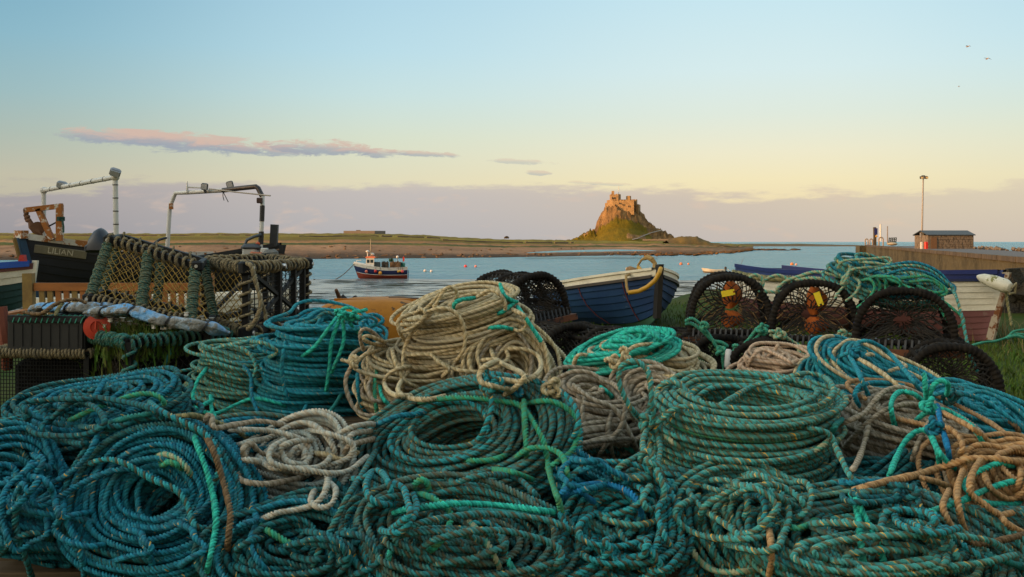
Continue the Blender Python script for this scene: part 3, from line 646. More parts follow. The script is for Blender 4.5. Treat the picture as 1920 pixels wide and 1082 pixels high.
# ------------------------------------------------------------------ boats
class Boat:
    """clinker hull in local coordinates (x to the bow, y to port, z up) set into the world by M"""
    def __init__(s, M, L, B, D, sb=.3, ss=.05, tr=.7, bluff=2.2, rake=.2, ns=8, lap=.012, rise=.25, full=.45):
        s.M, s.L, s.B, s.D, s.sb, s.ss, s.tr, s.bl, s.rake, s.ns, s.lap, s.rise, s.full = M, L, B, D, sb, ss, tr, bluff, rake, ns, lap, rise, full
    def hb(s, u):
        if u < .45: k = s.tr + (1 - s.tr) * math.sin(u / .45 * math.pi / 2)
        else: k = max(0, 1 - ((u - .45) / .55) ** s.bl)
        return s.B / 2 * k
    def zs(s, u):
        return s.D + s.sb * max(0, (u - .3) / .7) ** 2 + s.ss * max(0, (.4 - u) / .4) ** 2
    def zk(s, u): return s.rise * max(0, (u - .8) / .2) ** 2 * .6
    def pt(s, u, v, side, off=0):
        h = s.hb(u); zk, zs = s.zk(u), s.zs(u); z = zk + (zs - zk) * v
        flare = u ** 3
        a = 1 - (1 - min(1, v)) ** (2.4 - 1.2 * flare); a = a ** (s.full + .45 * flare)
        y = h * a + off * (1 if u < .97 else .3)
        x = s.L * u - s.L * .0 + s.rake * u ** 6 * (z / s.D - .4)
        return Vector((x, side * max(y, .014), z))
    def w(s, p): return s.M @ Vector(p)
    def gun(s, u, side, dz=0, off=0):
        p = s.pt(u, 1, side, off); p.z += dz; return s.w(p)
    def hull(s, parent, mats, pick, name='hull', inner=None, NU=26):
        mb = MB(); us = [1 - (1 - i / NU) ** 1.35 for i in range(NU + 1)]
        for side in (1, -1):
            rows = []; mi = []
            for j in range(s.ns):
                v0, v1 = j / s.ns, (j + 1) / s.ns
                rows.append([s.w(s.pt(u, v0, side, s.lap if j else 0)) for u in us])
                rows.append([s.w(s.pt(u, (v0 + v1) / 2, side, s.lap * .5)) for u in us])
                rows.append([s.w(s.pt(u, v1, side, 0)) for u in us]); mi += [pick(j)] * 3
            b = len(mb.m); mb.grid(rows, flip=side < 0); n = NU
            for r in range(len(rows) - 1):
                for k in range(n): mb.m[b + r * n + k] = mi[r + (1 if r % 3 == 2 else 0)] if r + 1 < len(mi) else mi[r]
        h = mb.build(name, mats, parent, smooth=True, ang=28)
        if inner:
            mb = MB()
            for side in (1, -1):
                mb.grid([[s.w(s.pt(u, v, side, -.03) + Vector((0, 0, .03 if v < .5 else -.002))) for u in us[:-1]] for v in (0, .1, .25, .5, .75, 1)], flip=side > 0)
            mb.build('inside', inner, parent, smooth=True)
        return h
    def rail(s, parent, mat, w=.05, h=.05, dz=0, off=.01, u0=0, u1=.985, name='gunwale', v=1.0):
        mb = MB(); us = [u0 + (u1 - u0) * (1 - (1 - i / 24) ** 1.3) for i in range(25)]
        for side in (1, -1):
            rows = [[], [], [], [], []]
            for u in us:
                p = s.pt(u, v, side, 0); o = Vector((0, side, 0))
                for k, (a, b) in enumerate(((off - w, -h / 2), (off, -h / 2), (off, h / 2), (off - w, h / 2), (off - w, -h / 2))):
                    q = p + o * a + Vector((0, 0, b + dz))
                    if q.y * side < 0: q.y = 0
                    rows[k].append(s.w(q))
            mb.grid(rows, flip=side < 0)
        return mb.build(name, mat, parent)
    def transom(s, parent, mats, vs=9, name='transom', pick=None):
        mb = MB(); rows = []
        for j in range(vs + 1):
            v = j / vs; a, b = s.pt(0, v, 1), s.pt(0, v, -1); rows.append([s.w(a + Vector((.004, 0, 0))), s.w(a.lerp(b, .5)), s.w(b + Vector((.004, 0, 0)))])
        mb.grid(rows)
        if pick: mb.m = [pick((i // 2) / vs) for i in range(len(mb.m))]
        return mb.build(name, mats, parent)
    def stem(s, parent, mat, w=.05, fwd=.06, v0=0, v1=1.06, name='stem'):
        mb = MB(); rows = [[], [], [], [], []]
        for i in range(11):
            v = v0 + (v1 - v0) * i / 10; p = s.pt(1, v, 1); p.y = 0
            for k, (dx, dy) in enumerate(((-.05, -w / 2), (fwd, -w / 2 * .8), (fwd, w / 2 * .8), (-.05, w / 2), (-.05, -w / 2))): rows[k].append(s.w(p + Vector((dx, dy, 0))))
        mb.grid(rows); mb.add([rows[k][-1] for k in range(4)], [(0, 1, 2, 3)])
        return mb.build(name, mat, parent)
    def thwart(s, parent, mat, u, z, w=.18, name='thwart'):
        v = z / s.zs(u); a, b = s.pt(u, v, 1, -.03), s.pt(u, v, -1, -.03); mb = MB(); mb.bar(s.w(a), s.w(b), w, .03, up=s.M.to_3x3() @ Vector((0, 0, 1)))
        return mb.build(name, mat, parent)
def setM(loc, heading, pitch=0, roll=0):
    """heading = direction of the bow in plan, radians from +x towards +y"""
    return Matrix.Translation(Vector(loc)) @ Matrix.Rotation(heading, 4, 'Z') @ Matrix.Rotation(-pitch, 4, 'Y') @ Matrix.Rotation(roll, 4, 'X')
def paint(name, col, col2=None, rough=.45, chips=None, thr=.64, ssc=5, amt=.5, sc=3, spec=.5):
    return mat_plain(name, col, rough, col2, sc, amt, bump=.12, bsc=40, bd=.003, spots=chips, thr=thr, ssc=ssc, spec=spec)
# --- blue dinghy, bow towards us
bow = P(1237, 505, 12); hd = math.atan2(-math.cos(R_(15)), math.sin(R_(15)))
L = 3.3; pit = R_(4)
blue = Boat(Matrix.Identity(4), L, 1.62, .60, sb=.14, ss=0, tr=.75, bluff=2.6, rake=.12, ns=8, lap=.018, full=.5)
fwdp = Vector((L + .1, 0, blue.zs(1))); M0 = setM((0, 0, 0), hd, pit); blue.M = setM(bow - M0 @ fwdp, hd, pit)
bt = thing('rowing_boat', 'navy blue clinker dinghy with cream top strake, bow facing the ropes', 'boat', blue.w((L / 2, 0, 0)))
navy = paint('navy_paint', (.012, .036, .105), (.026, .075, .16), .6, (.14, .20, .26), .66, 9, spec=.2); creamp = paint('cream_paint', (.80, .71, .54), (.45, .38, .28), .5, (.2, .16, .1), .68, 4); greenb = paint('green_antifoul', (.03, .10, .06), (.05, .12, .08), .7)
blue.hull(bt, [navy, creamp, greenb], lambda j: 1 if j == 7 else (2 if j < 1 else 0), inner=paint('boat_inside_grey', (.35, .35, .33), None, .6))
blue.rail(bt, paint('rub_rail_dark', (.05, .035, .025), None, .6), .05, .035, off=.035, v=7 / 8, name='rub_rail'); blue.rail(bt, creamp, .07, .03, dz=.015, off=.025)
blue.stem(bt, paint('stem_black', (.015, .013, .012), (.05, .03, .02), .6, (.12, .07, .03), .66, 7), .075, .05, v1=1.10); blue.transom(bt, navy)
for u in (.3, .6): blue.thwart(bt, paint('thwart_wood', (.22, .15, .08), None, .7), u, .40)
rp = paint('rust_streak_red', (.16, .03, .02), None, .8)
for u in (.72, .9):
    mb = MB(); mb.tube([blue.w(blue.pt(u, v, -1, .022)) for v in (.12, .3, .5, .7, .86)], .006, 5); mb.build('rust_streak', rp, bt)
# yellow painter sleeved in hose, over the bow
yel = paint('yellow_hose', (.60, .32, .02), (.42, .20, .02), .45); rop = paint('old_painter', (.42, .25, .08), None, .8)
pn = thing('bow_painter', 'yellow hose sleeved mooring rope looped over the bow of the navy dinghy', 'rope', P(1237, 505, 11.9))
def pl(pts, Y): return [P(a, b, y if isinstance(y, (int, float)) else Y) for a, b, y in [(p + (Y,))[:3] for p in pts]]
MB().tube(pl([(1239, 503, 11.93), (1236, 512, 11.86), (1228, 526, 11.86), (1214, 538, 11.9), (1198, 546, 11.93), (1178, 549, 11.93)], 0), .027, 10).build('hose', yel, pn, smooth=True)
MB().tube(pl([(1178, 549, 11.93), (1175, 538, 11.95), (1174, 525, 12.02), (1174, 517, 12.1), (1180, 515, 12.2)], 0), .016, 8).build('rope', rop, pn, smooth=True)
MB().tube(pl([(1226, 507, 12.1), (1228, 494, 12.15), (1222, 486, 12.15), (1214, 482, 12.2), (1203, 487, 12.25), (1196, 498, 12.3)], 0), [.02, .028, .034, .034, .014, .014], 8).build('rope', rop, pn, smooth=True)
MB().tube(pl([(1196, 500, 12.3), (1204, 509, 12.25), (1209, 513, 12.2)], 0), .024, 8).build('hose', yel, pn, smooth=True)
mb = MB(); mb.box(P(1186, 510, 12.5), (.16, .14, .12), Euler((.2, .3, .5)).to_matrix(), bev=.03); o = mb.build('fender_pad', paint('pad_brown', (.28, .15, .05), None, .8), smooth=True); tag(o, 'small brown pad lying on the foredeck edge of the navy dinghy', 'pad')
# --- white, maroon and blue boat on the right
A1, B1 = P(1432, 502, 14), P(1883, 513, 10.9)
dv = (B1 - A1); L = math.hypot(dv.x, dv.y); hd = math.atan2(dv.y, dv.x)
wb = Boat(Matrix.Identity(4), L, 1.55, .70, sb=.10, ss=.05, tr=.6, bluff=3.0, rake=.16, ns=11, lap=.012, rise=.1, full=.42)
M0 = setM((0, 0, 0), hd, R_(-.5)); wb.M = setM(B1 - M0 @ Vector((L + .1, 0, .80)), hd, R_(-.5), R_(-2))
wt = thing('rowing_boat', 'white clinker boat with blue top strake and maroon bottom, beached on the grass', 'boat', wb.w((L / 2, 0, 0)))
whitep = paint('white_paint', (.76, .70, .58), (.50, .44, .34), .55, (.22, .16, .10), .69, 5); maroon = paint('maroon_antifoul', (.17, .062, .06), (.12, .045, .04), .75, (.26, .14, .12), .62, 5); bluep = paint('blue_paint', (.008, .020, .13), (.006, .014, .08), .45, (.12, .14, .2), .66, 7)
wb.hull(wt, [whitep, bluep, maroon], lambda j: 1 if j >= 10 else (2 if j < 5 else 0), inner=paint('boat_inside_blue', (.03, .07, .22), None, .6))
wb.rail(wt, bluep, .06, .05, dz=.02, off=.02); wb.rail(wt, paint('rub_rail_blue', (.008, .014, .07), None, .5), .03, .03, off=.03, v=10 / 11, name='rub_rail')
wb.stem(wt, paint('rusty_stem_iron', (.40, .33, .24), (.25, .10, .03), .8, (.22, .07, .015), .5, 6), .05, .035, v1=1.02); wb.transom(wt, [whitep, bluep, maroon], vs=11, pick=lambda v: 1 if v >= .88 else (2 if v < .4 else 0))
wb.thwart(wt, paint('thwart_wood', (.22, .15, .08), None, .7), .3, .52); wb.thwart(wt, paint('thwart_wood', (.22, .15, .08), None, .7), .62, .55)
# --- left group: dark boat with the white pipe gantry
bow = P(46, 446, 15); hd = R_(35)  # stern away to the right
L = 3.9; hd = math.atan2(-.84, -.54)
lil = Boat(Matrix.Identity(4), L, 1.75, .80, sb=.32, ss=.0, tr=.7, bluff=2.4, rake=.22, ns=8, lap=.016, full=.5)
M0 = setM((0, 0, 0), hd); lil.M = setM(bow - M0 @ Vector((L + .15, 0, lil.zs(1))), hd)
lt = thing('fishing_coble', 'black hulled open boat with rust stained white gunwale and pipe gantry', 'boat', lil.w((L / 2, 0, 0)))
blackp = paint('black_hull_paint', (.006, .007, .009), (.010, .014, .022), .55, (.07, .075, .08), .7, 6); rusty = paint('white_rusted_paint', (.62, .57, .48), (.45, .38, .28), .55, (.42, .14, .02), .50, 7); bluestem = paint('blue_stem_paint', (.02, .07, .13), (.01, .03, .06), .6)
lil.hull(lt, [blackp], lambda j: 0, inner=paint('boat_inside_dark', (.05, .055, .06), None, .7)); lil.rail(lt, rusty, .10, .09, dz=.03, off=.03); lil.stem(lt, bluestem, .12, .05, v1=1.0); lil.transom(lt, blackp)
MB().tube([lil.w(lil.pt(1, v, 1) * 1 + Vector((.10, 0, 0))) for v in (.2, .5, .8, 1.0)], .03, 6).build('stem_chain', paint('chain_rust', (.22, .13, .03), (.1, .05, .02), .8), lt, smooth=True)
mb = MB(); mb.bar(lil.w((L + .2, -.10, 1.17)), lil.w((L + .2, .10, 1.17)), .12, .12); mb.build('stem_head', rusty, lt)
# gantry
gp = paint('gantry_white', (.62, .60, .56), (.5, .46, .40), .5, (.12, .10, .08), .66, 14); gt = thing('pipe_gantry', 'white pipe gantry with two floodlights standing on the black hulled boat', 'gantry', P(150, 460, 14.2))
gY1, gY2 = 15.3, 13.2
a0, a1, b1, b0 = P(82, 450, gY1), P(82, 357, gY1), P(216, 332, gY2), P(218, 455, gY2)
MB().tube([a0, a1], .034, 10).build('post', gp, gt); MB().tube([b0, b1], .034, 10).build('post', gp, gt); MB().tube([a1, b1], .032, 10).build('crossbar', gp, gt)
mb = MB()
for k in range(6): q = a1.lerp(b1, .12 + .15 * k); mb.lathe([(.036, -.006), (.036, .006)], q, 10, rot=(b1 - a1).to_track_quat('Z', 'Y').to_matrix())
for k in range(4): q = b1.lerp(b0, .12 + .2 * k); mb.lathe([(.038, -.006), (.038, .006)], q, 10)
mb.build('cable_ties', blk, gt)
for q in (a1, b1): MB().ball(q, .058, 10).build('elbow', gp, gt, smooth=True)
lampg = mat_plain('floodlight_grey', (.22, .22, .23), .4, metal=.5); lens = mat_plain('floodlight_lens', (.45, .45, .45), .15)
for q, e in ((P(116, 349, 14.7), (.3, .2, .3)), (P(216, 326, 13.15), (.5, .3, .4))):
    rm = Euler(e).to_matrix(); f = MB().box(q + Vector((0, 0, .02)), (.14, .10, .10), rm, bev=.02).build('floodlight', lampg, gt)
    MB().box(q + rm @ Vector((0, -.052, 0)) + Vector((0, 0, .02)), (.11, .01, .075), rm).build('lens', lens, f)
# rusty hauler frame with hook block
rust = paint('rusted_steel', (.55, .50, .42), (.42, .18, .05), .8, (.42, .14, .02), .40, 9); rk = thing('hauler_frame', 'rust streaked steel hauling frame with hanging block at the bow of the black boat', 'frame', P(95, 450, 15))
Yf = 15.05
for a, b, w in (((112, 384, Yf), (112, 452, Yf), .085), ((48, 394, Yf), (117, 386, Yf), .075), ((72, 392, Yf), (98, 450, Yf), .075)):
    MB().bar(P(*a), P(*b), w, up=(0, 1, 0)).build('beam', rust, rk)
rst = paint('hook_rust', (.14, .06, .025), (.06, .03, .015), .85); mb = MB()
for k, (x, y) in enumerate(((48, 396), (49, 402), (51, 408), (53, 413))): mb.lathe([(.018, -.05), (.035, -.025), (.035, .025), (.018, .05)], P(x, y, Yf), 8, rot=Euler((.4, .5 * k, 0)).to_matrix())
mb.tube([P(56, 414, Yf), P(60, 425, Yf), P(66, 432, Yf), P(74, 436, Yf), P(78, 442, Yf)], [.03, .055, .05, .045, .02], 8); mb.build('chain_hook', rst, rk, smooth=True)
MB().lathe([(.07, -.03), (.10, -.03), (.10, -.015), (.07, 0), (.10, .015), (.10, .03), (.07, .03)], P(71, 428, Yf), 16, rot=Euler((R_(90), 0, .4)).to_matrix()).build('pulley_block', rst, rk, smooth=True)
MB().tube([P(92, 424, Yf), P(109, 415, Yf)], .012, 6).build('stay', blk, rk)
mb = MB()
for k in range(4): mb.lathe([(.062, -.012), (.062, .012)], P(114, 408 + 1.6 * k, Yf), 8)
mb.tube([P(117, 412, Yf - .06), P(119, 425, Yf - .06), P(119, 436, Yf - .06)], .015, 6); mb.build('rope_lashing', paint('lashing_green', (.03, .08, .06), None, .8), rk)
# name board LILIAN and registration letter on the bow
def text(body, parent, mat, c, xdir, up, size, name='lettering', depth=.004):
    cu = bpy.data.curves.new(name, 'FONT'); cu.body = body; cu.size = size; cu.extrude = depth; cu.align_x = 'CENTER'; cu.align_y = 'CENTER'
    to = bpy.data.objects.new('tmp', cu); COL.objects.link(to); dg = bpy.context.evaluated_depsgraph_get(); me = bpy.data.meshes.new_from_object(to.evaluated_get(dg)); bpy.data.objects.remove(to)
    x = Vector(xdir).normalized(); n = x.cross(Vector(up)).normalized(); u = n.cross(x); Mt = Matrix((x, u, n)).transposed().to_4x4(); Mt.translation = Vector(c) - ORG[parent.name]
    me.transform(Mt); o = finish(me, name, mat, parent, ORG[parent.name]); return o
def onhull(bt_, u, v, side=1): return bt_.w(bt_.pt(u, v, side, .03))
p0, p1 = onhull(lil, .975, .86), onhull(lil, .845, .86); xd = (p1 - p0); up = (onhull(lil, .90, .95) - onhull(lil, .90, .8)).normalized(); nn = xd.normalized().cross(up).normalized(); nn = nn if nn.y < 0 else -nn
bc = (p0 + p1) / 2 + nn * .012; rm = Matrix((xd.normalized(), nn, xd.normalized().cross(nn) * -1)).transposed()
nb = MB().box(bc, (xd.length, .02, .13), rm, bev=.009).build('name_board', paint('name_board_wood', (.20, .17, .10), (.10, .08, .05), .7), lt)
text('LILIAN', nb if False else lt, paint('name_letters', (.62, .55, .40), (.35, .28, .18), .6, (.1, .08, .05), .6, 20), bc + nn * .012, xd, up, .125)
pL = onhull(lil, .62, .84); pL2 = onhull(lil, .50, .84)
text('L', lt, paint('registration_white', (.62, .62, .60), None, .6, (.05, .05, .05), .62, 18), onhull(lil, .76, .85) + nn * .012, onhull(lil, .6, .85) - onhull(lil, .7, .85), up, .17, 'registration_letter')
# outboard motor cowl under a black cover
om = thing('outboard_motor', 'outboard motor under a black cowl at the far side of the black boat', 'outboard motor', P(190, 470, 13.9))
cw = MB(); rowsm = []
for k in range(9):
    f = k / 8; w = .5 - abs(f - .5); h = [.10, .20, .27, .30, .31, .29, .24, .17, .10][k]
    rowsm.append([P(167, 462, 13.9) + Vector((f * .34, .16 * math.cos(A) * (1.1 if 0 < k < 8 else .6), -.05 + h * max(0, math.sin(A)) + .0)) for A in [math.pi * i / 10 for i in range(11)]])
cw.grid(rowsm, flip=True); cw.build('cowl', mat_plain('cowl_black', (.014, .018, .028), .35, bump=0), om, smooth=True)
MB().box(P(190, 466, 13.9), (.42, .2, .12), bev=.03).build('bracket', blk, om)
MB().tube([P(196, 450, 13.6), P(203, 440, 13.6), P(213, 438, 13.6), P(219, 446, 13.6)], .02, 7).build('tiller_hose', blk, om, smooth=True)
# --- second black boat with bent pipe arch
bow2 = P(521, 459, 16.5); hd2 = math.atan2(-.30, .95); L2 = 3.6
sb_ = Boat(Matrix.Identity(4), L2, 1.7, .72, sb=.36, ss=.05, tr=.7, bluff=2.5, rake=.18, ns=7, lap=.014)
M0 = setM((0, 0, 0), hd2); sb_.M = setM(bow2 - M0 @ Vector((L2 + .1, 0, sb_.zs(1))), hd2)
st = thing('fishing_coble', 'black open boat with tall stem post and fish boxes under the taped pipe arch', 'boat', sb_.w((L2 / 2, 0, 0)))
sb_.hull(st, [blackp], lambda j: 0, inner=paint('boat_inside_black', (.018, .02, .022), None, .7)); sb_.rail(st, blackp, .06, .06, dz=.02, off=.02); sb_.stem(st, blackp, .09, .04, v1=1.0); sb_.transom(st, blackp)
mb = MB(); c1, c2 = P(513, 462, 16.45), P(515, 421, 16.45); mb.bar(c1, c2, .12, .09); mb.build('stem_post', mat_plain('post_black', (.02, .024, .03), .5), st)
ag = thing('pipe_arch', 'bent pipe arch half wrapped in black tape with two square work lights', 'gantry', P(405, 470, 16.6)); Y1, Y2 = 17.2, 16.3
wpts = [P(313, 478, Y1), P(318, 395, Y1), P(320, 384, Y1), P(329, 362, Y1 - .05), P(350, 361, Y1 - .15), P(385, 359, 16.9), P(418, 357, 16.8)]
MB().tube(wpts, .036, 10).build('pipe', gp, ag, smooth=True)
MB().tube([P(418, 357, 16.8), P(450, 353, 16.6), P(480, 350, 16.4), P(484, 353, 16.4), P(492, 369, 16.35)], .042, 10).build('taped_bend', paint('black_tape', (.02, .018, .018), (.04, .02, .018), .5, (.45, .42, .38), .66, 22), ag, smooth=True)
MB().tube([P(492, 369, 16.35), P(492, 386, 16.3)], .036, 10).build('pipe', gp, ag, smooth=True)
MB().tube([P(492, 386, 16.3), P(491, 415, 16.3)], .04, 10).build('taped_section', blk, ag); MB().tube([P(491, 415, 16.3), P(490, 434, 16.3)], .034, 10).build('pipe', gp, ag, smooth=True)
MB().tube([P(490, 434, 16.3), P(489, 458, 16.3)], .042, 10).build('taped_section', blk, ag); MB().tube([P(489, 458, 16.3), P(488, 490, 16.3)], .036, 10).build('pipe', gp, ag, smooth=True)
for px, py, tl in ((383.5, 350, .1), (431, 346, -.25)):
    q = P(px, py, 16.8); rm = Euler((.1, tl, .1)).to_matrix(); f = MB().box(q, (.115, .07, .115), rm, bev=.018).build('work_light', blk, ag); MB().box(q + rm @ Vector((0, -.037, 0)), (.09, .01, .09), rm).build('lens', lens, f); MB().bar(q + Vector((0, 0, -.05)), q + Vector((.02, 0, -.11)), .035).build('bracket', blk, ag)
MB().tube([P(351, 361, 17), P(351, 352, 17), P(351, 340, 17)], [.022, .02, .006], 8).build('aerial', gp, ag); mb = MB(); mb.tube([P(352, 351, 17), P(378, 352, 17)], .016, 7); mb.build('nav_bracket', gp, ag)
mb = MB(); mb.tube([P(392, 354, 16.7), P(440, 360, 16.5), P(507, 367, 16.2)], .012, 6); mb.build('whip_aerial', mat_plain('aerial_grey', (.4, .36, .3), .5), ag)
MB().box(P(487, 376, 16.25), (.09, .08, .09), bev=.01).build('lamp_box', paint('lamp_box_dark', (.05, .02, .015), None, .5), ag); MB().box(P(321, 387, 17.1), (.06, .05, .10)).build('junction_box', rust, ag)
mb = MB(); mb.tube([P(418, 359, 16.75), P(418, 368, 16.75), P(420, 376, 16.75)], .007, 5); mb.tube([P(418, 359, 16.75), P(423, 369, 16.75), P(428, 379, 16.75)], .007, 5); mb.build('loose_wire', blk, ag)
MB().tube([P(490, 440, 16.25), P(476, 444, 16.2), P(463, 450, 16.2), P(458, 462, 16.2), P(457, 490, 16.2)], .025, 8).build('cable_conduit', mat_plain('conduit_grey', (.06, .075, .09), .5), ag, smooth=True)
MB().tube([P(312, 446, 17.1), P(300, 449, 17), P(290, 456, 16.9), P(283, 466, 16.9)], .022, 7).build('hose_end', blk, ag, smooth=True)
fb = thing('fish_box', 'grey lidded fish box with pale front standing in the black boat', 'box', P(468, 490, 16.2)); MB().box(P(470, 480, 16.2), (.24, .2, .28), bev=.03).build('box', mat_plain('box_pale', (.42, .42, .40), .6), fb); MB().box(P(471, 464, 16.2), (.30, .24, .12), bev=.05).build('lid', mat_plain('lid_dark', (.05, .055, .065), .5), fb)
o = MB().box(P(485, 457, 16.3), (.09, .1, .06), bev=.02).build('can', paint('can_orange', (.65, .10, .02), None, .4)); tag(o, 'small orange fuel can beside the lidded fish box', 'can')
o = MB().box(P(484, 482, 16.1), (.26, .2, .16), Euler((0, .1, .2)).to_matrix(), bev=.02).build('fish_tray', paint('tray_orange', (.42, .12, .05), None, .6)); tag(o, 'faded orange plastic tray in the black boat', 'tray')
o = MB().box(P(508, 485, 16.0), (.24, .2, .30), Euler((0, -.1, .1)).to_matrix(), bev=.05).build('engine_block', mat_plain('engine_grey', (.10, .10, .09), .7, (.2, .19, .17), 20)); tag(o, 'mottled grey engine block at the bow of the black boat', 'engine')
o = MB().box(P(496, 472, 16.1), (.11, .1, .12), bev=.01).build('battery_box', mat_plain('battery_white', (.55, .55, .52), .5)); tag(o, 'small white box on top of the clutter in the black boat', 'box')
mb = MB(); rr = random.Random(2)
for k in range(8): a = P(485 + rr.random() * 30, 472 + rr.random() * 6, 16.1); mb.bar(a, a + Vector((rr.uniform(.1, .25), .05, rr.uniform(-.06, .06))), .025)
o = mb.build('loose_timber', paint('timber_scraps', (.20, .12, .07), None, .8)); tag(o, 'loose bits of timber piled over the fish tray in the black boat', 'timber', None)
tb = MB().tube([P(366, 492, 11), P(386, 492, 11), P(405, 497, 11)], [.05, .06, .05], 10).build('blue_drum', paint('drum_blue', (.01, .09, .50), None, .4), smooth=True); tag(tb, 'bright blue tube lying behind the wound rope box creel', 'tube')
# --- small white boat cropped by the left edge, with a red flag board
lb0 = P(58, 493, 14.5); hdl = math.atan2(-.15, .98); Ls = 3.2
lw = Boat(Matrix.Identity(4), Ls, 1.4, .62, sb=.12, ss=.04, tr=.7, ns=7, lap=.014, rake=.1)
M0 = setM((0, 0, 0), hdl); lw.M = setM(lb0 - M0 @ Vector((Ls, 0, lw.zs(1))), hdl)
lwt = thing('rowing_boat', 'white boat with blue rail and maroon band, cut off by the left edge', 'boat', lw.w((Ls / 2, 0, 0)))
lw.hull(lwt, [whitep, paint('green_bottom', (.01, .05, .055), (.02, .03, .03), .7), maroon], lambda j: 2 if j == 6 else (0 if j >= 4 else 1), inner=paint('boat_inside_white', (.5, .5, .48), None, .6)); lw.rail(lwt, paint('rail_blue', (.01, .10, .50), None, .4), .07, .09, dz=.0, off=.03); lw.transom(lwt, whitep); lw.stem(lwt, whitep, .05, .03)
o = MB().prism([P(34, 490, 14.2), P(46, 490, 14.2), P(44, 478, 14.2), P(37, 478, 14.2)], (0, .08, 0)).build('red_marker', paint('marker_red', (.45, .02, .015), None, .5)); tag(o, 'small red wedge standing on the blue railed boat beside the black stem', 'marker')
# white dinghy hidden behind the bench
wd = Boat(Matrix.Identity(4), 2.3, .95, .46, sb=.08, ss=.02, tr=.75, ns=6, lap=.012, rake=.08)
Md = setM(Vector((-4.45, 9.5, .08)), math.atan2(.12, 1)); wd.M = Md; wdt = thing('rowing_boat', 'white and red dinghy glimpsed through the bench slats and net', 'boat', wd.w((1.1, 0, 0)))
wd.hull(wdt, [whitep, maroon], lambda j: 0 if j >= 3 else 1, inner=paint('boat_inside_pale', (.5, .5, .48), None, .6)); wd.rail(wdt, whitep, .06, .05, off=.02); wd.transom(wdt, whitep); wd.thwart(wdt, creamp, .5, .33)
# --- ochre overturned dinghy between the ropes
och = paint('ochre_fibreglass', (.40, .15, .008), (.27, .095, .006), .6, (.10, .05, .015), .60, 7, spec=.2); od = thing('upturned_dinghy', 'ochre upturned dinghy behind the teal and cream rope coils', 'boat', P(705, 640, 7.2))
rows = []; NU = 24; c = P(705, 640, 7.2); c.z = .02
for i in range(NU + 1):
    u = i / NU; x = (u - .5) * 1.05; k = max(.02, 1 - abs(2 * u - 1) ** 4.5); r = []
    for j in range(17):
        A = math.pi * j / 16; y = -math.cos(A); z = math.sin(A)
        yy = math.copysign(abs(y) ** .55, y) * .42 * (k ** .5); zz = (z ** .42) * .665 * (k ** .35); zz += .014 * (1 if j in (6, 7, 9, 10) else 0) - .05 * (x - .1) ** 2
        r.append(c + Matrix.Rotation(R_(-4), 3, 'Z') @ Vector((x, yy, zz)))
    rows.append(r)
mb = MB().grid(rows); mb.build('hull', och, od, smooth=True, ang=60)
mb = MB(); mb.bar(c + Vector((-.3, 0, .655)), c + Vector((.34, -.02, .65)), .03, .03); mb.build('keel', och, od)
mb = MB(); mb.bar(c + Vector((.08, .1, .66)), c + Vector((.30, .1, .655)), .02, .03); mb.build('keel_iron', paint('keel_dark', (.05, .045, .05), None, .5), od)
# mound of dark weed with an iron post
rows = []
for j in range(13):
    rr_ = []
    for i in range(25):
        x = -1.3 + 2.6 * i / 24; y = -.6 + 1.2 * j / 12; z = .40 * math.exp(-((x - .25) / .42) ** 2 - (y / .4) ** 2) + .12 * math.exp(-((x + .5) / .55) ** 2 - (y / .4) ** 2)
        rr_.append(P(632, 585, 18) + Vector((x, y, z - .12 + .16 * nz(x, y, 7) * min(1, z * 6))))
    rows.append(rr_)
o = MB().grid(rows).build('weed_heap', mat_plain('rotting_weed', (.010, .007, .006), .95, (.03, .018, .012), 12, .8, bump=.9, bsc=50, bd=.03), smooth=True, ang=180); tag(o, 'dark heap of rotting seaweed at the top of the shore', 'seaweed')
o = MB().tube([P(640, 568, 18), P(635.5, 556, 17.9), P(630, 543, 17.8)], [.045, .04, .03], 7).build('mooring_stake', rst); tag(o, 'rusty iron stake leaning out of the seaweed heap', 'stake')
# --- fishing boat afloat
FY = 135.; c0 = P(764, 522, FY); hdf = math.atan2(-.10, -1); Lf = 6.75
fbt = Boat(Matrix.Identity(4), Lf, 2.6, 1.55, sb=.75, ss=.12, tr=.82, bluff=2.8, rake=.55, ns=10, lap=.012, rise=.4, full=.40)
fbt.M = setM((c0.x, c0.y, c0.z - .15), hdf)
fv = thing('fishing_boat', 'navy and white fishing boat with orange wheelhouse roof aground on the mudflat', 'boat', fbt.w((Lf / 2, 0, 0)))
nv2 = paint('hull_navy', (.010, .018, .085), (.015, .03, .10), .4); red2 = paint('hull_red', (.32, .05, .02), (.2, .03, .015), .6); wh2 = paint('hull_white', (.74, .70, .62), None, .45); org2 = paint('roof_orange', (.75, .16, .04), None, .5)
fbt.hull(fv, [nv2, red2, wh2], lambda j: 1 if j < 4 else (2 if j >= 8 else 0), inner=paint('deck_inside', (.35, .33, .3), None, .6)); fbt.rail(fv, wh2, .12, .10, dz=.02, off=.05); fbt.rail(fv, wh2, .05, .06, off=.03, v=.41, name='waterline_stripe'); fbt.transom(fv, nv2)
fw = lambda x, y, z: fbt.w((x, y, z))
mb = MB(); d0, d1 = 4.75, 1.9
rowsd = [[fbt.w(fbt.pt(u, .93, s_, -.02)) for u in [i / 12 for i in range(13)]] for s_ in (1, -1)]; mb.grid(rowsd); mb.build('deck', paint('deck_grey', (.3, .3, .28), None, .7), fv)
mb = MB(); rowsd = []
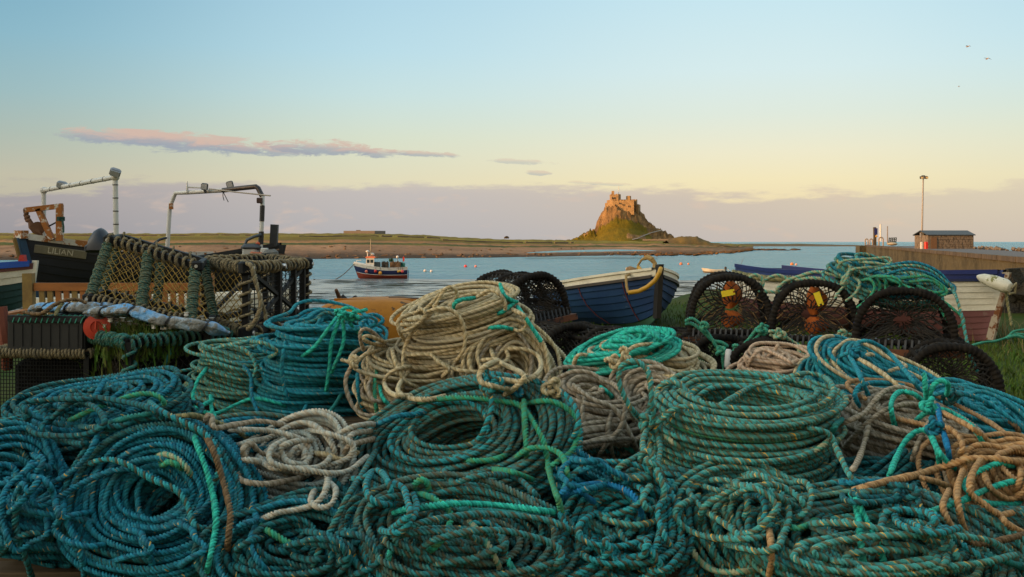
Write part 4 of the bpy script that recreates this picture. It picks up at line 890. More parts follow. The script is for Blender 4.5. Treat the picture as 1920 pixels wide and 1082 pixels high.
for u in [.66, .72, .78, .84, .9, .95, .985]:
    a, b = fbt.pt(u, 1, 1, -.02), fbt.pt(u, 1, -1, -.02); k = (u - .66) / .33; m_ = (a + b) / 2 + Vector((0, 0, .28 * (1 - k * .6))); rowsd.append([fbt.w(a + Vector((0, 0, .02))), fbt.w(a.lerp(m_, .45) + Vector((0, 0, .12))), fbt.w(m_), fbt.w(b.lerp(m_, .45) + Vector((0, 0, .12))), fbt.w(b + Vector((0, 0, .02)))])
mb.grid(rowsd); mb.build('foredeck', wh2, fv, smooth=True)
wz = 1.5; wx0, wx1 = 4.45, 5.65
mb = MB(); pts = [fw(wx0, -.8, wz), fw(wx1, -.62, wz), fw(wx1, .62, wz), fw(wx0, .8, wz), fw(wx0 + .02, -.74, wz + 1.45), fw(wx1 - .15, -.58, wz + 1.45), fw(wx1 - .15, .58, wz + 1.45), fw(wx0 + .02, .74, wz + 1.45)]; mb.hexa(pts); whs = mb.build('wheelhouse', wh2, fv)
gl = mat_plain('wheelhouse_glass', (.03, .05, .06), .1)
for i, (xa, xb) in enumerate(((.10, .52), (.62, .98))):
    for sd in (1, -1):
        f = [fw(wx0 + x, sd * (.785 - .16 * x / 1.2 - .04 * (z - wz) + .02), z) for x, z in ((xa, wz + .78), (xb, wz + .78), (xb, wz + 1.22), (xa, wz + 1.22))]; MB().prism(f, fbt.M.to_3x3() @ Vector((0, -sd * .03, 0))).build('window', gl, whs)
for ya in (-.5, -.15, .2):
    f = [fw(wx1 - .15 * (z - wz) / 1.45 + .01, y, z) for y, z in ((ya, wz + .78), (ya + .3, wz + .78), (ya + .3, wz + 1.22), (ya, wz + 1.22))]; MB().prism(f, fbt.M.to_3x3() @ Vector((-.02, 0, 0))).build('window', gl, whs)
mb = MB(); mb.hexa([fw(wx0 - .15, -.85, wz + 1.45), fw(wx1 + .02, -.68, wz + 1.45), fw(wx1 + .02, .68, wz + 1.45), fw(wx0 - .15, .85, wz + 1.45), fw(wx0 - .05, -.7, wz + 1.64), fw(wx1 - .15, -.55, wz + 1.64), fw(wx1 - .15, .55, wz + 1.64), fw(wx0 - .05, .7, wz + 1.64)]); mb.build('roof', org2, fv)
MB().ball(fw(5.35, .1, wz + 2.3), .26, 14, (1, 1, .62)).build('radar_dome', wh2, fv, smooth=True); MB().tube([fw(5.35, .1, wz + 1.6), fw(5.35, .1, wz + 2.15)], .07, 8).build('radar_post', wh2, fv)
MB().ball(fw(4.75, -.2, wz + 1.9), .28, 12, (1.1, 1, .8)).build('life_raft', wh2, fv, smooth=True)
MB().tube([fw(5.0, 0, wz + 1.6), fw(4.95, 0, wz + 4.0)], [.05, .03], 7).build('mast', mat_plain('mast_tan', (.55, .42, .25), .5), fv)
MB().tube([fw(6.9, .0, 2.15), fw(6.85, .0, 2.55), fw(6.2, 0, 2.62)], .05, 6).build('bow_rail', wh2, fv)
mb = MB(); mb.box(fw(4.05, 0, 1.95), (.75, 1.0, .9), bev=.05); mb.build('hauler', mat_plain('hauler_dark', (.07, .08, .08), .6), fv)
lab = [('pot_stack', 'dark pots stacked amidships on the fishing boat', (.05, .05, .045), (3.0, .25, 2.0), (.9, .9, .8)), ('pot_stack', 'brown timber pots stacked near the stern of the fishing boat', (.16, .10, .05), (1.6, .25, 2.02), (1.5, 1.0, .75)), ('green_bin', 'small dark green bin on top of the pots on the fishing boat', (.02, .10, .06), (2.2, .2, 2.6), (.6, .6, .35)), ('net_bundle', 'teal net bundle at the stern of the fishing boat', (.02, .16, .13), (.65, .3, 1.95), (.6, .8, .55))]
for nm, lb_, cc, ps, sz in lab:
    mb = MB(); cpt = fw(*ps); mb.box(cpt, sz, bev=.06)
    rr = random.Random(len(lb_))
    for k in range(9): mb.bar(cpt + Vector(((rr.random() - .5) * sz[0], -sz[1] / 2, -sz[2] / 2)), cpt + Vector(((rr.random() - .5) * sz[0], -sz[1] / 2, sz[2] / 2 + .12)), .06)
    o = mb.build(nm, mat_plain(nm + '_colour', cc, .8, bsc=6, bump=.8, bd=.1)); tag(o, lb_, nm.replace('_', ' '))
o = MB().ball(fw(1.35, 0, 3.05), .2, 10).build('buoy', wh2, smooth=True); tag(o, 'white buoy on a stick above the stern pots of the fishing boat', 'buoy'); MB().tube([fw(1.35, 0, 2.2), fw(1.35, 0, 2.9)], .03, 6).build('stick', mat_plain('stick', (.3, .2, .1), .7), o)
fl = MB().prism([fw(.62, .05, 2.4), fw(.42, .05, 2.5), fw(.40, .05, 3.0), fw(.55, .05, 3.15), fw(.66, .05, 2.9)], fbt.M.to_3x3() @ Vector((0, .12, 0))).build('life_ring', paint('ring_red', (.70, .05, .02), None, .5)); tag(fl, 'bright red lifebelt bundle standing at the stern of the fishing boat', 'lifebelt')
for i, (px, py, r_, col, lb_) in enumerate(((687, 509, .21, (.80, .20, .13), 'pink fender buoy nearest the bow of the fishing boat'), (704, 508.5, .21, (.70, .04, .03), 'red fender buoy amidships on the fishing boat'), (713, 512, .25, (.85, .34, .03), 'largest orange fender buoy amidships on the fishing boat'),
        (747, 509, .17, (.85, .42, .04), 'leftmost yellow fender in the stern cluster of the fishing boat'), (750.5, 508, .15, (.80, .50, .06), 'small middle yellow fender in the stern cluster of the fishing boat'), (754.5, 509, .22, (.80, .10, .10), 'pinkish red fender in the stern cluster of the fishing boat'))):
    p = P(px, py, FY); p.y = fbt.w(fbt.pt(max(.02, min(.9, (768 - px) / 100)), .7, 1)).y - r_ * .8; p = P(px, py, p.y)
    o = MB().ball(p, r_, 14).build('fender_buoy', paint('fender_colour', col, None, .35), smooth=True); tag(o, lb_, 'fender', 'fenders hanging along the fishing boat'); MB().tube([p + Vector((0, 0, r_ * .9)), p + Vector((0, .12, r_ + .5))], .02, 5).build('lanyard', blk, o)
MB().bar(fw(-.12, 0, .25), fw(-.12, 0, 1.25), .5, .06, up=(1, 0, 0)).build('rudder', nv2, fv)
mr = MB(); a, b = fw(Lf + .35, 0, 2.15), P(588, 523, 128); b.z = SEA + .15
mr.tube([a.lerp(b, k / 14) - Vector((0, 0, 1.1 * math.sin(math.pi * k / 14))) for k in range(15)], .055, 6); o = mr.build('mooring_rope', mat_plain('warp_brown', (.14, .09, .05), .9), smooth=True); tag(o, 'brown mooring rope sagging from the bow of the fishing boat to the mud', 'rope')
# --- dinghies and buoys on the water
def dinghy(px0, px1, py, Y, lab, mats, out=True, mast=False):
    a, b = P(px0, py, Y), P(px1, py, Y); a.z = b.z = SEA - .08; Ld = (b - a).length; d_ = Boat(setM(b, math.pi + .05), Ld, 1.5, .55, sb=.28, ss=.03, tr=.8, ns=5, lap=.02, rake=.25)
    th = thing('dinghy', lab, 'boat', d_.w((Ld / 2, 0, 0))); d_.hull(th, mats, lambda j: 0 if j >= 2 else 1, inner=paint('dinghy_inside', (.22, .2, .15), None, .6), NU=14); d_.rail(th, mats[2], .1, .09, off=.04); d_.transom(th, mats[0]); d_.thwart(th, creamp, .35, .42, .3); d_.thwart(th, creamp, .65, .45, .3)
    return d_, th
d_, th = dinghy(1318, 1358, 510, 160, 'small cream dinghy with an outboard, afloat alone on the water', [creamp, paint('dinghy_low', (.30, .22, .12), None, .6), creamp])
MB().box(d_.w((-.2, 0, .8)), (.35, .35, .5), bev=.08).build('outboard', blk, th); MB().bar(d_.w((-.25, 0, -.1)), d_.w((-.25, 0, .6)), .15).build('outboard_leg', blk, th); MB().bar(d_.w((-.3, 0, .75)), d_.w((-.9, .1, .35)), .1).build('tiller', wh2, th)
d_, th = dinghy(1382, 1416, 519, 145, 'blue and rust bottomed boat with a thin rod, beyond the white beached boat', [paint('skiff_blue', (.02, .07, .22), None, .5), paint('skiff_rust', (.28, .09, .03), None, .6), paint('skiff_rail', (.03, .10, .3), None, .5)])
MB().tube([d_.w((d_.L, 0, .5)), d_.w((d_.L - .9, 0, 2.6))], .025, 5).build('rod', mat_plain('rod', (.15, .13, .12), .6), th)
for i, (px, py, r_, col, lb_) in enumerate(((873, 499.5, .26, (.85, .06, .04), 'left red mooring buoy on the water between fishing boat and castle'), (892, 499.5, .22, (.85, .30, .22), 'pale pink mooring buoy just right of the left red one'), (1277, 495, .28, (.85, .25, .08), 'orange mooring buoy on open water right of the navy dinghy stem'), (1291, 495, .20, (.85, .28, .10), 'smaller orange mooring buoy left of the cream dinghy'),
        (1485, 495.5, .30, (.85, .25, .05), 'larger orange mooring buoy beyond the white beached boat'), (1493, 496, .20, (.80, .40, .25), 'small pale buoy right beside the larger orange one'), (1176, 504, .22, (.80, .55, .30), 'pale orange buoy behind the navy dinghy gunwale'), (797, 508, .22, (.70, .60, .50), 'pale buoy on the water just right of the stern of the fishing boat'), (809, 508.5, .20, (.75, .68, .6), 'whitish buoy farther right of the stern of the fishing boat'))):
    Y = 5.0 * F / (py + 1.5 - HY); p = P(px, py, Y)
    o = MB().ball(p, r_ * 1.25, 12).build('mooring_buoy', paint('buoy_colour', col, None, .4), smooth=True); tag(o, lb_, 'buoy', 'mooring buoys in the harbour')
    MB().tube([p + Vector((0, 0, r_)), p + Vector((0, 0, r_ * 1.6))], .05, 6).build('ring', blk, o)
# ------------------------------------------------------------------ creels, crates, bench, tarpaulin
def plin(name, col, **k): return mat_plain(name, col, **k)
twine = mat_plain('black_twine', (.018, .016, .014), .9, (.05, .036, .022), 20, .6, bump=0)
wrap = mat_plain('black_wrapped_rope', (.012, .010, .009), .95, (.036, .028, .02), 25, .7, bump=.5, bsc=160, bd=.004, spec=.15)
rustb = paint('creel_rust', (.17, .055, .02), (.06, .03, .02), .85, (.03, .02, .018), .55, 12)
slat = mat_plain('creel_slat_black', (.02, .02, .022), .6)
orange_net = mat_plain('orange_net', (.62, .14, .015), .8, (.35, .07, .01), 14, .6, bump=.5, bsc=90)
tan_net = mat_plain('tan_twine', (.42, .25, .10), .85, bump=0); yel_twine = mat_plain('yellow_twine', (.32, .20, .03), .8, (.20, .12, .025), 9, .6, bump=0)
tagm = mat_plain('tag_yellow', (.85, .60, .02), .45, bump=0); blue_tw = mat_plain('blue_twine', (.02, .10, .45), .7, bump=0)
def wound(path, r, ridge=.018, amp=.16, n=8):
    """tube with the ridges of a wrapping rope"""
    p = np.asarray([tuple(q) for q in path], float); seg = np.linalg.norm(np.diff(p, axis=0), axis=1); s = np.concatenate([[0], np.cumsum(seg)]); N = max(6, int(s[-1] / (ridge / 4)))
    u = np.linspace(0, s[-1], N); q = np.stack([np.interp(u, s, p[:, k]) for k in range(3)], 1)
    q[1:-1] = (q[:-2] + q[1:-1] * 2 + q[2:]) / 4
    rad = r * (1 + amp * np.sin(u * 2 * np.pi / ridge) + .10 * np.sin(u * 37 + r * 999))
    return [Vector(a) for a in q], list(rad)
def creel(lab, c, rz, W=.48, Dp=.50, Hh=.40, orange=False, tagrot=None, seed=1, dense=1.0, tiltx=0, tilty=0, tan=False, group='D shaped creels stacked on the grass'):
    rnd = random.Random(seed); th = thing('lobster_creel', lab, 'creel', c, group)
    M = Matrix.Translation(Vector(c)) @ Matrix.Rotation(rz, 4, 'Z') @ Matrix.Rotation(tiltx, 4, 'X') @ Matrix.Rotation(tilty, 4, 'Y')
    def arch(ph, y, k=1.0):
        cx, sx = math.cos(ph), math.sin(ph)
        return Vector((W / 2 * k * math.copysign(abs(cx) ** .78, cx), y, .035 + (Hh - .035) * k * (abs(sx) ** .80) + (1 - k) * .12))
    # base
    mb = MB(); e = .012
    for sx in (-1, 1): mb.bar(M @ Vector((sx * (W / 2 + .03), -Dp / 2 - .03, .012)), M @ Vector((sx * (W / 2 + .03), Dp / 2 + .03, .012)), .022, .03)
    for sy in (-1, 1): mb.bar(M @ Vector((-W / 2 - .04, sy * (Dp / 2 + .03), .012)), M @ Vector((W / 2 + .04, sy * (Dp / 2 + .03), .012)), .022, .034)
    bf = mb.build('base_frame', rustb, th)
    mb = MB(); k = 15
    for i in range(k): x = -W / 2 + W * (i + .5) / k; mb.bar(M @ Vector((x, -Dp / 2 - .03, .030)), M @ Vector((x, Dp / 2 + .03, .030)), .010)
    for i in range(k): x = -W / 2 + W * (i + .5) / k; mb.bar(M @ Vector((x, -Dp / 2 - .028, .02)), M @ Vector((x + .006, -Dp / 2 - .01, .075)), .011)
    mb.build('base_bars', slat, th)
    for y in (-Dp / 2, 0, Dp / 2):
        pth = [M @ arch(math.pi * i / 40, y) for i in range(41)]; q, rad = wound(pth, .021 if y else .016, .022, .14, 8)
        MB().tube(q, rad, 8).build('hoop', wrap, th, smooth=True, ang=180)
    q, rad = wound([M @ Vector((-W / 2, -Dp / 2, .06)), M @ Vector((W / 2, -Dp / 2, .06))], .015, .024); MB().tube(q, rad, 7).build('sill_rope', wrap, th, smooth=True, ang=180)
    for ph in (.05, .28, .5, .72, .95):
        q, rad = wound([M @ arch(math.pi * ph, -Dp / 2), M @ arch(math.pi * ph, 0), M @ arch(math.pi * ph, Dp / 2)], .013, .03); MB().tube(q, rad, 6).build('ridge_bar', wrap, th, smooth=True, ang=180)
    # side netting (diamonds along the arch)
    paths = []; nd = int(34 * dense)
    for s_ in (1, -1):
        for i in range(nd):
            p0 = i / nd * math.pi * 2
            pts = []
            for j in range(15):
                ph = p0 + s_ * j / 14 * 1.25 - .6; y = -Dp / 2 + Dp * j / 14
                if 0 <= ph <= math.pi: pts.append(M @ (arch(ph, y, .985) + Vector((rnd.gauss(0, .003), 0, rnd.gauss(0, .004)))))
            if len(pts) > 2: paths.append([tuple(a) for a in pts])
    V, Q_ = tubes(paths, .0035, 4); npmesh('side_net', V, Q_, twine, th)
    # end netting drawn in to an eye
    eye = Vector((rnd.uniform(-.02, .02), 0, Hh * .50))
    def endnet(y, depth, mat, name, n=26, wind=.55, r=.0032, k0=.97, k1=.11):
        paths = []
        for s_ in (1, -1):
            for i in range(n):
                pts = []
                for j in range(10):
                    f = j / 9; ph = math.pi * 2 * (i + .5) / n + s_ * wind * (1 - (1 - f) ** 1.4)
                    px_ = math.cos(ph); pz = math.sin(ph)
                    if pz >= 0: o = arch(ph % math.pi if pz >= 0 else 0, y)
                    else: o = Vector((W / 2 * px_, y, .045))
                    if pz < 0: o = Vector((W / 2 * max(-1, min(1, px_ * 1.25)), y, max(.05, .05 + .02 * pz)))
                    b = eye + Vector((px_ * W * k1, y, pz * Hh * k1)); q = o.lerp(b, f ** .8) * 1.0; q.y = y + depth * f + rnd.gauss(0, .004); q.x += rnd.gauss(0, .003); q.z += rnd.gauss(0, .003)
                    pts.append(tuple(M @ q))
                paths.append(pts)
        V, Q_ = tubes(paths, r, 4); return npmesh(name, V, Q_, mat, th)
    endnet(-Dp / 2, .05, twine, 'end_net', n=int(26 * dense)); endnet(Dp / 2, -.03, twine, 'end_net', n=18)
    endnet(-Dp / 2 + .15, .12, tan_net if tan else twine, 'funnel_net', n=20, r=.003, k0=.8)
    if orange:
        for z0, z1, xw in ((Hh * .50, Hh * .93, .052), (.075, Hh * .47, .062)):
            mb = MB(); rows = []
            for i in range(9):
                f = i / 8; z = z0 + (z1 - z0) * f; w = xw * math.sin(math.pi * min(1, max(0, f * .92 + .04))) ** .7 + .006
                rows.append([M @ Vector((a * w + .02 * math.sin(f * 3), -Dp / 2 + .10 + .035 * a * a, z)) for a in (-1, -.5, 0, .5, 1)])
            mb.grid(rows); o = mb.build('bait_band', orange_net, th, smooth=True, ang=180)
    if tagrot is not None:
        tx, tz, tr_ = tagrot; rm = (M.to_3x3() @ Matrix.Rotation(tr_, 3, 'Y')); cpt = M @ Vector((tx, -Dp / 2 - .03, tz)); mb = MB(); mb.box(cpt, (.066, .008, .034), rm); mb.box(cpt + rm @ Vector((.036, 0, .011)), (.014, .008, .010), rm); mb.box(cpt + rm @ Vector((.036, 0, -.011)), (.014, .008, .010), rm); mb.build('tag', tagm, th)
    for i in range(5):
        mb = MB(); p = M @ arch(rnd.choice([.12, .9, .85]) * math.pi, -Dp / 2 + rnd.random() * .1, 1.04); mb.lathe([(.009, -.004), (.009, .004)], p, 6, rot=Euler((rnd.random() * 3, rnd.random() * 3, 0)).to_matrix()); mb.build('blue_lashing', blue_tw, th)
    return th
def base(px, py, Y): return P(px, py, Y)
CG = 'D shaped creels stacked on the grass'
creel('left front creel of the right stack, yellow tag across and orange net strips inside', base(1365, 634, 6.0), R_(-9), W=.46, Hh=.375, orange=True, tagrot=(-.02, .285, R_(-12)), seed=3, tan=True)
creel('middle front creel of the right stack, yellow tag hanging upright beside wide orange net', base(1524, 647, 5.7), R_(-15), W=.46, Hh=.365, orange=True, tagrot=(.02, .285, R_(70)), seed=5, tan=True)
creel('right front creel of the right stack, plain dark net, under the trailing blue green rope', base(1692, 656, 5.3), R_(-19), W=.475, Hh=.325, seed=7)
creel('lower creel behind the turquoise coil, below the left tagged creel', base(1308, 735, 5.8), R_(20), W=.46, Hh=.34, seed=9)
creel('lower creel behind the pink tan rope, below the middle tagged creel', base(1430, 742, 5.6), R_(-6), W=.48, Hh=.33, seed=10)
creel('lower creel on the grass at the right end of the stack, behind the blue coil', base(1772, 765, 4.9), R_(-16), W=.42, Hh=.325, seed=11, dense=1.5)
creel('lower creel in the shadow between the middle and right creels of the stack', base(1600, 760, 5.6), R_(0), W=.46, Hh=.33, seed=17)
creel('topmost tilted creel above the cream coils, rusty base showing under its open end', base(975, 606, 5.9), R_(30), W=.40, Dp=.44, Hh=.29, seed=13, dense=1.5, tiltx=R_(0), tilty=R_(-9))
creel('dark creel under the topmost tilted one, beside the navy dinghy', base(1010, 696, 5.6), R_(38), W=.44, Dp=.56, Hh=.27, seed=14, dense=1.7)
creel('round backed dark creel just behind the turquoise coil, in front of the navy dinghy', base(1140, 716, 5.4), R_(38), W=.46, Dp=.52, Hh=.29, seed=15, dense=1.6)
# --- left: framed pots with yellow mesh
bkp = mat_plain('black_plastic_bar', (.008, .008, .008), .6, bsc=30, spec=.25); strip_cream = mat_rope('cream_wrap', (.42, .33, .18), (.48, .38, .22), (.34, .26, .15), fleck=None); 
def diamonds(c00, c10, c11, c01, nu, nv, sag=0, jit=.004, seed=1):
    """diamond mesh over a quad: two families of slanting strands"""
    rnd = random.Random(seed); out = []
    def pt(u, v):
        p = c00.lerp(c10, u).lerp(c01.lerp(c11, u), v); n = (c10 - c00).cross(c01 - c00).normalized()
        return tuple(p + n * sag * math.sin(math.pi * u) * math.sin(math.pi * v) + Vector((rnd.gauss(0, jit), rnd.gauss(0, jit), rnd.gauss(0, jit))))
    asp = nu / nv
    for s_ in (1, -1):
        for i in range(-nv, nu + nv + 1):
            pts = []
            for j in range(nv * 2 + 1):
                v = j / (nv * 2); u = (i + s_ * (j / 2) * 1.0) / nu
                if -1e-6 <= u <= 1 + 1e-6: pts.append(pt(u, v))
            if len(pts) > 1: out.append(pts)
    return out
def squares(c00, c10, c11, c01, nu, nv):
    out = []
    for i in range(nu + 1): u = i / nu; out.append([tuple(c00.lerp(c10, u).lerp(c01.lerp(c11, u), v / 6)) for v in range(7)])
    for j in range(nv + 1): v = j / nv; out.append([tuple(c00.lerp(c01, v).lerp(c10.lerp(c11, v), u / 6)) for u in range(7)])
    return out
def spiral(a, b, r, turns, d, k=12):
    a, b = Vector(a), Vector(b); t_ = (b - a).normalized(); n = t_.orthogonal().normalized(); m_ = t_.cross(n); N = int(turns * k); return np.array([tuple(a.lerp(b, i / N) + (n * math.cos(2 * math.pi * i / k) + m_ * math.sin(2 * math.pi * i / k)) * r * (1 + .12 * math.sin(i * .37))) for i in range(N + 1)])
# ------------------------------------------------------------------ laid rope: three strands twisted in the geometry itself
RD = .0168                                     # rope diameter
BASE_A = np.radians([0, 34, 86, 120, 154, 206, 240, 274, 326]); BASE_R = np.array([.60, 1.0, 1.0] * 3)
CLOUD = []                                     # points already laid, so that later ropes can be draped on them
def resample(p, ds):
    seg = np.linalg.norm(np.diff(p, axis=0), axis=1); s = np.concatenate([[0], np.cumsum(seg)]); N = max(4, int(s[-1] / ds)); u = np.linspace(0, s[-1], N)
    return np.stack([np.interp(u, s, p[:, k]) for k in range(3)], 1), u
def catmull(p, k=10):
    p = np.asarray(p, float); q = np.vstack([2 * p[0] - p[1], p, 2 * p[-1] - p[-2]]); out = []
    t_ = np.linspace(0, 1, k, endpoint=False)[:, None]
    for i in range(1, len(q) - 2):
        a, b, c, d_ = q[i - 1], q[i], q[i + 1], q[i + 2]
        out.append(.5 * ((2 * b) + (-a + c) * t_ + (2 * a - 5 * b + 4 * c - d_) * t_ ** 2 + (-a + 3 * b - 3 * c + d_) * t_ ** 3))
    out.append(p[-1:]); return np.concatenate(out)
def rope_geo(path, d=RD, lay=1.85, ref=None, res=6):
    L = lay * d; p, s = resample(np.asarray(path, float), L / res); N = len(p)
    p2 = p.copy(); p2[1:-1] = (p[:-2] + 2 * p[1:-1] + p[2:]) / 4; p = p2
    T = np.gradient(p, axis=0); T /= np.linalg.norm(T, axis=1)[:, None] + 1e-12
    if ref is not None:
        A = np.asarray(ref, float)[None, :] - T * (T @ np.asarray(ref, float))[:, None]; A /= np.linalg.norm(A, axis=1)[:, None] + 1e-9
    else:
        A = np.zeros_like(p); t0 = Vector(T[0]); n = t0.orthogonal().normalized()
        for i in range(N):
            ti = Vector(T[i]); n = (n - ti * n.dot(ti)).normalized(); A[i] = n
    B = np.cross(T, A); ang = BASE_A[None, :] + (2 * np.pi * s / L)[:, None]
    rr = d / 2 * 1.04 * (1 + .07 * np.sin(s * 23 + N) + .05 * np.sin(s * 61 + 2 * N)); rr[0] = rr[-1] = d * .12; R2 = rr[:, None] * BASE_R[None, :]
    V = p[:, None, :] + A[:, None, :] * (np.cos(ang) * R2)[:, :, None] + B[:, None, :] * (np.sin(ang) * R2)[:, :, None]
    i = np.arange(N - 1)[:, None]; k = np.arange(9)[None, :]; k2 = (k + 1) % 9
    Q = np.stack([i * 9 + k, i * 9 + k2, (i + 1) * 9 + k2, (i + 1) * 9 + k], -1).reshape(-1, 4)
    u0 = np.broadcast_to(s[:-1, None], (N - 1, 9)); u1 = np.broadcast_to(s[1:, None], (N - 1, 9)); v0 = np.broadcast_to(k / 9, (N - 1, 9)); v1 = np.broadcast_to((k + 1) / 9, (N - 1, 9))
    uv = np.stack([np.stack([u0, v0], -1), np.stack([u0, v1], -1), np.stack([u1, v1], -1), np.stack([u1, v0], -1)], 2).reshape(-1, 2)
    return V.reshape(-1, 3), Q, uv, p
def rope_obj(name, items, mats, parent=None, cloud=True):
    """items: (path, material index, diameter, reference axis)"""
    Vs, Qs, Us, Ms = [], [], [], []; b = 0; off = 0
    for path, mi, d, ref in items:
        V, Q, uv, p = rope_geo(path, d, ref=ref); Vs.append(V); Qs.append(Q + b); uv = uv + np.array([off, 0]); Us.append(uv); Ms.append(np.full(len(Q), mi)); b += len(V); off += 3.7
        if cloud: CLOUD.append(p)
    return npmesh(name, np.concatenate(Vs), np.concatenate(Qs), mats, parent, midx=np.concatenate(Ms), uv=np.concatenate(Us))
ZB = np.full((1140 // 2, 2000 // 2), 99.0); _cl = [0]
def _zupdate():
    if _cl[0] == len(CLOUD): return
    a = np.concatenate(CLOUD[_cl[0]:]); _cl[0] = len(CLOUD)
    ix = ((CX + F * a[:, 0] / a[:, 1] + 20) / 2).astype(int); iy = ((HY + F * (EYE - a[:, 2]) / a[:, 1]) / 2).astype(int)
    m = (ix >= 0) & (ix < 1000) & (iy >= 0) & (iy < 570); np.minimum.at(ZB, (iy[m], ix[m]), a[m, 1])
def depth_at(px, py, rad=6):
    """distance of the nearest laid rope in that direction"""
    _zupdate(); x, y = int((px + 20) / 2), int(py / 2)
    for r in (rad // 2, rad, rad * 2):
        w = ZB[max(0, y - r):y + r + 1, max(0, x - r):x + r + 1]
        if w.size and w.min() < 50: return float(w.min())
    return None
def drape(pts, off=1.0, d=RD, k=10):
    """(px, py[, Y]) points -> path resting on whatever rope lies there"""
    pix = catmull([(q[0], q[1], 0) for q in pts], k)[:, :2]; fx = np.array([q[2] if len(q) > 2 else np.nan for q in pts]); n = len(pix); Y = np.full(n, np.nan)
    for i in range(n):
        j = i / k; a = int(min(j, len(pts) - 1)); b = min(a + 1, len(pts) - 1)
        if not np.isnan(fx[a]) and not np.isnan(fx[b]): Y[i] = fx[a] + (fx[b] - fx[a]) * (j - a)
        else:
            dd = depth_at(*pix[i])
            if dd is not None: Y[i] = dd - off * d * .8
    ok = ~np.isnan(Y)
    if not ok.any(): Y[:] = 3
    else: Y = np.interp(np.arange(n), np.arange(n)[ok], Y[ok])
    m = 7; pad = np.pad(Y, m, mode='edge'); mn = np.array([pad[i:i + 2 * m + 1].min() for i in range(n)]); pad = np.pad(mn, m, mode='edge'); Ys = np.array([pad[i:i + 2 * m + 1].mean() for i in range(n)])
    if not np.isnan(fx).all() and not np.isnan(fx).any(): Ys = Y
    q = np.array([tuple(P(px, py, y)) for (px, py), y in zip(pix, Ys)]); L_ = np.concatenate([[0], np.cumsum(np.linalg.norm(np.diff(q, axis=0), axis=1))])
    if np.isnan(fx[0]): Ys = Ys + .09 * np.clip(1 - L_ / .06, 0, 1) ** 1.5
    if np.isnan(fx[-1]): Ys = Ys + .09 * np.clip(1 - (L_[-1] - L_) / .06, 0, 1) ** 1.5
    return np.array([tuple(P(px, py, y)) for (px, py), y in zip(pix, Ys)])
def snoise(rng, n, per):
    kn = rng.normal(size=int(n / per) + 4); x = np.arange(n) / per; i = x.astype(int); f = x - i
    a, b, c, d_ = kn[i], kn[i + 1], kn[i + 2], kn[np.minimum(i + 3, len(kn) - 1)]
    return .5 * (2 * b + (c - a) * f + (2 * a - 5 * b + 4 * c - d_) * f * f + (-a + 3 * b - 3 * c + d_) * f ** 3)
def coil_path(rng, a, br, w, h, d, wander=1.1, pinch=(), droop=0, dome=.25, lump=.085, stray=.2, seg=72, gap=1.0, heap=True, ecc=.095):
    nr = max(1, int(round(w / (d * gap)))); nz_ = max(1, int(round(h / (d * gap)))); pos = []
    for j in range(nz_):
        f = (j + .5) / nz_; col = list(range(nr)); col = col if j % 2 else col[::-1]
        for i in col:
            rho = -w * (i + .5) / nr; z = h * (f - .5); rho -= dome * a * (f ** 2) * .5 * (1 - (i / nr) * .6); pos.append((rho + rng.normal() * .18 * d, z + rng.normal() * .2 * d + (.5 * d if i % 2 else 0)))
    if heap:
        T = nr * nz_; q = rng.random() * 9; pos = []
        for i in range(T):
            q += rng.uniform(.55, 1.25) / max(1, nr) * np.pi; f = (i + .5) / T; g = .5 + .62 * np.sin(q); g = min(1, max(0, g)); pos.append((-w * g - dome * a * f * f * .5 * (1 - g * .6), h * (f - .5)))
    pos = np.array(pos); T = len(pos); n = T * seg; t_ = np.arange(n) / seg; k = np.minimum(t_.astype(int), T - 1); f = t_ - k; s = np.clip((f - .55) / .45, 0, 1); s = s * s * (3 - 2 * s); k2 = np.minimum(k + 1, T - 1)
    rho = pos[k, 0] * (1 - s) + pos[k2, 0] * s; z = pos[k, 1] * (1 - s) + pos[k2, 1] * s; th = 2 * np.pi * t_ + rng.random() * 6.28
    rho = rho + snoise(rng, n, seg / 3.2) * wander * d * 1.0 + snoise(rng, n, seg * 1.3) * wander * d * .8; z = z + snoise(rng, n, seg / 3) * wander * d * .65 + snoise(rng, n, seg * 1.1) * wander * d * .7
    st = np.clip(snoise(rng, n, seg * .9) - 1.35, 0, 1.3); rho = rho + st * stray * a * 1.2
    for tp, wd, am in pinch:
        dlt = (th - tp + np.pi) % (2 * np.pi) - np.pi; g = am * np.exp(-(dlt / wd) ** 2); rho = rho * (1 - g) + (-w * .45) * g; z = z * (1 - g)
    lm = 1 + lump * np.cos(2 * th + rng.random() * 6) + lump * .7 * np.cos(3 * th + rng.random() * 6) + lump * .35 * np.cos(5 * th + rng.random() * 6)
    x = (a + rho) * np.cos(th) * lm; b = a * br; y = (b + rho * br) * np.sin(th) * lm
    if heap: x = x + snoise(rng, n, seg * 1.15) * ecc * a; y = y + snoise(rng, n, seg * 1.15) * ecc * a * br
    z = z - droop * ((x / a) ** 2 + (y / b) ** 2) + lump * a * .5 * np.cos(2 * th + rng.random() * 6)
    return np.stack([x, y, z], 1), T, seg
COILN = {}
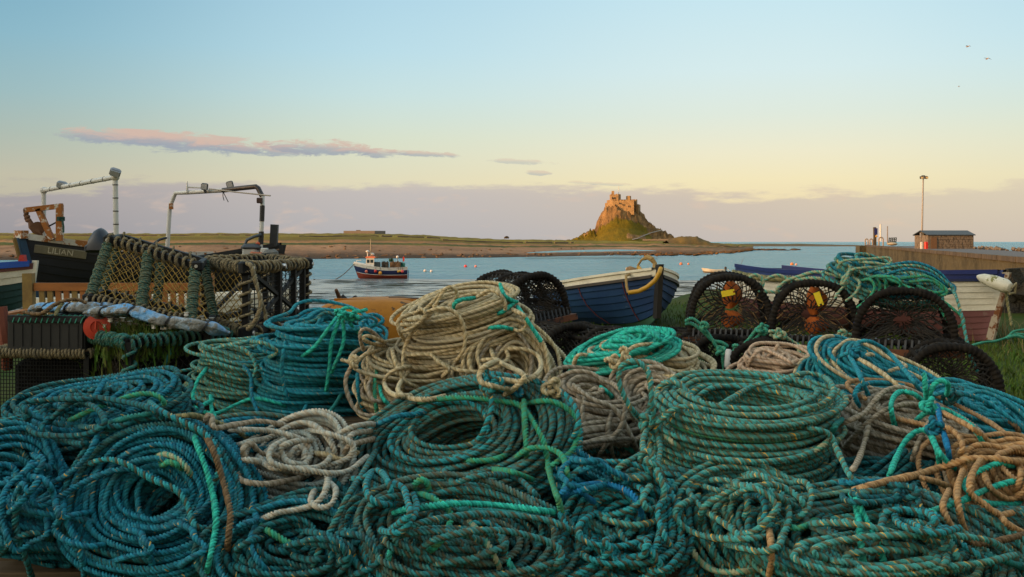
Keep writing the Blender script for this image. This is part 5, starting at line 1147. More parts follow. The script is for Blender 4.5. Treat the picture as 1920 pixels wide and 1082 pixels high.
def coil(key, lab, px, py, Y, ra, br, w, h, al, roll=0, yaw=0, mat=None, alt=(), seed=1, d=RD, ties=(), group='rope coils heaped on the pallets', **kw):
    """ra, w, h in photo pixels at distance Y; al tips the coil's face towards the camera"""
    rng = np.random.default_rng(seed * 7 + 1); s = Y / F; c = P(px, py, Y); a = ra * s
    path, T, seg = coil_path(rng, a, br, w * s, h * s, d, **kw)
    Mr = Euler((R_(al), R_(roll), R_(yaw))).to_matrix(); Mn = np.array(Mr); path = path @ Mn.T + np.array(c); ref = Mn @ np.array([0, 0, 1.0])
    path[:, 2] = np.maximum(path[:, 2], .05)
    th = thing('rope_coil', lab, 'rope coil', c - Vector((0, 0, h * s / 2)), group); COILN[key] = th
    mats = [mat] + [m for m, _ in alt]; items = []; cuts = [0]; lab_ = []
    k = 0
    while k < T:
        step_ = int(rng.integers(3, 8)); mi = 0; r = rng.random(); acc = 0
        for q, (m, f) in enumerate(alt):
            acc += f
            if r < acc: mi = q + 1; step_ = int(rng.integers(1, 3)); break
        e = min(T, k + step_); i0, i1 = k * seg, min(len(path), e * seg + 3); items.append((path[i0:i1], mi, d, ref)); k = e
    rope_obj('coiled_rope', items, mats, th)
    for ph, tm, turns, nm in ties:
        wv, hv = w * s * .62, h * s * .62; cth, sth = math.cos(ph), math.sin(ph); ctr = Vector(((a - w * s * .5) * cth, (a - w * s * .5) * br * sth, -kw.get('droop', 0) * .7)); rad = Vector((cth, sth, 0)); tan = Vector((-sth, cth, 0)); pts = []
        N = int(turns * 18)
        for i in range(N):
            A = 2 * math.pi * i / 18; pts.append(Vector(c) + Mr @ (ctr + rad * math.cos(A) * (wv + d) * .8 + Vector((0, 0, 1)) * math.sin(A) * (hv + d) * .8 + tan * (i / 18 - turns / 2) * d * 1.05))
        rope_obj('tie_rope', [(np.array([tuple(q) for q in pts]), 0, d, None)], [tm], th)
    return th
def lay(key, name, pts, mat, off=1.0, d=RD, label=None):
    path = drape(pts, off, d); par = COILN[key] if isinstance(key, str) else key
    o = rope_obj(name, [(path, 0, d, None)], [mat], par)
    if label: o['label'] = label
    return o
def knot(par, px, py, mat, r=1.0, Y=None, seed=0, d=RD, name='knot'):
    Y = Y or (depth_at(px, py) or 3) - d; c = np.array(P(px, py, Y)); t_ = np.linspace(0, 2 * np.pi, 60); R = d * 1.15 * r; rng = np.random.default_rng(seed); Mn = np.array(Euler(tuple(rng.random(3) * 6)).to_matrix())
    p = np.stack([np.sin(t_) + 2 * np.sin(2 * t_), np.cos(t_) - 2 * np.cos(2 * t_), -1.3 * np.sin(3 * t_)], 1) * R * .55; par = COILN[par] if isinstance(par, str) else par
    return rope_obj(name, [(p @ Mn.T + c, 0, d, None)], [mat], par)
BLUE = mat_rope('blue_rope', (.010, .25, .36), (.006, .12, .18), (.010, .22, .30), fade=(.02, .19, .20))
LBLUE = mat_rope('light_blue_rope', (.02, .36, .46), (.012, .20, .27), (.02, .31, .39), fade=(.05, .27, .26))
TEAL = mat_rope('teal_rope', (.03, .38, .41), (.075, .095, .06), (.02, .31, .34), fade=(.08, .16, .11))
TEAL2 = mat_rope('weathered_teal_rope', (.08, .43, .39), (.14, .16, .09), (.06, .35, .32), fade=(.16, .25, .14), fleck=(.85, .45, .05), fl=.60)
DTEAL = mat_rope('dark_teal_rope', (.012, .20, .23), (.02, .06, .055), (.012, .16, .17), fade=(.03, .10, .085))
GREY = mat_rope('grey_teal_rope', (.035, .30, .31), (.10, .11, .065), (.05, .22, .20), fade=(.13, .12, .07))
CREAM = mat_rope('cream_rope', (.66, .50, .26), (.74, .60, .36), (.46, .34, .17), fade=(.56, .48, .33), fleck=None, fadeamt=.7)
STONE = mat_rope('stone_grey_rope', (.44, .35, .24), (.54, .45, .33), (.30, .235, .15), fade=(.32, .27, .21), fleck=None)
PALE = mat_rope('pale_rope', (.62, .55, .42), (.46, .38, .27), (.50, .50, .42), fade=(.42, .58, .56), fleck=(.65, .40, .08), fl=.74, fadeamt=.6)
TAN = mat_rope('tan_rope', (.58, .31, .12), (.64, .38, .17), (.42, .22, .09), fade=(.40, .27, .16), fleck=None)
PINK = mat_rope('pink_tan_rope', (.70, .45, .29), (.75, .54, .36), (.52, .33, .21), fade=(.56, .43, .31), fleck=None)
TURQ = mat_rope('turquoise_rope', (.03, .66, .49), (.04, .56, .42), (.015, .36, .28), fade=(.07, .42, .33), fleck=None, fadeamt=.7)
GREEN = mat_rope('sea_green_rope', (.03, .42, .25), (.09, .29, .12), (.04, .36, .22), fade=(.15, .27, .10), fleck=None)
BROWN = mat_rope('brown_rope', (.20, .12, .055), (.26, .16, .075), (.14, .08, .035), fleck=None)
OLIVE = mat_rope('olive_rope', (.27, .23, .10), (.34, .29, .13), (.17, .17, .08), fleck=None)
OFFW = mat_rope('faded_green_rope', (.43, .44, .25), (.12, .42, .30), (.46, .43, .25), fade=(.15, .38, .24), fleck=None)
# ------------------------------------------------------------------ left group: bench, framed pots, boxes, tarpaulin
def wrapbar(name, a, b, core, ropew, mat, par, turns, d=.018, core_mat=None, jit=True):
    """square bar with a rope wound round it"""
    MB().bar(a, b, core).build(name, core_mat or bkp, par)
    return rope_obj('wound_rope', [(spiral(a, b, core * .72 + d * .35, turns, d), 0, d, None)], [mat], par, cloud=False)
WCREAM = mat_rope('wound_buff_rope', (.28, .21, .11), (.33, .26, .14), (.18, .14, .08), fade=(.18, .15, .10), fleck=None)
WTEAL = mat_rope('wound_teal_rope', (.03, .20, .17), (.08, .16, .12), (.03, .15, .13), fade=(.08, .14, .09), fleck=(.5, .45, .2))
WGREEN = mat_rope('wound_green_rope', (.07, .15, .11), (.17, .18, .10), (.05, .11, .09), fade=(.14, .14, .08), fleck=None)
# bench
benchw = mat_plain('bench_wood', (.36, .125, .02), .65, (.24, .085, .016), 5, .8, stretch=(1, 4, 4), bsc=40, bump=.3); postw = mat_plain('bench_lichen_wood', (.26, .17, .04), .7, (.17, .10, .03), 7, .8)
bn = thing('bench', 'weathered orange brown slatted wooden bench behind the blue tarpaulin', 'bench', P(205, 640, 6.6))
bx0, bx1 = P(48, 512, 6.6), P(385, 512, 6.6); gzb = .0
for q, mt in ((bx0, postw), (bx1, benchw)):
    MB().bar((q.x + .04, 6.6, gzb), (q.x + .02, 6.6, .89), .065, .05, up=(0, 1, 0)).build('post', mt, bn); MB().bar((q.x + .04, 6.1, gzb), (q.x + .04, 6.1, .62), .06).build('leg', benchw, bn); MB().bar((q.x + .04, 6.05, .63), (q.x + .04, 6.6, .64), .07, .035).build('armrest', benchw, bn)
MB().bar((bx0.x + .06, 6.6, .80), (bx1.x, 6.6, .80), .03, .052).build('top_rail', benchw, bn); MB().bar((bx0.x + .06, 6.6, .47), (bx1.x, 6.6, .47), .03, .05).build('lower_rail', benchw, bn)
k = 20
for i in range(k): x = bx0.x + .12 + (bx1.x - bx0.x - .16) * i / (k - 1); MB().bar((x, 6.6, .49), (x - .012, 6.6, .775), .034, .018, up=(0, 1, 0)).build('slat', [benchw, postw][i in (0, 1, 4)], bn)
for i in range(4): MB().bar((bx0.x + .06, 6.12 + .12 * i, .43), (bx1.x, 6.12 + .12 * i, .43), .09, .022).build('seat_board', benchw, bn)
# big framed pot, tilted, with yellow diamond mesh
TL, TR, BL, BR = P(206, 450, 5.4), P(372, 499, 5.2), P(168, 560, 5.2), P(390, 612, 5.0)
bk = Vector((-.08, .36, .02)); np1 = thing('framed_pot', 'large tilted framed pot with yellow diamond mesh and green wound struts', 'pot', (BL + BR) / 2 + bk * .5)
wrapbar('top_bar', TL, TR, .034, .02, WCREAM, np1, 13, .017); wrapbar('bottom_bar', BL, BR, .034, .02, WCREAM, np1, 22, .014)
wrapbar('top_bar', TL + bk, TR + bk, .03, .02, WCREAM, np1, 5, .013); wrapbar('bottom_bar', BL + bk, BR + bk, .03, .02, WCREAM, np1, 10, .015)
for p, q in ((TL, BL), (TL.lerp(TR, .45), BL.lerp(BR, .44)), (TL.lerp(TR, .97), BL.lerp(BR, .86))):
    wrapbar('strut', p, q, .026, .02, WGREEN, np1, int((p - q).length / .0125), .0135)
for p, q in ((TL + bk, BL + bk), (TR + bk, BR + bk), (TL.lerp(TR, .5) + bk, BL.lerp(BR, .5) + bk)): wrapbar('back_strut', p, q, .022, .02, WGREEN, np1, int((p - q).length / .016), .013)
for p in (TL, TR, BL, BR):
    MB().bar(p, p + bk, .03).build('side_bar', bkp, np1); MB().box(p + Vector((0, -.012, 0)), (.055, .05, .055), bev=.01).build('corner_block', bkp, np1)
    MB().lathe([(.009, -.03), (.009, .0)], p + Vector((0, -.012, 0)), 8, rot=Euler((R_(-90), 0, 0)).to_matrix()).build('bolt', mat_plain('bolt_zinc', (.6, .6, .6), .35, metal=.8), np1)
V, Q_ = tubes(diamonds(TL, TR, BR, BL, 15, 8, .02, .003, 2), .0022, 4); npmesh('front_mesh', V, Q_, yel_twine, np1)
V, Q_ = tubes(diamonds(TL + bk, TR + bk, BR + bk, BL + bk, 9, 5, .02, .006, 3), .0015, 4); npmesh('back_mesh', V, Q_, yel_twine, np1)
# box creel with cream wound rope
A0, B0, C0 = P(461, 624, 5.2), P(384, 600, 5.75), P(574, 598, 6.1); hb_ = .338
D0 = B0 + (C0 - A0); upv = Vector((0, 0, hb_)); np2 = thing('box_creel', 'square framed creel wound with buff rope, yellow mesh on its near face', 'creel', (A0 + B0 + C0 + D0) / 4)
cw_ = .032
for p, q, tn in ((A0 + upv, B0 + upv, 14), (A0, B0, 13), (A0, A0 + upv, 6), (B0, B0 + upv, 6), (A0 + upv, C0 + upv, 17), (A0, C0, 7), (C0, C0 + upv, 6), (B0 + upv, D0 + upv, 12), (B0, D0, 4), (D0, D0 + upv, 4), (C0 + upv, D0 + upv, 12), (C0, D0, 4)):
    wrapbar('frame_bar', p, q, cw_, .02, WCREAM, np2, tn, .0165)
for p in (A0, A0 + upv, B0, B0 + upv, C0, C0 + upv, D0, D0 + upv):
    MB().box(p, (.07, .07, .07), Euler((0, 0, .5)).to_matrix(), bev=.01).build('corner_block', bkp, np2)
for p in (A0 + upv, A0, (A0 + C0) / 2 + upv, (A0 + C0) / 2, C0 + upv, C0):
    n = (C0 - A0).cross(upv).normalized(); n = n if n.y < 0 else -n
    MB().lathe([(.012, .0), (.012, .046)], p, 8, rot=n.to_track_quat('Z', 'Y').to_matrix()).build('bolt', mat_plain('bolt_zinc', (.6, .6, .6), .35, metal=.8), np2)
m1, m2 = (A0 + C0) / 2, (A0 + C0) / 2 + upv
for f in (.5, .76, .93): MB().bar(A0.lerp(C0, f), A0.lerp(C0, f) + upv, .032).build('upright', bkp, np2)
for p, q in ((A0, C0 + upv), (A0 + upv, C0), (B0, D0 + upv)): MB().bar(p, q, .02).build('brace', bkp, np2)
V, Q_ = tubes(diamonds(B0 + upv, A0 + upv, A0, B0, 7, 8, 0, .002, 5), .0024, 4); npmesh('near_mesh', V, Q_, yel_twine, np2)
V, Q_ = tubes(squares(A0 + upv, C0 + upv, C0, A0, 16, 12), .0028, 4); npmesh('square_mesh', V, Q_, bkp, np2)
V, Q_ = tubes(diamonds(C0 + upv, D0 + upv, D0, C0, 8, 7, 0, .005, 7), .0024, 4); npmesh('far_mesh', V, Q_, bkp, np2)
V, Q_ = tubes(diamonds(A0.lerp(B0, .1) + upv * .98, C0.lerp(D0, .1) + upv * .98, D0 + upv * .98, B0 + upv * .98, 10, 6, 0, .005, 8), .0024, 4); npmesh('top_mesh', V, Q_, bkp, np2)
rope_obj('trailing_rope', [(catmull([tuple(P(*q)) for q in ((452, 492, 5.25), (470, 497, 5.12), (476, 515, 5.1), (484, 545, 5.08), (489, 568, 5.06), (484, 590, 5.05), (474, 608, 5.05), (462, 620, 5.05))]), 0, .024, None)], [WCREAM], np2, cloud=False)
rope_obj('trailing_rope', [(catmull([tuple(P(*q)) for q in ((489, 566, 5.06), (497, 585, 5.1), (499, 600, 5.1), (506, 612, 5.1), (516, 620, 5.1))]), 0, .02, None)], [WCREAM], np2, cloud=False)
rope_obj('trailing_rope', [(catmull([tuple(P(*q)) for q in ((388, 498, 5.75), (415, 494, 5.6), (440, 491, 5.5), (462, 490, 5.45), (480, 493, 5.5), (500, 491, 5.7))]), 0, .022, None)], [WCREAM], np2, cloud=False)
# crate wound with teal rope, planted with grass and sea campion
cA, cB, cC = P(242, 642, 4.75), P(153, 628, 5.15), P(425, 626, 5.15); cD = cB + (cC - cA); dn = Vector((0, 0, cA.z - .02)); pc = thing('planted_crate', 'rope wound crate overgrown with grass and white sea campion', 'crate', ((cA + cD) / 2 - dn))
for z_ in (0, .5):
    for p, q in ((cA, cB), (cA, cC), (cB, cD), (cC, cD)):
        if z_ == 0: wrapbar('rim_bar', p, q, .032, .02, WTEAL, pc, int((p - q).length / .034), .019)
for p in (cA, cB, cC, cD): wrapbar('corner_bar', p, p - dn, .03, .02, WTEAL, pc, 9, .02)
for p, q in ((cA, cB), (cA, cC)):
    V, Q_ = tubes(diamonds(p, q, q - dn, p - dn, 14, 12, 0, .005, 9), .0018, 4); npmesh('side_mesh', V, Q_, twine, pc)
dark_core = MB(); i_ = Vector((0, .05, -.12)); dark_core.hexa([cA + i_ - dn * .8, cC + i_ - dn * .8, cD + i_ - dn * .8, cB + i_ - dn * .8, cA + i_, cC + i_, cD + i_, cB + i_]); dark_core.build('dark_core', mat_plain('dark_core_brown', (.012, .010, .007), .95, (.03, .022, .012), 12, .8, bump=.9, bsc=60, bd=.02, spec=.1), pc)  # dark brown mass added inside to darken the crate's shaded interior
MB().bar(cA.lerp(cC, .42) - Vector((0, 0, .05)), cA - dn * .75, .012).build('brace', WTEAL, pc)
# blades of grass: one object of many
def blades(name, spots, mat, seed, hmin, hmax, w=.006, parent=None, lean=.5):
    rng = np.random.default_rng(seed); pts = np.asarray(spots, float); n = len(pts); h = rng.uniform(hmin, hmax, n); an = rng.random(n) * 6.28; le = rng.random(n) * lean
    dx, dy = np.cos(an), np.sin(an); V = np.zeros((n, 6, 3))
    for k, (f, wf) in enumerate(((0, 1), (.55, .8), (1, .12))):
        cx = pts[:, 0] + dx * le * h * f ** 2; cy = pts[:, 1] + dy * le * h * f ** 2; cz = pts[:, 2] + h * f * (1 - .3 * le * f)
        V[:, 2 * k] = np.stack([cx - dy * w * wf, cy + dx * w * wf, cz], 1); V[:, 2 * k + 1] = np.stack([cx + dy * w * wf, cy - dx * w * wf, cz], 1)
    b = np.arange(n)[:, None] * 6; Q = np.concatenate([b + np.array([[0, 1, 3, 2]]), b + np.array([[2, 3, 5, 4]])]); return npmesh(name, V.reshape(-1, 3), Q, mat, parent, org=None if parent is not None else Vector(pts.mean(0)), smooth=False)
def leafmat(name, c1, c2):
    m, t, b = newmat(name); v = t.obj(); n = t.noise(v, 9, 3, .7); t.put(b.inputs['Base Color'], t.mix(t.step(n, .35, .65), c1, c2)); b.inputs['Roughness'].default_value = .8; b.inputs['Specular IOR Level'].default_value = .2; return m
gm = leafmat('crate_grass', (.07, .15, .018), (.12, .13, .03)); rng0 = np.random.default_rng(3); sp = []
for i in range(2600): u, v = rng0.random(2); p = cA + (cB - cA) * u + (cC - cA) * v; sp.append((p.x, p.y, p.z - .10 + .09 * math.sin(u * 3) * math.sin(v * 3.1)))
for i in range(160):
    f = rng0.random(); e_ = rng0.random(); q = cA.lerp(cB, f) if rng0.random() < .6 else cA.lerp(cC, f * .5); sp.append((q.x, q.y - .02, q.z - .03 - e_ * .42))
g_ = blades('grass', sp, gm, 4, .05, .17, .005, pc, 1.0); tag(g_, kind='stuff')
fl_ = MB(); fw_ = mat_plain('campion_white', (.72, .68, .60), .7, bump=0); rr = random.Random(12)
for i in range(46):
    u, v = rr.random() ** .8, rr.random(); p = cA + (cB - cA) * u * .95 + (cC - cA) * v * .98 + Vector((0, 0, rr.uniform(.03, .11)))
    o = MB().ball(p, rr.uniform(.007, .013), 6, (1, 1, .8)); o.lathe([(.004, 0), (.013, .012), (.016, .014)], p, 6); o.build('flower', fw_, pc)
sv = [tuple(tuple(cA.lerp(cB, .55).lerp(cC, .1) + Vector((rr.uniform(-.1, .2), rr.uniform(0, .1), 0)) + Vector((rr.uniform(-.1, .1) * k, 0, .11 * k))) for k in (0, .5, 1)) for _ in range(14)]
V, Q_ = tubes(sv, .0016, 3); npmesh('dry_stalk', V, Q_, mat_plain('dry_stalk', (.20, .13, .07), .9, bump=0), pc)
MB().box(P(237, 633, 4.9), (.05, .03, .012), Euler((.3, .3, .4)).to_matrix()).build('blue_scrap', mat_plain('scrap_blue', (.01, .10, .60), .5, bump=0), pc)
# black fish box on a mesh crate
fa, fb_, fc = P(18, 656, 5.0), P(156, 658, 5.0), P(268, 600, 5.75); bxm = mat_plain('fish_box_black', (.008, .008, .009), .55, (.022, .021, .02), 5, .7, bsc=50); hb2 = .152
ux = (fb_ - fa); uy = Vector((.10, .58, 0)); fbx = thing('fish_box', 'shallow black plastic box with green stitched net rim, stacked on the mesh crate', 'box', fa + ux / 2 + uy / 2)
def boxwalls(o, ux, uy, h, tk, name, mat, par, bottom=True):
    for p, q in ((o, o + ux), (o + uy, o + uy + ux), (o, o + uy), (o + ux, o + ux + uy)): MB().bar(p + Vector((0, 0, h / 2)), q + Vector((0, 0, h / 2)), tk, h).build(name, mat, par)
    if bottom: MB().hexa([o + Vector((0, 0, .002)), o + ux + Vector((0, 0, .002)), o + ux + uy + Vector((0, 0, .002)), o + uy + Vector((0, 0, .002))] + [p + Vector((0, 0, .014)) for p in (o, o + ux, o + ux + uy, o + uy)]).build('bottom', mat, par)
boxwalls(fa, ux, uy, hb2, .022, 'wall', bxm, fbx)
for i in range(8): q = fa + ux * ((i + .5) / 8) + Vector((0, -.013, .02)); MB().bar(q, q + Vector((0, 0, hb2 - .04)), .004).build('rib', bxm, fbx)
nt = MB().bar(fa + Vector((0, 0, hb2 + .008)), fa + ux + Vector((0, 0, hb2 + .008)), .045, .03); nt.bar(fa + ux + Vector((0, 0, hb2 + .008)), fa + ux + uy + Vector((0, 0, hb2 + .008)), .045, .03); nt.build('net_rim', mat_plain('net_rim_black', (.02, .02, .02), .9, bsc=90, bump=.8), fbx)
st_ = []
for a_, b_ in ((fa, fa + ux), (fa + ux, fa + ux + uy)):
    for i in range(13): q = a_.lerp(b_, (i + .5) / 13) + Vector((0, 0, hb2)); st_.append([tuple(q + Vector((.012, -.026, -.012))), tuple(q + Vector((.02, -.02, .012))), tuple(q + Vector((.03, .0, .026))), tuple(q + Vector((.035, .025, .02)))])
V, Q_ = tubes(st_, .0035, 5); npmesh('green_stitching', V, Q_, mat_plain('stitch_green', (.03, .22, .14), .8, bump=0), fbx)
mb = MB(); pq = P(182, 613, 4.98); mb.lathe([(.001, -.015), (.058, -.015), (.064, -.005), (.064, .012), (.03, .018), (.026, .010), (.001, .010)], pq, 20, rot=Euler((R_(90), 0, .25)).to_matrix()); mb.bar(pq + Vector((0, -.02, -.01)), pq + Vector((.002, -.02, .03)), .008)
o = mb.build('red_float', paint('float_red', (.55, .05, .02), (.4, .03, .015), .5, (.7, .2, .12), .7, 20), smooth=True); tag(o, 'round red float leaning at the corner of the black fish box', 'float')
ma = fa + Vector((-.12, 0, -.50)); mx = ux + Vector((.14, 0, 0)); mc = thing('mesh_crate', 'black square mesh crate with buff wound rim at the left edge, under the fish box', 'crate', ma + mx / 2 + uy / 2)
for p, q in ((ma, ma + mx), (ma + uy, ma + mx + uy), (ma, ma + uy), (ma + mx, ma + mx + uy)):
    wrapbar('rim_bar', p + Vector((0, 0, .485)), q + Vector((0, 0, .485)), .022, .02, WCREAM, mc, int((p - q).length / .017), .015); MB().bar(p + Vector((0, 0, .015)), q + Vector((0, 0, .015)), .025).build('base_bar', bkp, mc)
for p in (ma, ma + mx, ma + uy, ma + mx + uy): MB().bar(p + Vector((0, 0, .02)), p + Vector((0, 0, .47)), .028).build('corner_bar', bkp, mc)
MB().box(ma + mx * .5 + uy * .55 + Vector((0, 0, .24)), (mx.x * .86, uy.y * .8, .40), bev=.03).build('dark_liner', mat_plain('dark_liner_black', (.009, .009, .009), .95, (.02, .018, .015), 18, .8, bump=1.0, bsc=70, bd=.03, spec=.1), mc)  # black block added so the shaded inside of the crate reads dark
h5 = Vector((0, 0, .48)); V, Q_ = tubes(squares(ma + h5, ma + mx + h5, ma + mx, ma, 34, 26) + squares(ma + mx + h5, ma + mx + uy + h5, ma + mx + uy, ma + mx, 30, 24) + squares(ma + uy + h5, ma + mx + uy + h5, ma + mx + uy, ma + uy, 34, 26), .002, 4); npmesh('square_mesh', V, Q_, bkp, mc)
o = MB().tube([P(2, 575, 5.2), P(6, 610, 5.2), P(12, 650, 5.2), P(14, 690, 5.25)], [.03, .033, .033, .03], 8).build('leaning_pole', paint('pole_red_brown', (.20, .05, .025), (.12, .03, .02), .7), smooth=True); tag(o, 'red brown pole leaning at the left edge beside the fish box', 'pole')
# blue tarpaulin rolled and tied
tm = mat_plain('tarpaulin_blue', (.10, .33, .62), .7, (.36, .38, .36), 9, .85, bump=1.0, bsc=26, bd=.03, spots=(.30, .29, .26), thr=.50, ssc=13)
def roll(name, lab, pts, r, seed, flat=.7):
    rng = np.random.default_rng(seed); p, s = resample(catmull([tuple(P(*q)) for q in pts]), .012); N = len(p); T = np.gradient(p, axis=0); T /= np.linalg.norm(T, axis=1)[:, None]; U = np.array([0, 0, 1.0]); A = np.cross(T, U); A /= np.linalg.norm(A, axis=1)[:, None]; B = np.cross(A, T); n = 22; rows = []
    ties = np.arange(.14, s[-1] - .05, .17) + rng.normal(size=len(np.arange(.14, s[-1] - .05, .17))) * .02
    pinch = np.ones(N)
    for t0 in ties: pinch *= 1 - .30 * np.exp(-((s - t0) / .016) ** 2)
    endf = np.clip(np.minimum(s, s[-1] - s) / .07, .15, 1) ** .5
    for i in range(N):
        row = []
        for k in range(n + 1):
            a_ = 2 * math.pi * (k % n) / n; w_ = 1 + .12 * math.sin(3 * a_ + s[i] * 9) + .35 * noise.noise(Vector((math.cos(a_) * 1.5, math.sin(a_) * 1.5, s[i] * 14 + seed))) * .6 + .10 * noise.noise(Vector((math.cos(a_) * 5, math.sin(a_) * 5, s[i] * 45)))
            q = p[i] + (A[i] * math.cos(a_) + B[i] * math.sin(a_) * flat) * r * pinch[i] * endf[i] * w_; row.append(Vector(q))
        rows.append(row)
    th = thing('tarpaulin_roll', lab, 'tarpaulin', Vector(p[N // 2]) - Vector((0, 0, r)), 'blue tarpaulin rolls on the boxes'); MB().grid(rows).build('sheet', tm, th, smooth=True, ang=180)
    for t0 in ties:
        i = int(np.argmin(abs(s - t0))); ring = [Vector(p[i] + (A[i] * math.cos(a_) + B[i] * math.sin(a_) * flat) * r * .86 + T[i] * .01 * math.sin(a_)) for a_ in np.linspace(0, 2 * math.pi, 15)[:-1]]; MB().tube(ring, .006, 5, closed=True).build('tie', blk, th)
    return th
roll('tarpaulin_roll', 'blue grey tarpaulin roll on top of the black fish box', [(58, 588, 5.25), (75, 577, 5.2), (110, 578, 5.15), (150, 577, 5.1), (185, 577, 5.1), (215, 572, 5.15)], .040, 2)
roll('tarpaulin_roll', 'longer blue tarpaulin roll sloping down to the right over the planted crate', [(160, 588, 5.0), (200, 584, 4.95), (245, 583, 4.92), (290, 597, 4.9), (340, 606, 4.9), (385, 611, 4.9), (430, 625, 4.95)], .042, 5)
for pts, lb_ in (([(42, 585, 5.0), (70, 589, 4.96), (85, 584, 4.95), (105, 570, 5.0), (130, 562, 5.02), (150, 563, 5.05), (163, 569, 5.05)], 'old brown rope lying over the left tarpaulin roll'), ([(82, 592, 4.95), (95, 576, 5.0), (118, 566, 5.02), (107, 583, 4.98), (105, 592, 4.95)], 'short brown rope end tangled over the left tarpaulin roll')):
    o = rope_obj('loose_rope', [(catmull([tuple(P(*q)) for q in pts]), 0, .020, None)], [BROWN if pts[0][0] < 60 else OLIVE], cloud=False); tag(o, lb_, 'rope')
# second low crate between planted crate and box creel
ka, kb = P(430, 632, 5.4), P(512, 640, 5.2); kv = Vector((.1, .4, 0)); kc = thing('rope_wound_crate', 'low dark crate with rope stitched rim under the box creel', 'crate', (ka + kb) / 2)
for p, q in ((ka, kb), (ka, ka + kv), (kb, kb + kv), (ka + kv, kb + kv)):
    wrapbar('rim_bar', p, q, .03, .02, OLIVE, kc, int((p - q).length / .034), .019); MB().bar(p - Vector((0, 0, .3)), q - Vector((0, 0, .3)), .03).build('wall', bkp, kc)
for p in (ka, kb, ka + kv, kb + kv): MB().bar(p, p - Vector((0, 0, .5)), .03).build('corner_bar', bkp, kc)
V, Q_ = tubes(squares(ka, kb, kb - Vector((0, 0, .3)), ka - Vector((0, 0, .3)), 14, 12), .003, 4); npmesh('square_mesh', V, Q_, bkp, kc)
# box creel support: plain dark crate beneath it
sc = (A0 + B0 + C0 + D0) / 4; dz = sc.z - .03
cr = thing('stack_crate', 'dark mesh crate carrying the rope wound box creel', 'crate', (sc.x, sc.y, 0)); 
lowv = [v.copy() for v in (A0, B0, D0, C0)]
for v in lowv: v.z = A0.z - .035
for p, q in zip(lowv, lowv[1:] + lowv[:1]):
    pb, qb = p.copy(), q.copy(); pb.z = qb.z = .03; MB().bar(p, q, .03).build('rim_bar', bkp, cr); MB().bar(pb, qb, .03).build('base_bar', bkp, cr); MB().bar(p, pb, .035).build('corner_bar', bkp, cr); V, Q_ = tubes(squares(p, q, qb, pb, 12, 10), .003, 4); npmesh('square_mesh', V, Q_, bkp, cr)
# big framed pot rests on a dark crate too
lowv = [BL + Vector((0, .0, -.03)), BR + Vector((0, 0, -.03)), BR + bk + Vector((0, 0, -.03)), BL + bk + Vector((0, 0, -.03))]
cr = thing('stack_crate', 'dark mesh crate carrying the large tilted framed pot', 'crate', ((BL.x + BR.x) / 2, BL.y + .2, 0))
for p, q in zip(lowv, lowv[1:] + lowv[:1]):
    pb, qb = p.copy(), q.copy(); pb.z = qb.z = .03; MB().bar(p, q, .03).build('rim_bar', bkp, cr); MB().bar(pb, qb, .03).build('base_bar', bkp, cr); MB().bar(p, pb, .035).build('corner_bar', bkp, cr); V, Q_ = tubes(squares(p, q, qb, pb, 20, 10), .003, 4); npmesh('square_mesh', V, Q_, bkp, cr)
# grass: the bank around the creels and boats, tufts in the gaps
rng0 = np.random.default_rng(8); sp = []
def field(x0, x1, y0, y1, n):
    for _ in range(n):
        x, y = rng0.uniform(x0, x1), rng0.uniform(y0, y1); sp.append((x, y, gz(x, y) - .01))
field(1.5, 3.6, 4.2, 7.0, 9000); field(2.6, 6.0, 6.6, 11.5, 9000); field(-.4, 5, 11, 16, 5000); field(-2.0, 0, 3.6, 5.6, 6000)
gg = leafmat('bank_grass', (.05, .115, .008), (.10, .115, .02)); o = blades('grass', sp, gg, 9, .03, .10, .006, None, .9); tag(o, kind='stuff')
sp = []
field(-.95, -.45, 3.75, 4.1, 900); field(-.3, -.02, 3.7, 4.0, 500); o = blades('tall_grass', sp, gg, 10, .15, .36, .006, None, .6); tag(o, kind='stuff')
sp = []
field(-1.95, -1.45, 3.7, 4.3, 700); field(2.0, 2.6, 4.0, 5.2, 700); field(5.0, 6.4, 10, 13, 500); o = blades('dry_grass', sp, leafmat('straw', (.30, .20, .08), (.18, .14, .05)), 11, .06, .30, .004, None, 1.0); tag(o, kind='stuff')
BRBLUE = mat_rope('bright_blue_rope', (.01, .26, .52), (.01, .18, .38), (.01, .22, .44), fade=(.02, .2, .34), fl=.64)
DTURQ = mat_rope('dull_turquoise_rope', (.02, .27, .24), (.03, .22, .18), (.015, .22, .20), fleck=None)
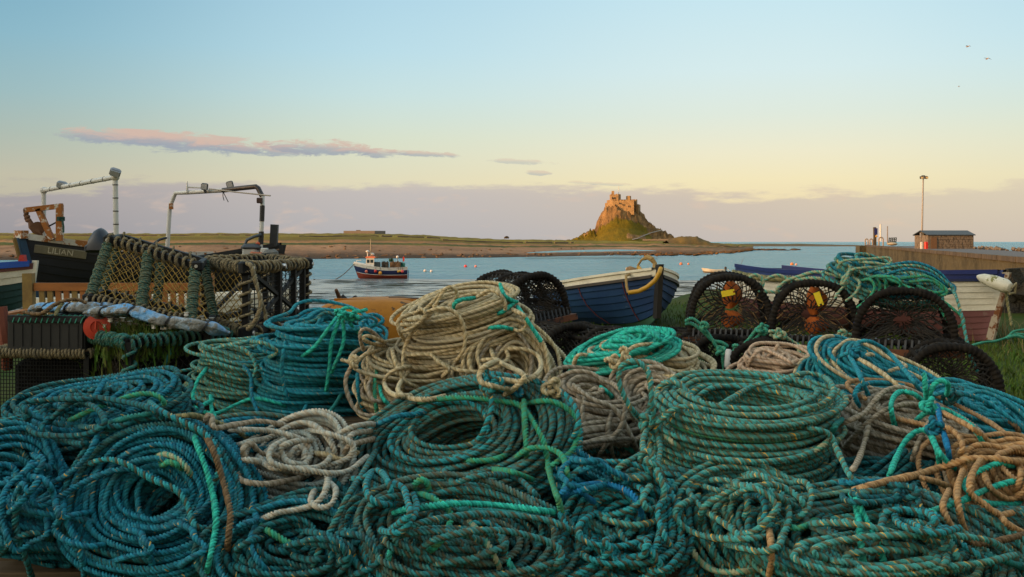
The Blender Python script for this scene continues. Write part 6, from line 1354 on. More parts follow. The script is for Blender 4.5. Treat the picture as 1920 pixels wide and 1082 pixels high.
LS = [
('C1', 'tie_rope', BLUE, [(197, 712), (183, 735), (170, 760), (158, 788), (166, 815), (188, 803), (186, 784), (168, 790)]),
('C1', 'loose_end', BLUE, [(190, 800), (178, 830), (160, 858), (135, 884), (100, 905), (66, 925), (62, 943), (82, 948), (118, 928), (150, 908), (200, 886), (250, 880), (290, 895), (330, 920), (380, 922)]),
('C1', 'loose_end', GREEN, [(130, 789), (165, 772), (210, 755), (255, 740), (290, 740), (308, 756), (300, 775)]),
('C1', 'loose_end', DTURQ, [(195, 797), (240, 783), (280, 776), (297, 772)]),
('C1', 'loose_end', TEAL, [(280, 755), (310, 775), (350, 795), (385, 815), (405, 840), (412, 870), (405, 900), (395, 925)]),
('C4', 'loose_end', OLIVE, [(325, 782), (360, 779), (400, 790), (440, 805), (470, 828)]),
('C3', 'tie_rope', TURQ, [(360, 805), (372, 840), (385, 875), (395, 910), (403, 945), (405, 985), (397, 1030), (385, 1084)]),
('C3', 'loose_end', BROWN, [(383, 812), (400, 845), (412, 880), (423, 920), (432, 965), (428, 1010), (425, 1050)]),
('C3', 'loose_end', OFFW, [(288, 858), (310, 852), (335, 862), (355, 885), (366, 908)]), ('C3', 'loose_end', GREEN, [(290, 866), (305, 872), (318, 866), (340, 878), (352, 896)]),
('C3', 'loose_end', TEAL, [(150, 880), (180, 865), (210, 862), (240, 872), (270, 890), (300, 905), (330, 918), (350, 945), (365, 985), (388, 992)]),
('C3', 'loose_end', BLUE, [(118, 930), (122, 970), (140, 1010), (155, 1050), (158, 1084)]), ('C3', 'loose_end', BLUE, [(255, 1000), (280, 1040), (290, 1084)]), ('C2', 'loose_end', DTEAL, [(30, 890), (38, 930), (28, 975), (40, 1020), (60, 1084)]), ('C2', 'loose_end', BLUE, [(2, 975), (40, 940), (70, 905), (80, 870), (60, 850)]), ('C2', 'loose_end', DTEAL, [(0, 1040), (30, 1010), (70, 1000), (110, 1020)]),
('C4', 'loose_end', PALE, [(455, 880), (449, 868), (462, 862), (500, 870), (540, 880), (570, 888), (600, 880), (615, 868)]), ('C4', 'loose_end', STONE, [(452, 880), (447, 893), (460, 903), (500, 908), (545, 900), (580, 890)]),
('C4', 'loose_end', PALE, [(607, 880), (614, 900), (608, 925), (590, 945), (560, 955), (520, 962), (490, 975), (475, 986)]), ('C4', 'loose_end', PALE, [(618, 905), (630, 920), (622, 945), (600, 952), (583, 940), (590, 920)]),
('C4', 'loose_end', CREAM, [(575, 850), (610, 852), (640, 862), (672, 848)]), ('C4', 'loose_end', PALE, [(620, 825), (650, 805), (690, 795), (712, 800)]), ('C4', 'loose_end', PALE, [(628, 845), (650, 825), (665, 812), (700, 808)]), ('C4', 'loose_end', STONE, [(638, 860), (655, 835), (680, 828), (705, 822)]),
('C4', 'loose_end', PALE, [(440, 836), (470, 828), (500, 822), (540, 800), (570, 792), (600, 805), (625, 840), (625, 872)]), ('C4', 'loose_end', STONE, [(385, 800), (388, 780), (398, 782), (402, 802), (440, 797), (490, 790), (545, 800)]), ('C4', 'loose_end', PALE, [(430, 806), (480, 806), (530, 812), (575, 830)]), ('C4', 'loose_end', PALE, [(530, 880), (545, 850), (560, 838), (572, 845), (565, 868), (548, 885)]),
('C4', 'loose_end', STONE, [(465, 868), (455, 845), (470, 832), (490, 850), (520, 855), (545, 872)]),
('C22', 'tie_rope', TURQ, [(640, 585, 4.15), (620, 610), (590, 650), (560, 672)]), ('C22', 'tie_rope', TURQ, [(640, 590, 4.15), (622, 640), (617, 690), (612, 730), (612, 746)]), ('C22', 'tie_rope', TURQ, [(642, 590, 4.15), (644, 640), (625, 690), (618, 706)]), ('C22', 'tie_rope', TURQ, [(645, 593, 4.15), (670, 622), (690, 642)]), ('C22', 'tie_rope', TURQ, [(636, 600, 4.2), (640, 582, 4.18), (655, 577, 4.2), (672, 584, 4.22), (690, 580, 4.25)]),
('C22', 'loose_end', LBLUE, [(640, 606), (670, 598, 4.3), (700, 590, 4.35), (718, 600, 4.35), (705, 610, 4.3), (660, 620)]), ('C22', 'loose_end', LBLUE, [(650, 600), (690, 594, 4.35), (706, 603, 4.33), (690, 614), (650, 618)]),
('C23', 'tie_rope', TURQ, [(388, 690), (370, 715, 4.3), (362, 745, 4.25), (375, 768, 4.2), (405, 775, 4.2), (440, 760), (470, 748), (500, 750), (545, 765)]), ('C23', 'loose_end', TURQ, [(395, 742), (398, 770, 4.15), (412, 792, 4.1)]), ('C23', 'loose_end', TURQ, [(335, 777, 4.0), (365, 767, 4.1), (400, 750)]),
('C23', 'loose_end', BLUE, [(452, 680), (470, 705), (472, 740), (485, 775, 4.15), (500, 792, 4.1)]), ('C22', 'loose_end', LBLUE, [(575, 760), (565, 778, 4.1), (545, 790, 4.05), (505, 802, 3.9)]), ('C22', 'loose_end', DTURQ, [(640, 740), (620, 770, 4.1), (590, 790, 4.0)]), ('C23', 'loose_end', TEAL2, [(400, 655), (430, 648), (465, 660), (480, 690), (470, 715)]), ('C23', 'loose_end', TEAL2, [(470, 640), (500, 645), (520, 660), (505, 670)]), ('C22', 'loose_end', LBLUE, [(535, 640), (528, 690), (535, 735), (550, 760)]), ('C22', 'loose_end', LBLUE, [(670, 700), (672, 740), (680, 765)]),
('C21', 'loose_end', CREAM, [(638, 674, 4.0), (652, 678, 4.0), (665, 681, 3.98), (686, 664), (712, 657)]), ('C21', 'loose_end', STONE, [(665, 681, 3.98), (655, 694, 3.98), (648, 713, 3.97), (651, 736, 3.96), (662, 762, 3.95), (678, 776, 3.93), (704, 778, 3.9), (730, 762, 3.9), (748, 744)]), ('C21', 'loose_end', STONE, [(728, 650), (712, 635), (691, 618, 4.05), (678, 619, 4.05), (675, 635, 4.05), (682, 657)]), ('C21', 'loose_end', CREAM, [(725, 650), (696, 644), (681, 635, 4.05), (691, 630, 4.05), (722, 642)]),
('C19', 'loose_end', CREAM, [(760, 640), (748, 620, 4.0), (748, 600, 4.0), (767, 590, 4.0), (790, 584, 4.0), (806, 572, 4.0), (826, 549, 4.02), (836, 544, 4.02)]), ('C19', 'loose_end', CREAM, [(756, 741), (755, 700), (757, 660), (768, 630), (785, 608), (806, 590), (821, 564, 4.0), (834, 543, 4.0), (847, 539, 4.02), (857, 549, 4.03), (852, 567, 4.05), (842, 572)]), ('C19', 'loose_end', CREAM, [(750, 622, 4.0), (765, 618, 4.0), (785, 606, 4.0), (798, 590), (790, 580, 4.0), (775, 590, 4.0)]),
('C19', 'loose_end', CREAM, [(787, 588), (821, 579), (847, 582), (866, 603), (872, 632), (868, 658), (850, 684)]), ('C19', 'tie_rope', TURQ, [(850, 580), (853, 568), (866, 562), (880, 560), (896, 558)]), ('C19', 'tie_rope', TURQ, [(937, 531, 4.1), (945, 552), (958, 563), (970, 566)]), ('C19', 'tie_rope', TURQ, [(922, 592), (945, 583), (966, 565)]), ('C19', 'loose_end', TURQ, [(970, 575), (985, 595, 3.95), (1000, 618, 3.95), (1016, 642, 3.95)]), ('C19', 'loose_end', TURQ, [(905, 618), (935, 613), (975, 620)]), ('C19', 'loose_end', CREAM, [(960, 580), (980, 590, 4.0), (988, 606, 4.0), (978, 620, 4.0), (955, 616)]), ('C19', 'loose_end', CREAM, [(890, 560), (915, 545), (935, 550), (948, 572), (940, 600)]),
('C20', 'loose_end', CREAM, [(813, 668), (834, 684), (860, 694), (894, 697), (925, 692), (951, 674), (949, 658), (933, 650)]), ('C20', 'loose_end', CREAM, [(918, 650), (925, 668), (932, 690)]), ('C21', 'loose_end', GREEN, [(707, 692), (703, 718), (704, 754), (708, 780)]), ('C21', 'loose_end', TURQ, [(712, 720), (717, 744), (738, 770)]), ('C21', 'loose_end', CREAM, [(735, 655), (745, 690), (760, 715), (790, 730)]), ('C21', 'loose_end', STONE, [(705, 700), (690, 725), (700, 750), (730, 755)]),
('C6', 'tie_rope', GREEN, [(782, 756), (818, 749), (877, 746), (936, 752), (974, 760), (995, 784), (1016, 820), (1025, 852), (1033, 897), (1048, 941), (1054, 975)]), ('C6', 'tie_rope', GREEN, [(986, 756), (1025, 752), (1060, 764), (1084, 790), (1081, 826), (1069, 849), (1048, 864), (1025, 879)]), ('C6', 'tie_rope', GREEN, [(982, 749), (985, 808), (988, 874)]), ('C6', 'loose_end', TEAL, [(905, 705), (924, 701), (965, 706), (1025, 722), (1063, 743), (1084, 778), (1080, 810), (1060, 840)]), ('C6', 'loose_end', TEAL, [(915, 705), (918, 725), (922, 758), (915, 787), (900, 820), (877, 837)]), ('C6', 'tie_rope', GREEN, [(853, 861), (906, 864), (945, 855), (962, 837)]), ('C6', 'tie_rope', GREEN, [(960, 864), (989, 843), (1025, 840), (1054, 855), (1063, 885), (1060, 914)]),
('C6', 'loose_end', BLUE, [(700, 800), (740, 782), (790, 775), (815, 768)]), ('C6', 'loose_end', BLUE, [(935, 730), (960, 735), (978, 742), (965, 715), (942, 712)]), ('C6', 'loose_end', GREY, [(830, 880), (850, 905), (885, 895), (930, 890), (975, 900), (1010, 935)]), ('C6', 'loose_end', GREEN, [(925, 880), (960, 885), (1000, 900)]),
('C7', 'loose_end', GREEN, [(790, 935), (778, 920), (780, 905), (793, 900), (803, 910), (800, 925), (786, 930)]), ('C7', 'loose_end', GREEN, [(775, 925), (800, 930), (830, 945), (845, 965), (840, 990), (825, 1015), (800, 1035), (775, 1036)]), ('C7', 'loose_end', TURQ, [(722, 972), (750, 958), (800, 950), (848, 945), (900, 945), (960, 950), (1010, 957), (1052, 963)]), ('C7', 'loose_end', DTURQ, [(848, 956), (900, 958), (960, 963), (1030, 974)]), ('C7', 'loose_end', TURQ, [(745, 1010), (730, 1040), (722, 1084)]), ('C7', 'loose_end', TURQ, [(943, 1026), (955, 1055), (970, 1084)]), ('C7', 'loose_end', GREY, [(705, 845), (675, 895), (650, 935), (625, 985), (600, 1030), (580, 1084)]), ('C7', 'loose_end', GREY, [(680, 975), (700, 945), (740, 930), (790, 935)]), ('C7', 'loose_end', OFFW, [(870, 970), (900, 1000), (925, 1040), (945, 1084)]),
('C5', 'tie_rope', GREEN, [(476, 976), (510, 1000), (545, 1020), (582, 1030)]), ('C5', 'loose_end', DTEAL, [(660, 985), (672, 1000), (668, 1020), (655, 1010), (660, 990)]), ('C5', 'loose_end', BLUE, [(480, 985), (470, 1020), (490, 1060), (520, 1084)]), ('C5', 'loose_end', DTEAL, [(585, 970), (570, 1000), (550, 1020)]), ('C5', 'loose_end', BLUE, [(430, 1010), (450, 985), (480, 975), (470, 950)]),
('C8', 'loose_end', BRBLUE, [(1050, 940), (1056, 922), (1080, 912), (1130, 907), (1170, 918), (1195, 940), (1202, 965), (1190, 982)]), ('C8', 'loose_end', BRBLUE, [(1055, 935), (1080, 920), (1105, 935), (1130, 958)]), ('C8', 'loose_end', TEAL, [(1100, 940), (1110, 960), (1140, 966), (1180, 955), (1206, 935), (1200, 915), (1165, 905)]), ('C8', 'loose_end', TEAL, [(1120, 960), (1090, 980), (1085, 1005), (1110, 1020), (1160, 1025), (1210, 1012), (1235, 1000)]), ('C8', 'loose_end', TEAL, [(1062, 1000), (1045, 1035), (1050, 1084)]), ('C8', 'loose_end', TEAL2, [(1110, 960), (1140, 975), (1190, 985), (1240, 975)]), ('C8', 'loose_end', TEAL, [(1240, 980), (1235, 1010), (1225, 1040), (1230, 1084)]), ('C8', 'loose_end', BLUE, [(1060, 860), (1100, 865), (1150, 890), (1200, 905)]),
('C9', 'tie_rope', TEAL2, [(1206, 792), (1185, 768, 2.9), (1170, 742, 2.9), (1160, 712, 2.9), (1166, 686, 2.9), (1189, 677, 2.9), (1210, 689, 2.88), (1219, 712, 2.88), (1222, 754, 2.85), (1228, 792), (1231, 830), (1230, 866)]), ('C9', 'tie_rope', TEAL2, [(1212, 800), (1237, 789), (1266, 766), (1296, 763), (1325, 769), (1349, 779)]), ('C9', 'tie_rope', TEAL2, [(1204, 851), (1166, 872), (1151, 893), (1178, 897), (1219, 896), (1240, 900)]), ('C9', 'tie_rope', TEAL2, [(1215, 800), (1205, 830), (1212, 860), (1222, 880)]), ('C9', 'loose_end', TEAL2, [(1228, 800), (1238, 840), (1232, 880), (1245, 915), (1238, 945), (1215, 955), (1205, 935), (1220, 910)]), ('C9', 'loose_end', TEAL2, [(1480, 705), (1520, 700), (1552, 712), (1563, 735), (1545, 755), (1510, 766), (1480, 775)]), ('C9', 'loose_end', OFFW, [(1480, 865), (1520, 850), (1550, 830), (1560, 815)]), ('C9', 'loose_end', TEAL2, [(1500, 800), (1530, 805), (1555, 815), (1570, 845), (1594, 892), (1620, 918)]), ('C9', 'loose_end', TEAL2, [(1340, 765), (1375, 745), (1410, 725), (1450, 715), (1500, 712)]), ('C9', 'loose_end', OFFW, [(1240, 805), (1262, 830), (1290, 850)]), ('C9', 'loose_end', TEAL2, [(1300, 850), (1350, 862), (1420, 866), (1490, 858), (1545, 838)]),
('C9b', 'loose_end', TEAL2, [(1380, 897), (1410, 888), (1440, 905), (1455, 940), (1450, 975), (1430, 1000), (1400, 1012)]), ('C9b', 'loose_end', TEAL2, [(1395, 895), (1430, 893), (1465, 925), (1480, 965), (1465, 1010), (1440, 1042)]), ('C9b', 'loose_end', TEAL, [(1405, 928), (1428, 935), (1435, 960), (1420, 1000), (1395, 1022)]), ('C9b', 'loose_end', TEAL2, [(1308, 908), (1340, 918), (1390, 931)]), ('C9b', 'loose_end', TEAL2, [(1310, 903), (1360, 900), (1392, 915), (1402, 950), (1390, 985)]), ('C9b', 'loose_end', TEAL2, [(1278, 900), (1300, 935), (1328, 962), (1372, 992), (1406, 1029), (1439, 1048), (1490, 1078)]), ('C9b', 'loose_end', TEAL, [(1260, 930), (1235, 950), (1238, 985), (1255, 1020), (1280, 1040)]), ('C9b', 'loose_end', TAN, [(1440, 985), (1445, 1012), (1447, 1050), (1440, 1084)]), ('C9b', 'loose_end', TEAL2, [(1480, 905), (1510, 905), (1522, 930), (1510, 960), (1485, 975)]), ('C9b', 'loose_end', OFFW, [(1287, 1010), (1300, 1035), (1315, 1055), (1350, 1072), (1430, 1070)]), ('C9b', 'loose_end', GREEN, [(1470, 985), (1500, 990), (1530, 975)]),
('C10', 'tie_rope', TURQ, [(1588, 918), (1600, 935), (1608, 960), (1613, 1003), (1620, 1084)]), ('C10', 'tie_rope', TURQ, [(1603, 918), (1608, 940), (1622, 970), (1638, 998), (1652, 1037), (1665, 1084)]), ('C10', 'loose_end', GREY, [(1600, 926), (1636, 922), (1652, 934), (1661, 956), (1650, 992), (1636, 1040), (1630, 1072)]), ('C10', 'loose_end', TEAL, [(1663, 945), (1705, 959), (1761, 987), (1803, 1020), (1845, 1048), (1890, 1078)]), ('C10', 'loose_end', TEAL2, [(1680, 985), (1720, 978), (1765, 1000), (1790, 1030), (1800, 1084)]), ('C10', 'loose_end', TEAL2, [(1500, 985), (1560, 980), (1620, 985), (1680, 1000), (1740, 1008)]), ('C10', 'loose_end', DTURQ, [(1840, 1040), (1880, 1050), (1920, 1065)]),
('C25', 'loose_end', DTEAL, [(1690, 910), (1680, 930), (1682, 960)]), ('C25', 'loose_end', DTEAL, [(1712, 905), (1720, 935), (1735, 965), (1760, 980)]), ('C25', 'loose_end', BLUE, [(1560, 905), (1610, 905), (1660, 900), (1700, 895)]),
('C12', 'loose_end', TAN, [(1600, 920), (1650, 906), (1691, 897), (1719, 890), (1761, 878), (1803, 864), (1831, 860), (1873, 861), (1925, 868)]), ('C12', 'loose_end', TAN, [(1715, 893), (1760, 905), (1792, 920)]), ('C12', 'loose_end', TURQ, [(1714, 964), (1747, 959), (1803, 939), (1845, 920), (1887, 906), (1925, 898)]), ('C12', 'loose_end', TURQ, [(1925, 945), (1859, 945), (1831, 936), (1811, 914), (1817, 897), (1837, 883), (1873, 869), (1904, 875)]), ('C12', 'loose_end', TAN, [(1806, 880), (1795, 920), (1800, 965), (1812, 1000)]), ('C12', 'loose_end', TAN, [(1840, 950), (1870, 962), (1892, 985), (1925, 1002)]), ('C12', 'loose_end', TAN, [(1780, 920), (1768, 950), (1785, 990), (1800, 1010)]), ('C12', 'loose_end', BROWN, [(1800, 1005), (1840, 1020), (1890, 1010), (1925, 1000)]),
('C11', 'tie_rope', STONE, [(1570, 797), (1617, 777), (1640, 752), (1660, 733), (1685, 726), (1710, 733), (1738, 748)]), ('C11', 'tie_rope', STONE, [(1582, 839), (1623, 795), (1662, 768), (1706, 758), (1754, 766)]), ('C11', 'tie_rope', STONE, [(1632, 780), (1623, 821), (1609, 863), (1592, 890)]), ('C11', 'tie_rope', STONE, [(1757, 774), (1736, 803), (1718, 839), (1707, 876)]), ('C11', 'tie_rope', TURQ, [(1678, 800), (1671, 770), (1674, 748), (1688, 735), (1712, 738), (1736, 757)]), ('C11', 'tie_rope', TURQ, [(1667, 893), (1680, 860), (1697, 828), (1721, 808), (1739, 809), (1754, 833), (1762, 870)]), ('C11', 'loose_end', TURQ, [(1733, 698, 3.15), (1735, 728, 3.12), (1739, 758)]), ('C11', 'loose_end', TURQ, [(1740, 760), (1747, 728, 3.12), (1762, 714, 3.12), (1777, 720, 3.12), (1775, 740)]), ('C11', 'tie_rope', TURQ, [(1715, 791), (1736, 774), (1765, 768), (1801, 783), (1830, 809), (1846, 838)]), ('C11', 'tie_rope', BRBLUE, [(1757, 760), (1765, 797), (1777, 839), (1780, 868)]), ('C11', 'loose_end', TAN, [(1768, 774), (1810, 795), (1839, 815), (1856, 832)]), ('C11', 'loose_end', TAN, [(1735, 800), (1770, 800), (1795, 815), (1805, 840), (1790, 862)]), ('C11', 'tie_rope', TURQ, [(1745, 815), (1762, 850), (1790, 880)]), ('C11', 'loose_end', DTURQ, [(1580, 785), (1565, 800), (1560, 815)]),
('C13', 'loose_end', LBLUE, [(1600, 655), (1612, 641, 3.75), (1632, 641, 3.72), (1662, 658), (1691, 688), (1730, 738)]), ('C13', 'loose_end', LBLUE, [(1620, 773), (1604, 748), (1606, 732), (1620, 721), (1650, 717), (1695, 724)]), ('C13', 'loose_end', LBLUE, [(1592, 665), (1612, 703), (1629, 744)]), ('C13', 'tie_rope', LBLUE, [(1575, 668), (1600, 660), (1625, 672), (1650, 690), (1680, 700)]), ('C13', 'loose_end', CREAM, [(1605, 670), (1640, 690), (1680, 720), (1710, 750)]), ('C13', 'loose_end', TURQ, [(1548, 675), (1555, 690), (1568, 702)]),
('C14', 'tie_rope', DTEAL, [(1760, 748), (1785, 735), (1802, 728), (1795, 745), (1770, 758)]), ('C14', 'loose_end', LBLUE, [(1740, 742), (1780, 735), (1820, 742), (1860, 760), (1900, 790), (1925, 815)]), ('C14', 'loose_end', BROWN, [(1880, 785), (1905, 800), (1915, 830)]),
('C16', 'tie_rope', TURQ, [(1220, 620, 3.85), (1235, 636), (1252, 645)]), ('C16', 'loose_end', TURQ, [(1075, 658, 3.9), (1072, 672, 3.9), (1072, 684, 3.9)]), ('C16b', 'tie_rope', CREAM, [(1125, 680), (1145, 672), (1160, 680), (1175, 660), (1195, 648), (1230, 645)]), ('C16b', 'loose_end', CREAM, [(1290, 690), (1302, 700), (1280, 705), (1240, 705)]), ('C16b', 'loose_end', CREAM, [(1075, 685), (1082, 668, 3.9), (1095, 665, 3.88), (1110, 672)]),
('C17', 'loose_end', STONE, [(1098, 738), (1092, 770), (1096, 810), (1102, 862)]), ('C17', 'loose_end', STONE, [(1075, 722), (1110, 748), (1150, 765), (1172, 795), (1197, 848)]), ('C17', 'loose_end', STONE, [(1148, 770), (1140, 810), (1150, 860)]), ('C17', 'loose_end', CREAM, [(1040, 730), (1030, 750), (1050, 780), (1062, 820)]), ('C17', 'loose_end', TURQ, [(1125, 725), (1137, 733), (1149, 746)]), ('C17', 'loose_end', TURQ, [(1088, 797), (1112, 800)]), ('C17', 'loose_end', TURQ, [(1168, 834), (1190, 850)]), ('C17', 'loose_end', STONE, [(1040, 712), (1075, 697), (1110, 700), (1130, 715), (1150, 720), (1168, 740), (1190, 790)]), ('C17', 'loose_end', STONE, [(1160, 720), (1172, 760), (1165, 800), (1140, 830), (1110, 868)]), ('C17', 'loose_end', CREAM, [(1120, 870), (1140, 890), (1165, 900)]),
('C15', 'tie_rope', PINK, [(1400, 690), (1415, 665), (1430, 657), (1450, 662), (1475, 675), (1500, 690)]), ('C15', 'loose_end', TURQ, [(1445, 690), (1458, 686), (1470, 684)]),
('C18', 'loose_end', STONE, [(1200, 715), (1215, 725), (1225, 750), (1235, 790)]),
('C24', 'loose_end', OFFW, [(1570, 505, 5.5), (1580, 490, 5.5), (1610, 487, 5.45), (1640, 485, 5.45), (1665, 483, 5.45), (1670, 492, 5.4), (1650, 500), (1600, 505), (1585, 517)]), ('C24', 'loose_end', OFFW, [(1610, 490), (1650, 495), (1690, 502), (1715, 520), (1730, 535)]), ('C24', 'loose_end', BLUE, [(1625, 512), (1680, 495), (1720, 493, 5.3), (1760, 510, 5.25), (1785, 540, 5.2)]), ('C24', 'loose_end', TEAL2, [(1640, 505), (1700, 498), (1740, 505, 5.28), (1775, 530, 5.2), (1788, 545, 5.18), (1770, 545, 5.2)]), ('C24', 'loose_end', BLUE, [(1650, 518), (1700, 505), (1745, 515, 5.25), (1780, 540, 5.2)]), ('C24', 'loose_end', GREEN, [(1690, 522), (1735, 518, 5.22), (1765, 534, 5.18), (1775, 548, 5.15), (1762, 553, 5.15), (1720, 536)]), ('C24', 'loose_end', GREEN, [(1705, 528), (1745, 527, 5.2), (1768, 544, 5.16), (1755, 549, 5.16), (1725, 540)]),
('C24', 'loose_end', TEAL2, [(1786, 541, 5.2), (1794, 560, 5.05), (1800, 580, 5.0), (1806, 605, 4.97), (1812, 635, 4.92), (1820, 668, 4.86), (1834, 700, 4.8)]), ('C24', 'loose_end', GREEN, [(1660, 520), (1720, 545, 5.12), (1760, 560, 5.06), (1790, 582, 5.0), (1806, 598, 4.99), (1803, 610, 5.0), (1790, 611, 5.0), (1772, 594, 5.05), (1757, 562, 5.08)]),
('C24', 'loose_end', GREEN, [(1622, 523), (1640, 520), (1650, 538), (1640, 558), (1618, 574, 5.3), (1606, 592, 5.3)]), ('C24', 'loose_end', GREEN, [(1615, 526), (1632, 524), (1640, 540), (1628, 560), (1606, 578, 5.3)]), ('C24', 'loose_end', GREEN, [(1632, 520), (1652, 518), (1662, 535), (1654, 552), (1640, 562)]), ('C24', 'loose_end', OFFW, [(1600, 520), (1612, 530), (1604, 550), (1585, 565, 5.35)]), ('C24', 'loose_end', OFFW, [(1590, 530, 5.4), (1575, 545, 5.4), (1565, 560, 5.38)]), ('C24', 'loose_end', GREEN, [(1645, 518), (1675, 520), (1690, 532), (1680, 545)]), ('C24', 'loose_end', OFFW, [(1595, 500), (1588, 520), (1578, 535, 5.4), (1582, 520, 5.4), (1600, 510)]),
]
BACK = {'C22', 'C23', 'C19', 'C21', 'C20', 'C16b', 'C16', 'C15', 'C13', 'C14', 'C18', 'C17'}
def lay_all(want):
    for i, (key, nm, mt, pts) in enumerate(LS):
        if want(key): lay(key, nm, pts, mt, off=1.0 + .25 * (i % 3), d=RD * (1.22 if (key, mt) == ('C12', TAN) and pts[0][0] == 1600 else 1))
# ------------------------------------------------------------------ pallets under the heap
pw_ = mat_plain('pallet_wood', (.13, .095, .055), .85, (.07, .05, .03), 4, .7, stretch=(1, 8, 8), bsc=30)
def pallet(lab, c, rz, w=1.15, dp=.95, levels=1):
    th = thing('pallet', lab, 'pallet', c, 'wooden pallets under the rope'); M = Matrix.Translation(Vector(c)) @ Matrix.Rotation(rz, 4, 'Z')
    R3 = M.to_3x3()
    for i in range(6): y = -dp / 2 + dp * (i + .5) / 6; MB().box(M @ Vector((0, y, .135)), (w, .11, .022), R3, bev=.003).build('deck_board', pw_, th)
    for i in range(3):
        y = -dp / 2 + .05 + (dp - .1) * i / 2
        MB().box(M @ Vector((0, y, .010)), (w, .10, .020), R3).build('bottom_board', pw_, th)
        for j in range(3): MB().box(M @ Vector((-w / 2 + .06 + (w - .12) * j / 2, y, .072)), (.11, .10, .10), R3).build('block', pw_, th)
    return th
p0 = pallet('pallet at the bottom left corner under the big blue coil', (-1.05, 2.95, .02), .03)
for lb_, c, rz in (('pallet in the middle of the front row, buried under teal rope', (.12, 2.85, .02), -.02), ('pallet at the right of the front row, buried under teal rope', (1.25, 2.9, .02), .04),
                   ('upper pallet under the blue and cream coils, its edge showing above the grass gap', (-.72, 4.55, .19), .03), ('lower pallet of the pair under the blue and cream coils', (-.70, 4.55, .02), .0),
                   ('pallet behind the centre, under the cream and turquoise coils', (.50, 4.3, .19), -.03), ('bottom pallet behind the centre, under the cream and turquoise coils', (.50, 4.3, .02), .02), ('pallet under the blue and stone coils at the right', (1.65, 3.75, .02), .05)): pallet(lb_, c, rz)
# ------------------------------------------------------------------ coils, back row first
pi = math.pi
coil('C22', 'tall blue coil bound with turquoise rope, in front of the ochre dinghy', 612, 682, 4.5, 106, .85, 80, 150, 12, 7, 20, LBLUE, [(TEAL, .15)], 22, dome=.45, wander=1.3, lump=.13, stray=.3, ecc=.10)
coil('C23', 'slack blue green coil left of the tall blue coil bound with turquoise', 462, 698, 4.6, 84, .9, 66, 92, 10, -2, 40, TEAL2, [(LBLUE, .3)], 23, dome=.3, wander=1.4, stray=.35, lump=.09, ecc=.11)
coil('C19', 'topmost cream coil of the central heap, tilted with a dark hole in its top', 872, 612, 4.2, 104, .85, 78, 96, 14, -13, 10, CREAM, [(TURQ, .02)], 19, dome=.18, lump=.05)
coil('C21', 'cream coil at the left foot of the cream heap, with big loose loops', 782, 712, 4.25, 100, .85, 80, 100, 12, -2, 30, CREAM, [(STONE, .2)], 21, dome=.2)
coil('C20', 'cream coil arching at the right foot of the cream heap', 955, 702, 4.05, 96, .85, 62, 84, 58, 12, 0, CREAM, [(STONE, .25)], 20, dome=.1)
coil('C16b', 'cream coil lying directly beneath the turquoise hank', 1214, 692, 3.98, 100, .8, 80, 76, 12, 4, 0, CREAM, [], 16, dome=.2)
coil('C16', 'bright turquoise hank lying over a cream coil, below the navy dinghy', 1164, 655, 3.92, 96, .66, 78, 40, 14, -17, 0, TURQ, [], 36, dome=.3, wander=.45, stray=.05)
coil('C15', 'small pink tan coil peeping out below the tagged creels', 1452, 692, 4.3, 64, .8, 56, 62, 20, 0, 0, PINK, [], 15, dome=.5)
coil('C13', 'blue coil mixed with cream turns, sloping down from the creels at the right', 1628, 718, 3.95, 108, .8, 84, 80, 26, 14, 0, LBLUE, [(CREAM, .35)], 13, dome=.3)
coil('C14', 'blue coil at the right edge, below the small dark creel on the grass', 1838, 792, 3.6, 104, .8, 84, 78, 20, 14, 0, LBLUE, [(DTEAL, .3)], 14, dome=.3)
coil('C18', 'stone coloured coil standing on edge between turquoise hank and big teal coil', 1222, 762, 3.65, 74, .9, 44, 64, 55, -14, 0, STONE, [], 18, dome=.1)
coil('C17', 'grey stone coil unravelling between the two big teal coils', 1112, 800, 3.65, 92, .85, 66, 130, 16, 6, 0, STONE, [(CREAM, .1)], 17, dome=.25, wander=1.7, stray=.3)
coil('C11', 'stone grey coil tied with turquoise, right of the big teal coil', 1698, 828, 3.3, 130, .8, 94, 124, 16, 8, 20, STONE, [(TAN, .12)], 11, dome=.28)
lay_all(lambda k_: k_ in BACK)
# middle row
coil('C1', 'flat dark blue green coil at the far left, below the plant filled crate', 180, 786, 3.25, 152, .78, 118, 96, 16, -9, 0, DTEAL, [(BLUE, .4)], 1, dome=.35)
coil('C6', 'largest grey teal coil in the centre, face tipped to show its dark hollow', 862, 838, 3.05, 206, .70, 104, 104, 38, -16, -6, GREY, [(TEAL, .35)], 6, dome=.10, lump=.04, wander=.85, stray=.1, ecc=.05)
coil('C9', 'big neat weathered teal coil with orange flecks, right of centre', 1392, 812, 3.05, 176, .84, 76, 150, 9, 2, 0, TEAL2, [(GREEN, .02)], 9, dome=.06, lump=.03, wander=.6, heap=False, ties=((2.75, TEAL2, 1.6, 'tie'),), pinch=((2.75, .3, .35),))
coil('C4', 'pale cream coil with turquoise turns in its middle, lying between blue and teal coils', 556, 868, 2.95, 108, .82, 82, 52, 40, 4, 0, PALE, [(STONE, .15)], 4, dome=.15, wander=1.1, stray=.2)
